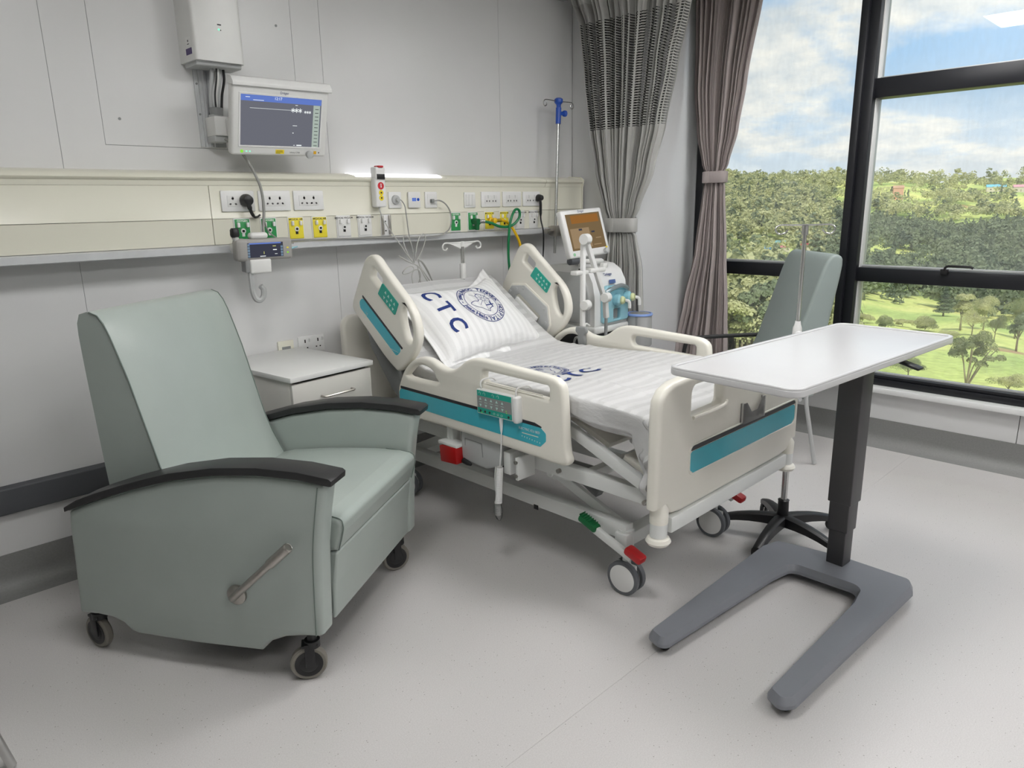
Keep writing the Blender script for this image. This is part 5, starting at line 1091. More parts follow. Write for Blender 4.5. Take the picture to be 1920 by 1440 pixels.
for x, y, yw in ((-.845, 0.0, 1.34), (0.004, 0.0, 2.05), (0.004, 0.762, 2.3), (-.845, 0.762, 0.9)):
    R = Matrix.Translation((x, y, 0)) @ Matrix.Rotation(yw, 4, 'Z'); r = 0.061
    cs = MB().cyl(R @ Vector((0, 0, 0.125)), R @ Vector((0, 0, 0.19)), 0.016).cyl(R @ Vector((0, 0, 0.12)), R @ Vector((0, 0, 0.145)), 0.026)
    for s_ in (-1, 1): cs.box((s_*0.021, 0.010, 0.095), (0.005, 0.032, 0.085), 0.002, R)
    cs.box((0, 0.008, 0.130), (0.045, 0.055, 0.010), 0.002, R)
    cp = cs.build('caster', M_black, t)
    wv = MB().lathe([(r*0.70, -0.013), (r*0.92, -0.014), (r, -0.008), (r, 0.008), (r*0.92, 0.014), (r*0.70, 0.013)], R @ Vector((0, 0.016, r)), R.to_3x3() @ Vector((1, 0, 0)), 36); wv.build('tyre', M_tyre2, cp)
    MB().lathe([(0.001, -0.0165), (r*0.45, -0.0165), (r*0.50, -0.0145), (r*0.76, -0.0155), (r*0.76, 0.0155), (r*0.50, 0.0145), (r*0.45, 0.0165), (0.001, 0.0165)], R @ Vector((0, 0.016, r)), R.to_3x3() @ Vector((1, 0, 0)), 30).build('wheel_hub', M_black, cp)

# ------------------------------------------------------------------ bedside cabinet
t = thing('bedside_cabinet', 'small pale grey bedside cabinet with drawer and steel handle behind the recliner', 'cabinet', (1.433, 2.812, 0), math.atan2(0.05, 0.46), local=True)
cw, cd = 0.463, 0.60
MB().bx(0, cw, 0, cd, 0.812, 0.836, 0.004).build('worktop', M_white, t)
mb = MB().bx(0.010, 0.028, 0.03, cd-0.01, 0.09, 0.812, 0.001).bx(cw-0.028, cw-0.010, 0.03, cd-0.01, 0.09, 0.812, 0.001).bx(0.028, cw-0.028, 0.03, cd-0.01, 0.09, 0.108).bx(0.028, cw-0.028, cd-0.028, cd-0.01, 0.108, 0.812)
mb.build('carcass', M_cab, t)
dr = MB().bx(0.012, cw-0.012, 0.010, 0.029, 0.640, 0.800, 0.0015).build('drawer', M_cab, t)
MB().tube([(0.16, 0.010, 0.722), (0.16, -0.014, 0.722), (0.165, -0.018, 0.722), (0.325, -0.018, 0.722), (0.33, -0.014, 0.722), (0.33, 0.010, 0.722)], 0.005, 8).build('handle', M_brush, dr)
do = MB().bx(0.012, cw-0.012, 0.010, 0.029, 0.10, 0.634, 0.0015).build('door', M_cab, t)
MB().tube([(0.16, 0.010, 0.60), (0.16, -0.014, 0.60), (0.165, -0.018, 0.60), (0.325, -0.018, 0.60), (0.33, -0.014, 0.60), (0.33, 0.010, 0.60)], 0.005, 8).build('handle', M_brush, do)
for x in (0.05, cw-0.05):
    for y in (0.07, cd-0.05):
        cp = MB().cyl((x, y, 0.05), (x, y, 0.092), 0.010).bx(x-0.018, x+0.018, y-0.012, y+0.012, 0.045, 0.06, 0.003).build('caster', M_midgrey, t)
        MB().lathe([(0.018, -0.012), (0.022, -0.010), (0.022, 0.010), (0.018, 0.012)], (x, y, 0.0225), (1, 0, 0), 20).build('wheel', M_blackr, cp)

# ------------------------------------------------------------------ overbed table
aT = math.radians(-4.3)
t = thing('overbed_table', 'white overbed table on a dark grey column with a U-shaped rolling base', 'table', (2.88, 0.99, 0), aT, local=True)
def tl(x, y): dx, dy = x-2.88, y-0.99; return (dx*math.cos(-aT)-dy*math.sin(-aT), dx*math.sin(-aT)+dy*math.cos(-aT))
cx_, cy_ = tl(2.583, 1.012); hl, hw_ = 0.612, 0.232
rp = lambda q, r: rpoly([(cx_-hl+q, cy_-hw_+q), (cx_+hl-q, cy_-hw_+q), (cx_+hl-q, cy_+hw_-q), (cx_-hl+q, cy_+hw_-q)], r, 8)
v_, f_ = plate(rp(0, 0.045), [], 0.024, 0.006, 4); tp = MB().add(v_, f_, Matrix.Translation((0, 0, 1.004))).build('table_top', M_table, t)
v_, f_ = plate(rp(0.001, 0.044), [rp(0.018, 0.030)], 0.010, 0.0045, 4); MB().add(v_, f_, Matrix.Translation((0, 0, 1.0165))).build('raised_rim', M_table, tp)
bp_ = [tl(*p) for p in [(1.930, 1.272), (2.800, 1.284), (2.895, 1.258), (2.935, 1.0), (2.925, .725), (2.865, .705), (1.925, .752), (1.895, .775), (1.920, .822), (2.60, .822), (2.735, .842), (2.735, 1.125), (2.60, 1.150), (1.905, 1.205)]]
rad = [.02, .05, .04, 0, .03, .03, .025, .016, .02, .0, .05, .05, 0, .02]
def uframe(z0, z1, exp):
    pts = rpoly(bp_, rad, 5); n_ = len(pts); o_ = []
    for i, p in enumerate(pts):
        a = Vector(pts[i-1]); b = Vector(pts[(i+1) % n_]); d = (b-a).normalized(); o_.append((p[0]-d.y*-exp*-1, p[1]+d.x*exp))
    return o_
pts = rpoly(bp_, rad, 12); area = sum(pts[i-1][0]*pts[i][1]-pts[i][0]*pts[i-1][1] for i in range(len(pts)))
sg = 1 if area < 0 else -1
def off(pts, e):
    n_ = len(pts); o_ = []
    for i, p in enumerate(pts):
        a = Vector(pts[i-1]); b = Vector(pts[(i+1) % n_]); d = (b-a)
        if d.length < 1e-6: o_.append(tuple(p)); continue
        d.normalize(); o_.append((p[0]-d.y*e*sg, p[1]+d.x*e*sg))
    return o_
levels = [(0.036, 0.011), (0.048, 0.010), (0.068, 0.0), (0.072, -0.003)]
mb = MB(); n_ = len(pts)
for z, e_ in levels: mb.v += [(a, b, z) for a, b in off(pts, e_)]
for k in range(len(levels)-1):
    for i in range(n_): mb.f.append((k*n_+i, k*n_+(i+1) % n_, (k+1)*n_+(i+1) % n_, (k+1)*n_+i))
mb.f.append(tuple(reversed(range(n_)))); mb.f.append(tuple((len(levels)-1)*n_+i for i in range(n_)))
mb.build("base_frame", M_base, t, smooth=13)
def sq(w_, d_, z0, z1, nm, m=M_colm): return MB().bx(-w_/2, w_/2, -d_/2, d_/2, z0, z1, 0.004, 3).build(nm, m, t)
sq(0.074, 0.070, 0.070, 0.40, 'inner_column'); sq(0.084, 0.082, 0.222, 0.60, 'middle_column'); sq(0.095, 0.094, 0.345, 0.985, 'outer_column')
MB().bx(-0.10, 0.10, -0.15, 0.15, 0.972, 0.993, 0.003).build('top_bracket', M_colm, t)
lx, ly = tl(2.745, 0.80)
MB().box((lx, ly-0.03, 0.972), (0.045, 0.085, 0.010), 0.004, rot=Matrix.Rotation(0.25, 4, 'X')).box((lx, ly+0.03, 0.982), (0.05, 0.06, 0.014), 0.003).build('release_lever', M_black, t)
for x, y in ((1.955, 1.222), (1.945, 0.778), (2.86, 1.25), (2.87, 0.76)):
    a, b = tl(x, y); cp = MB().cyl((a, b, 0.02), (a, b, 0.048), 0.010).build('caster', M_black, t)
    for s_ in (-1, 1): MB().lathe([(0.012, 0), (0.022, 0.001), (0.0235, 0.004), (0.022, 0.010), (0.010, 0.011)], (a+s_*0.003, b+0.006, 0.0235), (s_, 0.3*s_, 0), 20).build('wheel', M_black, cp)

# ------------------------------------------------------------------ rolling IV stand
hx, hy = 3.075, 1.325
t = thing('rolling_iv_stand', 'chrome drip stand on a black five-star wheeled base by the bed foot', 'IV stand', (hx, hy, 0))
MB().cyl((hx, hy, 0.12), (hx, hy, 0.98), 0.0145, n=24).build('lower_pole', M_steel, t); MB().cyl((hx, hy, 0.98), (hx, hy, 1.43), 0.0085, n=16).build('upper_pole', M_steel, t)
MB().lathe([(0.030, 0.06), (0.034, 0.10), (0.030, 0.115), (0.026, 0.118), (0.024, 0.185), (0.026, 0.19), (0.015, 0.195)], (hx, hy, 0), (0, 0, 1), 20).build('hub', M_black, t)
MB().lathe([(0.018, 0), (0.020, 0.004), (0.019, 0.045), (0.013, 0.062), (0.011, 0.075)], (hx, hy, 0.955), (0, 0, 1), 16).lathe([(0.014, 0), (0.015, 0.02), (0.010, 0.024)], (hx-0.012, hy-0.01, 0.975), (-0.7, -0.7, 0), 12).build('height_collar', M_white2, t)
MB().cyl((hx, hy, 1.40), (hx, hy, 1.438), 0.014, n=16).build('hook_socket', M_steel, t)
hd_ = Vector((0.62, -0.78, 0)).normalized()
for s_ in (-1, 1):
    h0 = Vector((hx, hy, 1.441)); 
    MB().tube([h0, h0+hd_*s_*0.05, h0+hd_*s_*0.105+Vector((0, 0, 0.0)), h0+hd_*s_*0.122+Vector((0, 0, -0.018)), h0+hd_*s_*0.108+Vector((0, 0, -0.036)), h0+hd_*s_*0.085+Vector((0, 0, -0.034)), h0+hd_*s_*0.070+Vector((0, 0, -0.020))], 0.0034, 8, 5).build('hook', M_steel, t)
for k in range(5):
    a = math.radians(-175+72*k); R = Matrix.Translation((hx, hy, 0)) @ Matrix.Rotation(a, 4, 'Z')
    mb = MB(); sec = []
    for s_ in [0.0, 0.1, 0.25, 0.45, 0.65, 0.85, 1.0]:
        x = 0.018+s_*0.285; zt = 0.118-0.052*s_**2.2; zb = zt-(0.052-0.028*s_); w_ = 0.026-0.008*s_
        sec.append([(x, -w_, zb), (x, -w_, zt-0.006), (x, -w_*0.6, zt), (x, w_*0.6, zt), (x, w_, zt-0.006), (x, w_, zb)])
    for q in sec: mb.v += [tuple(R @ Vector(p)) for p in q]
    for j in range(len(sec)-1):
        for i in range(6): mb.f.append((j*6+i, j*6+(i+1) % 6, (j+1)*6+(i+1) % 6, (j+1)*6+i))
    mb.f += [tuple(range(6)), tuple(reversed(range(6*len(sec)-6, 6*len(sec))))]
    lg = mb.build('leg', M_black, t, smooth=50)
    c_ = R @ Vector((0.287, 0, 0)); ya = a+(2.3, -0.6, 0.4, 1.1, 0.9)[k]
    MB().cyl((c_.x, c_.y, 0.03), (c_.x, c_.y, 0.058), 0.012).build('caster_stem', M_black, lg)
    for s_ in (-1, 1): MB().lathe([(0.010, 0), (0.024, 0.001), (0.0255, 0.005), (0.024, 0.012), (0.010, 0.014)], (c_.x+s_*0.004*math.cos(ya)-0.012*math.sin(ya), c_.y+s_*0.004*math.sin(ya)+0.012*math.cos(ya), 0.0255), (s_*math.cos(ya), s_*math.sin(ya), 0), 24).build('wheel', M_blackr, lg)

# ------------------------------------------------------------------ visitor chair by the window (local: x forward, y left)
A2 = math.atan2(0.64, -0.77)
t = thing('visitor_chair', 'high-backed grey-green visitor chair with slim metal legs by the window', 'chair', (3.97, 2.07, 0), A2, local=True)
def wl(x, y): dx, dy = x-4.0, y-1.98; return (dx*math.cos(-A2)-dy*math.sin(-A2), dx*math.sin(-A2)+dy*math.cos(-A2))
bk = [(.12, .44), (.02, .72), (-.06, .97), (-.125, 1.17), (-.165, 1.235), (-.215, 1.235), (-.235, 1.18), (-.20, .95), (-.165, .72), (-.13, .42)]
SH = -0.26
bk = [(a+SH, b) for a, b in bk]
v_, f_ = plate(smooth2(bk, 3), [], 0.50, 0.018, 4); MB().add(v_, f_, FZ(-0.02)).build('backrest', M_seat2, t)
v_, f_ = plate(rpoly([(-.32, .40), (-.32, .47), (.20, .49), (.22, .42)], 0.02), [], 0.50, 0.018, 4); MB().add(v_, f_, FZ(-0.02)).build('seat', M_seat2, t)
for y in (-0.29, 0.25):
    MB().tube([(-.37, y, .57), (-.36, y, .645), (-.33, y, .685), (-.25, y, .70), (.12, y, .695), (.20, y, .68), (.23, y, .62), (.235, y, .45)], 0.013, 10, 6).build('armrest', M_arm, t)
    MB().tube([(.21, y, .46), (.225, y, .24), (.24, y, 0.004)], 0.012, 10, 3).build('leg', M_greyp, t)
    MB().tube([(-.34, y, .62), (-.33, y, .42), (-.37, y, .22), (-.415, y, 0.004)], 0.012, 10, 4).build('leg', M_greyp, t)
MB().tube([(-.30, -.28, .405), (-.30, .24, .405)], 0.012, 10).tube([(.20, -.28, .415), (.20, .24, .415)], 0.012, 10).build('seat_rail', M_greyp, t)
# foot of another chair at the lower left edge
t = thing('side_chair', 'chair at the lower left corner showing only a round chrome leg', 'chair', (-0.12, 2.0, 0))
for a, b in (((0.185, 2.268, 0.004), (0.10, 2.34, 0.42)), ((-0.30, 2.45, 0.004), (-0.22, 2.42, 0.42)), ((0.10, 1.86, 0.004), (0.04, 1.92, 0.42)), ((-0.38, 2.02, 0.004), (-0.30, 2.0, 0.42))):
    MB().tube([a, b], 0.0125, 14).build('leg', M_steel, t)
MB().box((-0.10, 2.17, 0.45), (0.46, 0.46, 0.06), 0.02, rot=Matrix.Rotation(-0.15, 4, 'Z')).build('seat', M_seat2, t)
MB().box((-0.36, 2.24, 0.72), (0.05, 0.44, 0.46), 0.02, rot=Matrix.Rotation(-0.15, 4, 'Z') @ Matrix.Rotation(-0.15, 4, 'Y')).build('backrest', M_seat2, t)

# ------------------------------------------------------------------ ventilator
t = thing('ventilator', 'white and grey ventilator with tilted screen and blue breathing valves', 'ventilator', (3.60, 2.93, 0))
x0, x1 = 3.43, 3.785; yfv, ybk = 2.75, 3.14
pf = [(yfv, .79), (yfv+.002, .98), (yfv+.018, 1.07), (yfv+.055, 1.135), (yfv+.11, 1.168), (yfv+.18, 1.178), (ybk, 1.165), (ybk, .79)]
MB().prism(rpoly(pf, [0.02, 0, 0, 0, 0, 0, .02, .02]), lambda a, b, d: (d, a, b), x0+0.012, x1-0.012).build('front_shell', M_white2, t, smooth=50)
pf2 = [(yfv+.035, .815), (yfv+.04, .98), (yfv+.055, 1.045), (yfv+.085, 1.095), (yfv+.13, 1.125), (ybk-.01, 1.13), (ybk-.01, .815)]
v_, f_ = plate(rpoly(pf2, 0.015), [], 0.02, 0.004); MB().add(v_, f_, YZ(x0+0.008)).build('side_panel', M_greyp, t); MB().add(v_, f_, YZ(x1-0.008)).build('side_panel', M_greyp, t)
MB().bx(x0-0.01, x1+0.012, yfv-0.018, ybk, 0.755, 0.80, 0.015, 3).build('base_tray', M_white, t)
MB().bx(x0, x1, yfv+0.02, ybk, 0.68, 0.757, 0.01).build('trolley_box', M_blackr, t)
MB().bx(3.56, 3.66, 2.93, 3.03, 0.12, 0.70, 0.01).build('trolley_column', M_greyp, t)
for a in range(4):
    ang = PI/4+a*PI/2; tip = Vector((3.61+0.27*math.cos(ang), 2.96+0.20*math.sin(ang), 0)); mb = MB(); beam((3.61, 2.96, 0.11), (tip.x, tip.y, 0.10), 0.05, 0.035, mb); lg = mb.build('trolley_leg', M_greyp, t)
    MB().lathe([(0.03, -0.015), (0.046, -0.012), (0.048, 0.0), (0.046, 0.012), (0.03, 0.015)], (tip.x, tip.y, 0.048), (1, 0.3, 0), 24).build('caster', M_blackr, lg)
MB().tube([(3.45, 2.88, 1.175), (3.44, 2.86, 1.195), (3.46, 2.80, 1.20), (3.55, 2.79, 1.198), (3.60, 2.84, 1.18)], 0.016, 10, 5).build('top_handle', M_white, t)
MB().bx(3.43, 3.435, 2.80, 2.87, 1.145, 1.155).bx(3.424, 3.43, 2.85, 2.90, 1.12, 1.13).build('side_slot', M_hole, t)
tv, tf = text_geo('Dräger', 0.028, bold=0.0004); sl = frame((3.61, yfv+0.033, 1.113), (1, 0, 0), (0, 0.062, 0.065)); MB().add(tv, tf, sl).build('brand_lettering', M_navy, t, smooth=None)
MB().box((3.625, yfv+0.008, 1.068), (0.060, 0.004, 0.024), 0.001, rot=Matrix.Rotation(-0.2, 4, 'X')).build('model_label', mat('blue_label', rgb(86, 110, 164), 0.4), t)
v_, f_ = plate(rpoly([(3.50, .815), (3.50, 1.02), (3.54, 1.05), (3.70, 1.045), (3.755, 1.0), (3.755, .82)], 0.02), [rpoly([(3.60, .835), (3.60, .90), (3.67, .90), (3.67, .835)], 0.008)], 0.03, 0.008); MB().add(v_, f_, fbm(yfv-0.012)).build('valve_block', M_bluec, t)
MB().bx(3.605, 3.665, yfv-0.006, yfv-0.002, 0.84, 0.895).build('valve_window', M_midgrey, t)
MB().tube([(3.515, yfv-0.03, 1.01), (3.56, yfv-0.05, 1.035), (3.64, yfv-0.055, 1.045), (3.72, yfv-0.04, 1.02)], 0.014, 10, 5).build('blue_hood', M_bluegl, t)
for cx_, cz in ((3.61, 0.955), (3.715, 0.965)):
    MB().lathe([(0.030, 0), (0.038, 0.012), (0.038, 0.035), (0.026, 0.045)], (cx_, yfv-0.02, cz), (0.35, -1, 0), 20).build('valve_body', M_bluec, t)
    MB().lathe([(0.024, 0), (0.026, 0.010), (0.018, 0.022)], (cx_+0.018, yfv-0.062, cz), (0.35, -1, 0), 18).build('valve_cap', M_paley, t)
    MB().tube([(cx_+0.028, yfv-0.085, cz), (cx_+0.040, yfv-0.10, cz-0.005), (cx_+0.045, yfv-0.105, cz-0.02), (cx_+0.045, yfv-0.105, cz-0.05)], 0.010, 10, 5).build('hose_port', M_white2, t)
# ventilator screen
SF = frame((3.50, 2.868, 1.372), (1, -0.031, 0.047), (-0.037, 0.273, 0.961)); w_, h_ = 0.372, 0.292
hs = MB().box((0, 0, -0.022), (w_, h_, 0.044), 0.012, SF, 3).build('screen_housing', M_white2, t)
def scv(name, cx_, cy_, w_, h_, z, m): return MB().box((cx_, cy_, z), (w_, h_, 0.0006), 0, SF).build(name, m, hs, smooth=None)
scv('screen', 0.0, 0.008, 0.312, 0.222, 0.0006, M_scramber); scv('amber_band', 0.01, 0.085, 0.25, 0.05, 0.0012, M_scrorange); scv('tan_panel', -0.055, -0.03, 0.17, 0.12, 0.0012, M_scrtan)
for cx_, cy_, w2, h2 in ((-0.09, 0.01, 0.06, 0.008), (-0.05, 0.02, 0.03, 0.012), (-0.10, -0.03, 0.04, 0.005), (-0.03, -0.04, 0.05, 0.005), (-0.08, -0.06, 0.07, 0.005), (0.06, 0.0, 0.03, 0.01), (0.10, -0.04, 0.05, 0.006), (0.08, -0.08, 0.07, 0.006)): scv('screen_marks', cx_, cy_, w2, h2, 0.0018, M_scrdark if h2 > 0.009 else M_scrtan)
tv, tf = text_geo('Dräger', 0.020); MB().add(tv, tf, SF @ Matrix.Translation((-0.01, 0.132, 0.001))).build('brand_lettering', M_navy, hs, smooth=None)
MB().lathe([(0.016, 0), (0.019, 0.008), (0.017, 0.024), (0.010, 0.028)], SF @ Vector((0.135, -0.130, 0)), SF.to_3x3() @ Vector((0, 0, 1)), 20).build('control_knob', M_greyp, hs)
MB().box((0.155, -0.110, 0.001), (0.018, 0.016, 0.001), 0, SF).build('yellow_key', M_yelp, hs)
MB().lathe([(0.010, 0), (0.010, 0.002)], SF @ Vector((-0.150, -0.125, 0)), SF.to_3x3() @ Vector((0, 0, 1)), 16).build('green_key', mat('soft_green', rgb(150, 200, 160), 0.5), hs)
MB().cyl((3.50, 2.93, 1.17), (3.52, 2.95, 1.34), 0.028).cyl((3.40, 2.90, 1.215), (3.60, 2.89, 1.215), 0.016).build('screen_neck', M_greyp, t)
MB().lathe([(0.014, 0), (0.022, 0.004), (0.022, 0.075), (0.015, 0.08)], (3.33, 2.86, 1.205), (1, 0, 0), 16).build('dark_knob', M_guard, t)
# hose support arm
t = thing('hose_support_arm', 'white jointed ventilator hose arm folded in front of its screen', 'support arm', (3.14, 2.60, 0.62))
MB().box((3.145, 2.60, 0.90), (0.026, 0.026, 0.86), 0.006).box((3.145, 2.60, 0.78), (0.034, 0.034, 0.15), 0.004).build('upright_tube', M_white2, t)
MB().cyl((3.142, 2.575, 0.80), (3.142, 2.585, 0.80), 0.008, n=12).build('dark_screw', M_hole, t)
MB().lathe([(0.026, 0), (0.029, 0.006), (0.029, 0.045), (0.024, 0.05)], (3.125, 2.575, 0.985), (1, 0.2, 0), 20).build('lower_joint', M_white, t)
MB().lathe([(0.028, 0), (0.031, 0.006), (0.031, 0.046), (0.026, 0.05)], (3.118, 2.575, 1.352), (1, 0.2, 0), 20).build('upper_joint', M_white, t)
m1 = MB(); beam((3.165, 2.60, 1.36), (3.335, 2.60, 1.02), 0.024, 0.026, m1); m1.build('folded_tube', M_white2, t)
MB().lathe([(0.026, 0), (0.029, 0.006), (0.029, 0.045), (0.024, 0.05)], (3.31, 2.575, 1.01), (1, 0.2, 0), 20).build('end_joint', M_white, t)
m1 = MB(); beam((3.348, 2.60, 1.02), (3.365, 2.60, 0.885), 0.026, 0.028, m1); m1.build('end_tube', M_white2, t)
MB().cyl((3.362, 2.60, 0.89), (3.362, 2.60, 0.66), 0.010, n=12).build('grey_hose', M_midgrey, t)
MB().bx(3.08, 3.19, 2.59, 2.64, 1.155, 1.18, 0.008).build('tube_clip', M_white, t); MB().bx(3.20, 3.34, 2.585, 2.64, 1.16, 1.185, 0.008).bx(3.32, 3.36, 2.59, 2.62, 1.18, 1.21, 0.006).build('tube_clip', M_white, t)
MB().bx(3.12, 3.45, 2.60, 2.64, 0.64, 0.68, 0.005).bx(3.42, 3.45, 2.60, 2.80, 0.66, 0.70, 0.005).build('mounting_rail', M_greyp, t)
# humidifier jar
t = thing('humidifier_jar', 'round grey humidifier jar with blue lid beside the ventilator', 'jar', (3.83, 2.70, 0.56)); JX, JY = 3.842, 2.70
MB().lathe([(0.078, 0), (0.084, 0.01), (0.080, 0.20), (0.074, 0.205)], (JX, JY, 0.635), (0, 0, 1), 28).build('jar_body', M_frost, t)
MB().lathe([(0.060, 0), (0.060, 0.10)], (JX, JY, 0.642), (0, 0, 1), 24).build('inner_core', M_greyp, t)
MB().lathe([(0.085, 0), (0.087, 0.006), (0.084, 0.014), (0.076, 0.015), (0.075, 0.004)], (JX, JY, 0.835), (0, 0, 1), 28).build('lid_ring', mat('light_blue_lid', rgb(140, 168, 228), 0.3), t); MB().lathe([(0.070, 0), (0.074, 0.003), (0.060, 0.012)], (JX, JY, 0.838), (0, 0, 1), 24).build('lid_top', M_midgrey, t)
MB().bx(3.765, 3.80, 2.66, 2.745, 0.70, 0.845, 0.010).build('heater_bracket', M_midgrey, t)
MB().lathe([(0.040, 0), (0.040, 0.02)], (JX, JY, 0.615), (0, 0, 1), 20).cyl((JX, JY, 0.40), (JX, JY, 0.62), 0.012).bx(3.66, 3.86, 2.69, 2.71, 0.42, 0.46, 0.003).build('jar_support', M_greyp, t)
MB().box((3.782, 2.659, 0.80), (0.016, 0.001, 0.014)).build('warning_triangle', M_ink, t)

# ------------------------------------------------------------------ curtains
def cloth(name, m, parent, xc, ylo, yhi, folds, amp, z0, z1, nz=60, nu=420, seed=0, fab=2.2):
    """ylo(z), yhi(z): the two edges; folds run down; xc(z): plane"""
    mb = MB(); uv = []
    for j in range(nz+1):
        z = z0+(z1-z0)*j/nz; a, b = ylo(z), yhi(z); A = amp(z)
        for i in range(nu+1):
            u = i/nu; ph = 2*PI*folds*(u+0.012*noise.noise(Vector((u*9, seed, 0))))
            w1 = ph+1.1*math.sin(0.31*ph+seed)+0.35*math.sin(z*2.1+u*17); dx = A*(1.15*(1-2*abs(math.sin(w1/2))**0.8)+0.30*math.sin(2.17*ph+seed+z)+0.25*math.sin(0.43*ph+1.3*seed)+0.30*noise.noise(Vector((u*20, z*1.6, seed))))
            dy = 0.35*A*math.cos(ph)+0.008*noise.noise(Vector((u*12, z*2, seed+5)))
            edge = min(1, u/0.02, (1-u)/0.02)
            mb.v.append((xc(z)+dx, a+(b-a)*u+dy*edge, z)); uv.append((u*fab, z))
    for j in range(nz):
        for i in range(nu): q = j*(nu+1)+i; mb.f.append((q, q+1, q+nu+2, q+nu+1))
    return mb.build(name, m, parent, smooth=180, uv=uv, fixn=False)
def lerp(pts):
    def fn(z):
        if z <= pts[0][0]: return pts[0][1]
        for (a, va), (b, vb) in zip(pts, pts[1:]):
            if z <= b: s_ = (z-a)/(b-a); s_ = s_*s_*(3-2*s_)*0.5+s_*0.5; return va+(vb-va)*s_
        return pts[-1][1]
    return fn
t = thing('privacy_curtain', 'grey privacy curtain with slotted mesh top tied back beside the bed', 'curtain', (3.95, 3.0, 2.84))
lo = lerp([(0.10, 2.72), (0.55, 2.735), (0.80, 2.745), (1.10, 2.765), (1.33, 2.815), (1.36, 2.835), (1.44, 2.835), (1.50, 2.80), (1.75, 2.70), (2.01, 2.625), (2.35, 2.555), (2.66, 2.485), (2.84, 2.43)])
hi = lerp([(0.10, 3.11), (0.80, 3.085), (1.10, 3.07), (1.33, 3.05), (1.36, 3.045), (1.44, 3.045), (1.50, 3.075), (1.75, 3.15), (2.01, 3.20), (2.35, 3.25), (2.66, 3.30), (2.84, 3.38)])
am = lerp([(0.10, 0.045), (0.8, 0.040), (1.30, 0.016), (1.36, 0.013), (1.44, 0.013), (1.55, 0.022), (2.0, 0.034), (2.84, 0.036)])
kw = dict(folds=19, amp=am, seed=3.0)
cloth('fabric', M_cur1, t, lambda z: 3.95, lo, hi, z0=0.10, z1=2.01, nz=90, **kw)
cloth('mesh_panel', M_mesh, t, lambda z: 3.95, lo, hi, z0=2.01, z1=2.665, nz=30, **kw)
cloth('top_band', M_cur1, t, lambda z: 3.95, lo, hi, z0=2.665, z1=2.79, nz=8, **kw)
cloth('header', M_hem, t, lambda z: 3.95, lo, hi, z0=2.79, z1=2.845, nz=4, **kw)
def tieback(xc, y0, y1, za, zb, d, parent, m, tab=0):
    mb = MB(); n_ = 40; a_ = (y1-y0)/2; yc_ = (y0+y1)/2
    for (q, zz_) in ((0.0, za), (0.004, za+0.004), (0.004, zb-0.004), (0.0, zb)):
        for i in range(n_): th = 2*PI*i/n_; e_ = 3.2; c_, s_ = math.cos(th), math.sin(th); mb.v.append((xc+(d+q)*math.copysign(abs(c_)**(2/e_), c_), yc_+(a_+q)*math.copysign(abs(s_)**(2/e_), s_), zz_))
    for k in range(3):
        for i in range(n_): mb.f.append((k*n_+i, k*n_+(i+1) % n_, (k+1)*n_+(i+1) % n_, (k+1)*n_+i))
    o = mb.build('tieback', m, parent, smooth=60)
    if tab: MB().box((xc-d-0.006, tab, (za+zb)/2), (0.004, 0.035, zb-za), 0.001).build('tieback_tab', m, o)
tieback(3.95, 2.825, 3.055, 1.355, 1.445, 0.045, t, M_cur1, 2.985)
cr_ = struct(MB().bx(3.925, 3.975, -1.5, 3.40, 2.848, 2.885, 0.003).build('trim_2', M_greyp))
b_ = thing('track_box', 'grey curtain track end bracket on the wall near the ceiling', 'bracket', (3.80, WY, 2.80)); MB().bx(3.772, 3.95, 3.28, WY, 2.845, 2.897, 0.004).build('bracket', M_midgrey, b_); MB().cyl((3.79, 3.43, 2.835), (3.79, 3.43, 2.847), 0.012).build('screw', M_alu, b_)
for k in range(16):
    yk = 2.45+k*0.06; MB().tube([(3.95, yk, 2.85), (3.95, yk, 2.838)], 0.003, 6).build('curtain_hook', M_white2, t)
t = thing('window_curtain', 'mauve-grey window curtain tied back at the left end of the window', 'curtain', (4.64, 2.65, 2.88))
lo = lerp([(0.06, 2.46), (0.55, 2.485), (0.80, 2.50), (1.2, 2.535), (1.64, 2.575), (1.67, 2.585), (1.74, 2.585), (1.78, 2.56), (2.0, 2.50), (2.3, 2.455), (2.86, 2.365)])
hi = lerp([(0.06, 3.00), (0.55, 2.93), (0.80, 2.875), (1.2, 2.79), (1.64, 2.745), (1.67, 2.735), (1.74, 2.735), (1.78, 2.76), (2.0, 2.81), (2.3, 2.845), (2.86, 2.87)])
am = lerp([(0.06, 0.040), (0.8, 0.034), (1.58, 0.016), (1.66, 0.012), (1.75, 0.012), (1.9, 0.022), (2.3, 0.030), (2.86, 0.032)])
cloth('fabric', M_cur2, t, lambda z: 4.64, lo, hi, folds=13, amp=am, z0=0.06, z1=2.86, nz=120, nu=380, seed=8.0)
tieback(4.64, 2.575, 2.745, 1.665, 1.742, 0.042, t, M_cur2, 2.70)
struct(MB().bx(4.62, 4.66, -2.0, 3.0, 2.862, 2.898, 0.003).build('trim_3', M_greyp))
for k in range(10): MB().tube([(4.64, 2.39+k*0.05, 2.865), (4.64, 2.39+k*0.05, 2.852)], 0.003, 6).build('curtain_hook', M_white2, t)

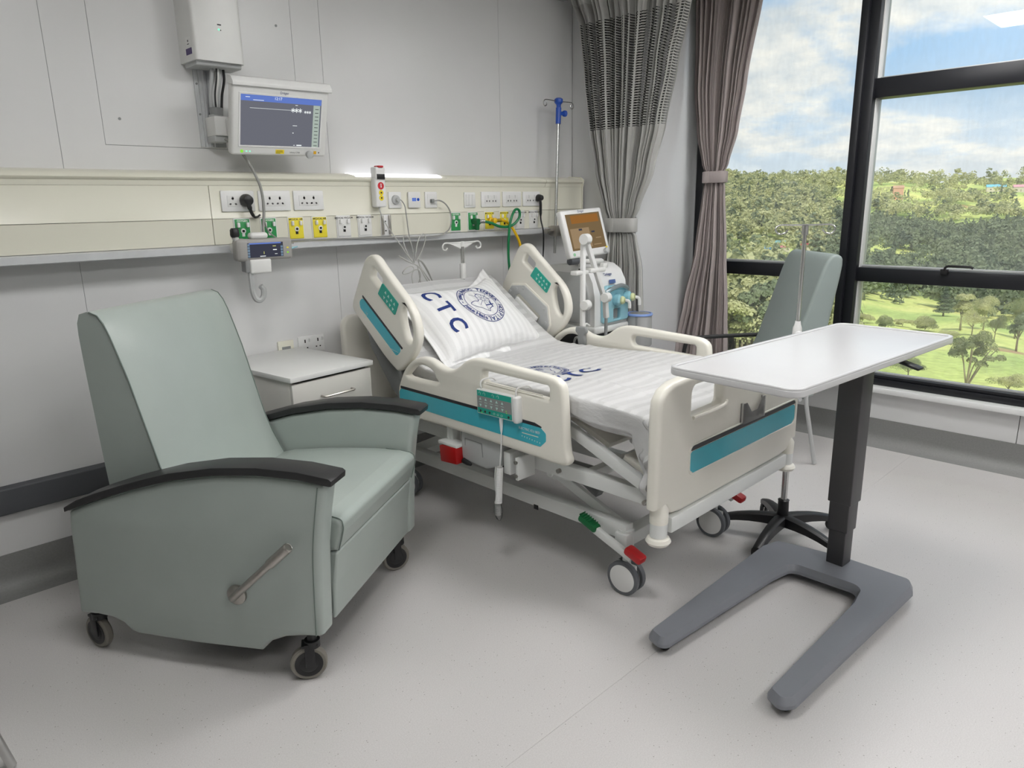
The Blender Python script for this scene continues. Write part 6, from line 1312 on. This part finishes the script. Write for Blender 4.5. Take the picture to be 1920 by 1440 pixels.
# ------------------------------------------------------------------ the land outside
rng = np.random.default_rng(7)
RR = np.array([15, 60, 90, 130, 180, 250, 350, 450, 600, 800, 950, 1150, 1600.])
TT = np.array([40, 64, 70, 76, 84, 110.])
ZZ = np.array([[-14, -15, -19, -23, -26, -28, -29, -26, -12, 8, 19, 21, 6],
               [-14, -15, -19, -23, -26, -28, -29, -26, -12, 8, 19, 21, 6],
               [-14, -15.5, -19, -24, -29, -35, -39, -37, -22, -2, 12, 20, 8],
               [-14, -16.5, -20, -24.5, -30, -37, -45, -44, -31, -8, 9, 19, 8],
               [-14, -17, -20.5, -25, -30, -37, -45, -44, -30, -6, 12, 21, 8],
               [-14, -17, -20.5, -25, -30, -37, -45, -44, -30, -6, 12, 21, 8.]])
def gz(th, r):
    th = np.clip(np.asarray(th, float), 40, 110); r = np.clip(np.asarray(r, float), 15, 1600)
    i = np.clip(np.searchsorted(TT, th)-1, 0, len(TT)-2); a = (th-TT[i])/(TT[i+1]-TT[i]); a = a*a*(3-2*a)
    z0 = np.array([np.interp(q, RR, ZZ[k]) for q, k in zip(r.ravel(), i.ravel())]); z1 = np.array([np.interp(q, RR, ZZ[k+1]) for q, k in zip(r.ravel(), i.ravel())])
    z = z0*(1-a.ravel())+z1*a.ravel(); t_ = np.radians(th.ravel()); rr_ = r.ravel()
    amp_ = np.clip(rr_/300, 0.1, 3.0)
    z = z+amp_*(0.9*np.sin(t_*23+rr_*0.011)+0.6*np.sin(t_*61+rr_*0.027+1)+0.5*np.sin(rr_*0.06+t_*9))
    return z+1.55
nth, nr = 150, 150
ths = np.linspace(42, 106, nth); rs_ = 16*(1600/16)**(np.linspace(0, 1, nr)); tg, rg = np.meshgrid(ths, rs_); zg = gz(tg.ravel(), rg.ravel())
X_ = (rg*np.sin(np.radians(tg))).ravel(); Y_ = (rg*np.cos(np.radians(tg))).ravel()
mb = MB(); mb.v = [(float(a), float(b), float(c_)) for a, b, c_ in zip(X_, Y_, zg)]
for j in range(nr-1):
    for i in range(nth-1): a = j*nth+i; mb.f.append((a, a+1, a+nth+1, a+nth))
def ground_mat():
    m = bpy.data.materials.new('hillside_grass'); m.use_nodes = True; t = m.node_tree; b = t.nodes['Principled BSDF']; b.inputs['Roughness'].default_value = 0.9; b.inputs['Specular IOR Level'].default_value = 0.1
    tcn = N(t, 'ShaderNodeTexCoord')
    n = N(t, 'ShaderNodeTexNoise', Scale=0.018, Detail=5.0); L(t, tcn.outputs['Object'], n.inputs['Vector'])
    r = N(t, 'ShaderNodeValToRGB'); L(t, n.outputs[0], r.inputs[0])
    r.color_ramp.elements[0].position = 0.36; r.color_ramp.elements[0].color = (0.34, 0.45, 0.14, 1)
    r.color_ramp.elements[1].position = 0.62; r.color_ramp.elements[1].color = (0.68, 0.68, 0.24, 1)
    e_ = r.color_ramp.elements.new(0.5); e_.color = (0.52, 0.60, 0.19, 1)
    n2 = N(t, 'ShaderNodeTexNoise', Scale=0.6, Detail=8.0, Roughness=0.75); L(t, tcn.outputs['Object'], n2.inputs['Vector'])
    mr = N(t, 'ShaderNodeMapRange'); mr.inputs['From Min'].default_value = 0.3; mr.inputs['From Max'].default_value = 0.7; mr.inputs['To Min'].default_value = 0.6; mr.inputs['To Max'].default_value = 1.3; L(t, n2.outputs[0], mr.inputs['Value'])
    mm = N(t, 'ShaderNodeMix', data_type='RGBA', blend_type='MULTIPLY'); mm.inputs[0].default_value = 1; L(t, r.outputs[0], mm.inputs[6]); L(t, mr.outputs[0], mm.inputs[7])
    n3 = N(t, 'ShaderNodeTexNoise', Scale=0.03, Detail=4.0); mp_ = N(t, 'ShaderNodeMapping'); mp_.inputs['Location'].default_value = (41, 7, 0); L(t, tcn.outputs['Object'], mp_.inputs[0]); L(t, mp_.outputs[0], n3.inputs['Vector'])
    r3 = N(t, 'ShaderNodeValToRGB'); L(t, n3.outputs[0], r3.inputs[0]); r3.color_ramp.elements[0].position = 0.66; r3.color_ramp.elements[0].color = (0, 0, 0, 1); r3.color_ramp.elements[1].position = 0.70; r3.color_ramp.elements[1].color = (1, 1, 1, 1)
    m3 = N(t, 'ShaderNodeMix', data_type='RGBA'); L(t, r3.outputs[0], m3.inputs[0]); L(t, mm.outputs[2], m3.inputs[6]); m3.inputs[7].default_value = (0.40, 0.27, 0.15, 1)
    L(t, m3.outputs[2], b.inputs['Base Color']); return m
M_ground = ground_mat()
g_ = mb.build('hill', M_ground, smooth=180); struct(g_)
def leaf_mat(name, c1, c2):
    m = bpy.data.materials.new(name); m.use_nodes = True; t = m.node_tree; t.nodes.clear()
    tcn = N(t, 'ShaderNodeTexCoord'); ge = N(t, 'ShaderNodeNewGeometry')
    n = N(t, 'ShaderNodeTexNoise', Scale=0.12, Detail=3.0); L(t, ge.outputs['Position'], n.inputs['Vector'])
    vo = N(t, 'ShaderNodeTexVoronoi', voronoi_dimensions='2D', Scale=0.11); L(t, ge.outputs['Position'], vo.inputs['Vector']); sv = N(t, 'ShaderNodeSeparateColor'); L(t, vo.outputs['Color'], sv.inputs[0])
    n2 = N(t, 'ShaderNodeTexNoise', Scale=1.8, Detail=2.0); L(t, ge.outputs['Position'], n2.inputs['Vector'])
    ad = N(t, 'ShaderNodeMath', operation='MULTIPLY_ADD'); L(t, n2.outputs[0], ad.inputs[0]); ad.inputs[1].default_value = 0.35; L(t, n.outputs[0], ad.inputs[2])
    a2 = N(t, 'ShaderNodeMath', operation='MULTIPLY_ADD'); L(t, sv.outputs[0], a2.inputs[0]); a2.inputs[1].default_value = 0.45; L(t, ad.outputs[0], a2.inputs[2])
    r = N(t, 'ShaderNodeValToRGB'); L(t, a2.outputs[0], r.inputs[0]); r.color_ramp.elements[0].position = 0.60; r.color_ramp.elements[0].color = c1; r.color_ramp.elements[1].position = 1.15 if False else 1.0; r.color_ramp.elements[1].color = c2
    d = N(t, 'ShaderNodeBsdfDiffuse'); tr = N(t, 'ShaderNodeBsdfTranslucent'); L(t, r.outputs[0], d.inputs[0]); L(t, r.outputs[0], tr.inputs[0])
    ms = N(t, 'ShaderNodeMixShader'); ms.inputs[0].default_value = 0.35; L(t, d.outputs[0], ms.inputs[1]); L(t, tr.outputs[0], ms.inputs[2])
    o = N(t, 'ShaderNodeOutputMaterial'); L(t, ms.outputs[0], o.inputs[0]); return m
M_leafA = leaf_mat('leaf_olive', (0.20, 0.24, 0.12, 1), (0.56, 0.56, 0.30, 1))
M_leafB = leaf_mat('leaf_dark', (0.11, 0.15, 0.10, 1), (0.28, 0.33, 0.20, 1))
M_leafC = leaf_mat('leaf_light', (0.30, 0.34, 0.16, 1), (0.60, 0.60, 0.34, 1))
M_bark = mat('pale_bark', rgb(150, 140, 118), 0.8, noise_s=2, noise_amt=0.15)
def crown_pts(kind, nq, seed):
    """unit tree, height 1; returns centres, normals"""
    g = np.random.default_rng(seed)
    if kind == 'conifer':
        h = g.random(nq)**1.3; rad = 0.24*(1-h)**0.9*(0.55+0.45*g.random(nq))*(0.75+0.25*np.sign(np.sin(h*46))); a = g.random(nq)*2*PI
        return np.stack([rad*np.cos(a), rad*np.sin(a), 0.14+0.86*h], 1), np.stack([np.cos(a), np.sin(a), 0.5+0*a], 1)
    if kind == 'tall': nb, sx, zc, sz = 11, 0.17, 0.62, 0.34
    elif kind == 'shrub': nb, sx, zc, sz = 7, 0.62, 0.42, 0.28
    elif kind == 'spread': nb, sx, zc, sz = 22, 0.48, 0.60, 0.26
    else: nb, sx, zc, sz = 13, 0.34, 0.58, 0.30
    cs = []
    while len(cs) < nb:
        p = g.normal(size=3)*0.55
        if np.linalg.norm(p) < 1: cs.append([p[0]*sx, p[1]*sx, zc+p[2]*sz+(0.16*(1-(p[0]**2+p[1]**2)) if kind == 'spread' else 0)])
    cs = np.array(cs); rb = (0.11 if kind in ('tall', 'spread') else 0.20)*(0.7+0.6*g.random(nb))*(1.0 if kind != 'shrub' else 1.5)
    k = g.integers(0, nb, nq); d = g.normal(size=(nq, 3)); d /= np.linalg.norm(d, axis=1)[:, None]; d[:, 2] = np.abs(d[:, 2])*0.9-0.25*g.random(nq)
    rr_ = rb[k]*(0.75+0.3*g.random(nq)); p = cs[k]+d*rr_[:, None]
    p[:, 2] = np.clip(p[:, 2], 0.06, 1.02); return p, d
def leafquads(PD, s, g):
    P, D = PD; n_ = len(P); nn = D/np.linalg.norm(D, axis=1)[:, None]+0.38*g.normal(size=(n_, 3)); u = np.cross(nn, g.normal(size=(n_, 3))); u /= np.linalg.norm(u, axis=1)[:, None]; w = np.cross(nn, u); w /= np.linalg.norm(w, axis=1)[:, None]
    s = s*(0.6+0.8*g.random(n_))[:, None]
    V_ = np.stack([P-u*s-w*s*0.6, P+u*s-w*s*0.6, P+u*s*0.7+w*s*0.8, P-u*s*0.7+w*s*0.8], 1).reshape(-1, 3)
    return V_
def tree_mesh(name, kind, nq, s, seed, leaf, joined=True):
    g = np.random.default_rng(seed); P = crown_pts(kind, nq, seed); V_ = leafquads(P, s, g); P = P[0]
    cr_m = bpy.data.meshes.new(name); F_ = [(4*i, 4*i+1, 4*i+2, 4*i+3) for i in range(nq)]
    mbt = MB(); 
    if kind != 'shrub': mbt.tube([(0, 0, -0.03), (0.008, 0.0, 0.25), (-0.004, 0.01, 0.5), (0.0, 0.0, 0.78)], [0.022, 0.018, 0.013, 0.006], 6)
    nbr = 7 if kind in ('spread',) else 3
    if kind != 'conifer':
        for k in range(nbr):
            a = k*2.4+seed; q = P[(k*37) % nq]; mbt.tube([(0, 0, 0.10 if kind in ('spread', 'shrub') else 0.3), (q[0]*0.45, q[1]*0.45, 0.10+q[2]*0.5), (q[0]*0.95, q[1]*0.95, q[2]*0.97)], [0.012, 0.009, 0.003], 5, 2)
    if joined:
        o = len(V_); vs = [tuple(v) for v in V_]+mbt.v; fs = F_+[tuple(i+o for i in f_) for f_ in mbt.f]
        cr_m.from_pydata(vs, [], fs); cr_m.materials.append(leaf); cr_m.materials.append(M_bark)
        mi = [0]*len(F_)+[1]*len(mbt.f); cr_m.polygons.foreach_set('material_index', mi); return cr_m
    cr_m.from_pydata([tuple(v) for v in V_], [], F_); cr_m.materials.append(leaf)
    tm = bpy.data.meshes.new('trunk'); tm.from_pydata(mbt.v, [], mbt.f); tm.materials.append(M_bark); tm.polygons.foreach_set('use_smooth', [True]*len(tm.polygons)); return cr_m, tm
def find_r(th, el, r0=50, r1=1500):
    r = np.exp(np.linspace(np.log(r0), np.log(r1), 500)); e_ = np.degrees(np.arctan2(gz(np.full(500, th), r)-1.55, r)); k = np.argmax(e_ >= el) if (e_ >= el).any() else 499
    return float(r[k])
near = [  # azimuth, elevation of the foot, height deg, width deg, kind, label
 (77.9, -13.2, 4.4, 4.9, 'spread', M_leafA, 'large spreading pale-trunked tree standing low beyond the lower right pane'),
 (74.3, -12.5, 1.7, 2.2, 'round', M_leafA, 'small tree half hidden just under the overbed table edge'),
 (80.3, -13.0, 1.8, 2.4, 'round', M_leafA, 'small bushy tree low beyond the window, right of the large spreading tree'),
 (76.0, -8.0, 2.2, 1.3, 'conifer', M_leafB, 'dark conifer on the green meadow just under the window transom'),
 (77.1, -8.9, 3.0, 1.7, 'tall', M_leafC, 'tall light green tree right beside the dark conifer'),
 (78.4, -8.8, 2.8, 1.9, 'round', M_leafC, 'rounded light green tree second from the dark conifer'),
 (77.8, -9.2, 1.9, 1.8, 'round', M_leafA, 'dark rounded tree in front of the two light green trees'),
 (79.1, -9.5, 2.1, 1.5, 'round', M_leafA, 'slender-trunked tree right of the rounded meadow trees'),
 (80.2, -9.2, 2.6, 2.4, 'round', M_leafC, 'broad pale-crowned tree at the right edge of the window'),
 (80.4, -10.0, 2.8, 1.7, 'tall', M_leafB, 'dark upright tree standing before the broad pale-crowned tree'),
 (71.0, -8.8, 1.0, 1.8, 'shrub', M_leafA, 'low olive shrub beside the mullion on the meadow'),
 (72.5, -9.1, 1.1, 1.9, 'shrub', M_leafC, 'reddish-olive shrub on the meadow second from the mullion'),
 (75.0, -9.1, 1.2, 2.6, 'shrub', M_leafA, 'broad olive shrub right above the table top edge'),
 (76.4, -9.6, 0.8, 2.0, 'shrub', M_leafC, 'low light shrub below the dark conifer'),
 (73.6, -8.9, 0.8, 1.7, 'shrub', M_leafA, 'low shrub between the reddish and the broad shrub'),
 (72.4, -6.9, 1.1, 0.35, 'tall', M_leafB, 'lone thin young tree on the open green slope'),
 (64.6, -10.8, 4.4, 1.9, 'tall', M_leafC, 'tall pale leafy tree beyond the lower left pane beside the chair back'),
 (62.3, -11.5, 4.0, 3.0, 'round', M_leafA, 'dense green tree beyond the lower left pane next to the curtain')]
proto = {}
def kindmesh(kind, leaf, q, joined, seed=0):
    key = (kind, leaf.name, q, joined, seed)
    if key not in proto:
        s = {'near': 0.0085, 'mid': 0.020}[q]; n_ = {'near': 9000, 'mid': 1500}[q]
        if kind == 'shrub': s *= 1.8
        proto[key] = tree_mesh('tree' if joined else 'crown', kind, n_, s*(1.0 if kind != 'conifer' else 0.9), 11+seed*7+len(kind), leaf, joined)
    return proto[key]
base_w = {'spread': 1.15, 'round': 0.92, 'tall': 0.52, 'conifer': 0.46, 'shrub': 1.7}
for th, el, hd, wd, kind, leaf, lab in near:
    r = find_r(th, el); z = float(gz(th, r)[0]); H_ = r*math.radians(hd)/math.cos(math.radians(el)); W2 = r*math.radians(wd)
    t = thing('shrub' if kind == 'shrub' else ('conifer_tree' if kind == 'conifer' else 'leafy_tree'), lab, 'shrub' if kind == 'shrub' else 'tree', (r*math.sin(math.radians(th)), r*math.cos(math.radians(th)), z-0.05), rng.random()*6, local=True)
    cm, tm = kindmesh(kind, leaf, 'near', False, int(th*7) % 3)
    for nm, me_ in (('crown', cm), ('trunk', tm)):
        o = bpy.data.objects.new(nm, me_); col.objects.link(o); o.parent = t; o.scale = (W2/base_w[kind], W2/base_w[kind], H_)
# woods: positions by region
def allowed(th, r, g):
    if r < 85: return False
    if th < 68.5:
        if 195 < r < 460 and th > 60.5: return g < 0.07
        if 460 < r < 520: return g < 0.6
        return g < (1.0 if r < 850 else 0.5)
    if r < 300: return False
    if r < 380: return g < 0.10
    if 400 < r < 540 and 70.5 < th < 75: return g < 0.05
    if r < 640: return True
    n_ = noise.noise(Vector((r*0.012*math.sin(math.radians(th)), r*0.012*math.cos(math.radians(th)), 4.0)))
    if r < 880: return g < (0.55 if n_ > 0.05 else 0.10)
    return g < 0.35
cand = []
tries = 0
while len(cand) < 7600 and tries < 120000:
    tries += 1
    th = (57+rng.random()*28) if tries % 5 else (44+rng.random()*56); r = 88*(1080/88)**(rng.random()**0.72)
    if allowed(th, r, rng.random()): cand.append((th, r))
cand.sort(key=lambda c_: c_[1]+(0 if 58 < c_[0] < 83 else 5000))
cth = np.array([c_[0] for c_ in cand]); crr = np.array([c_[1] for c_ in cand]); cz = gz(cth, crr)
def tkind(th, r, g):
    if r > 850: return ('tall' if g < 0.35 else 'round'), 0
    if 68.5 < th and r < 640: return ('round' if g < 0.7 else 'conifer'), 1
    return ('round' if g < 0.65 else ('tall' if g < 0.9 else 'conifer')), (0 if g < 0.5 else (2 if g < 0.72 else 1))
leafs = [M_leafA, M_leafB, M_leafC]; names = {'round': 'bushy green trees of the valley woods', 'tall': 'tall slender trees of the valley woods', 'conifer': 'dark conifers of the valley woods'}
labs = {'round': 'bushy green tree in the dense valley woods beyond the window', 'tall': 'tall slender tree in the dense valley woods beyond the window', 'conifer': 'dark pointed conifer in the dense valley woods beyond the window'}
for i in range(270):
    th, r, z = cth[i], crr[i], cz[i]; g = rng.random(); k, lf = tkind(th, r, g)
    o = bpy.data.objects.new('woodland_tree', kindmesh(k, leafs[lf], 'mid', True, i % 2)); col.objects.link(o)
    H_ = (8+5*rng.random())*(1.15 if k == 'tall' else 1)*(0.75 if r < 130 else 1); o.location = (r*math.sin(math.radians(th)), r*math.cos(math.radians(th)), z-0.3); o.rotation_euler = (0, 0, rng.random()*6); sc2 = H_*(0.85+0.4*rng.random()); o.scale = (sc2, sc2, H_)
    cw = ('olive green', 'dark green', 'light green')[lf]; side_ = 'left' if th < 69.5 else 'right'; dist_ = 'on the nearer slope' if r < 180 else ('halfway down the valley' if r < 320 else 'deep in the valley')
    lb = '%s %s %s beyond the %s window bay' % (cw, {'round': 'bushy tree', 'tall': 'slender tree', 'conifer': 'pointed conifer'}[k], dist_, side_)
    tag(o, lb, 'tree', lb.replace('tree', 'trees').replace('conifer', 'conifers'))
groups_ = {0: [], 1: [], 2: []}
for i in range(270, len(cand)):
    th, r, z = cth[i], crr[i], cz[i]; g = rng.random(); k, lf = tkind(th, r, g)
    nq = 170 if r < 450 else (120 if r < 700 else 90); H_ = (9+5*rng.random()) if r < 850 else (8+12*rng.random()**1.5); key = ('far', k, nq, i % 4)
    if key not in proto: gg = np.random.default_rng(50+i); proto[key] = leafquads(crown_pts(k, nq, 90+i % 4), 0.042 if nq > 180 else 0.050, gg)
    V_ = proto[key]*np.array([H_*(0.95+0.3*rng.random())]*2+[H_]); a = rng.random()*6; ca, sa = math.cos(a), math.sin(a)
    V2 = np.stack([V_[:, 0]*ca-V_[:, 1]*sa+r*math.sin(math.radians(th)), V_[:, 0]*sa+V_[:, 1]*ca+r*math.cos(math.radians(th)), V_[:, 2]+z-0.5], 1); groups_[lf].append(V2)
for lf, l_ in groups_.items():
    if not l_: continue
    V_ = np.concatenate(l_).astype(np.float32); n_ = len(V_)//4; me = bpy.data.meshes.new('far_woods')
    me.vertices.add(len(V_)); me.vertices.foreach_set('co', V_.ravel()); me.loops.add(n_*4); me.loops.foreach_set('vertex_index', np.arange(n_*4, dtype=np.int32)); me.polygons.add(n_); me.polygons.foreach_set('loop_start', np.arange(0, n_*4, 4, dtype=np.int32)); me.update(calc_edges=True)
    me.materials.append(leafs[lf]); o = bpy.data.objects.new('far_woods', me); col.objects.link(o); o['kind'] = 'stuff'
    tag(o, ('olive green woodland', 'dark green woodland', 'light green woodland')[lf]+' covering the far hillside beyond the window', 'woods')
# houses
def house(th, el, w_, d_, h_, rc, label, r=None, wall=(205, 196, 180)):
    r = r or find_r(th, el, 300); z = float(gz(th, r)[0]); x = r*math.sin(math.radians(th)); y = r*math.cos(math.radians(th))
    t = thing('house', label, 'house', (x, y, z), math.radians(90-th)+0.3+0.2*math.sin(th*9), local=True)
    wm = mat('house_wall_%d_%d_%d' % wall, rgb(*wall), 0.8, noise_s=1, noise_amt=0.05)
    MB().bx(-d_/2, d_/2, -w_/2, w_/2, -1.0, h_).prism([(-d_/2, h_), (d_/2, h_), (0, h_+d_*0.22)], lambda a, b, q: (a, q, b), -w_/2, w_/2).build('wall', wm, t)
    for k in (-1, 1): MB().prism([(k*(d_/2+0.4), h_-0.2), (0, h_+d_*0.24), (0, h_+d_*0.24+0.12), (k*(d_/2+0.4), h_-0.08)], lambda a, b, q: (a, q, b), -w_/2-0.4, w_/2+0.4).build('roof', mat('roof_%d_%d_%d' % rc, rgb(*rc), 0.5, noise_s=1, noise_amt=0.06), t, smooth=None)
    for k in (-1, 1): MB().bx(-d_/2-0.03, -d_/2, k*w_*0.28-0.5, k*w_*0.28+0.5, 1.0, 2.0).build('window', M_hole, t)
    MB().bx(-d_/2-0.03, -d_/2, -0.45, 0.45, 0, 2.0).build('door', M_bark, t)
H3 = lambda s_: s_+' in the valley beyond the left pane'
house(61.9, -3.95, 9, 6, 2.6, (226, 228, 230), H3('white-roofed small house'))
house(64.1, -3.95, 9, 7, 2.6, (120, 170, 214), H3('small house with a bright blue roof'))
house(63.7, -3.65, 7, 5, 2.4, (176, 112, 84), H3('rust-roofed small house behind the blue-roofed one'))
house(64.9, -3.45, 8, 5, 2.4, (110, 158, 160), H3('teal-roofed small house'))
house(65.1, -3.75, 8, 6, 2.4, (180, 108, 112), H3('pinkish-roofed small house'))
house(66.8, -3.7, 10, 6, 2.5, (162, 70, 78), H3('dark red-roofed small house'))
house(68.2, -3.85, 9, 6, 2.5, (206, 178, 150), H3('tan-roofed small house'))
house(78.0, 0.75, 16, 9, 4.0, (112, 190, 226), 'blue-roofed house on the skyline of the far hill', r=880)
house(79.3, 0.7, 12, 9, 4.5, (206, 150, 160), 'pink-roofed house on the skyline at the right edge', r=880)
house(72.4, 0.2, 9, 9, 11, (190, 150, 120), 'tan tower-like building on the far hill', r=820, wall=(206, 160, 136))
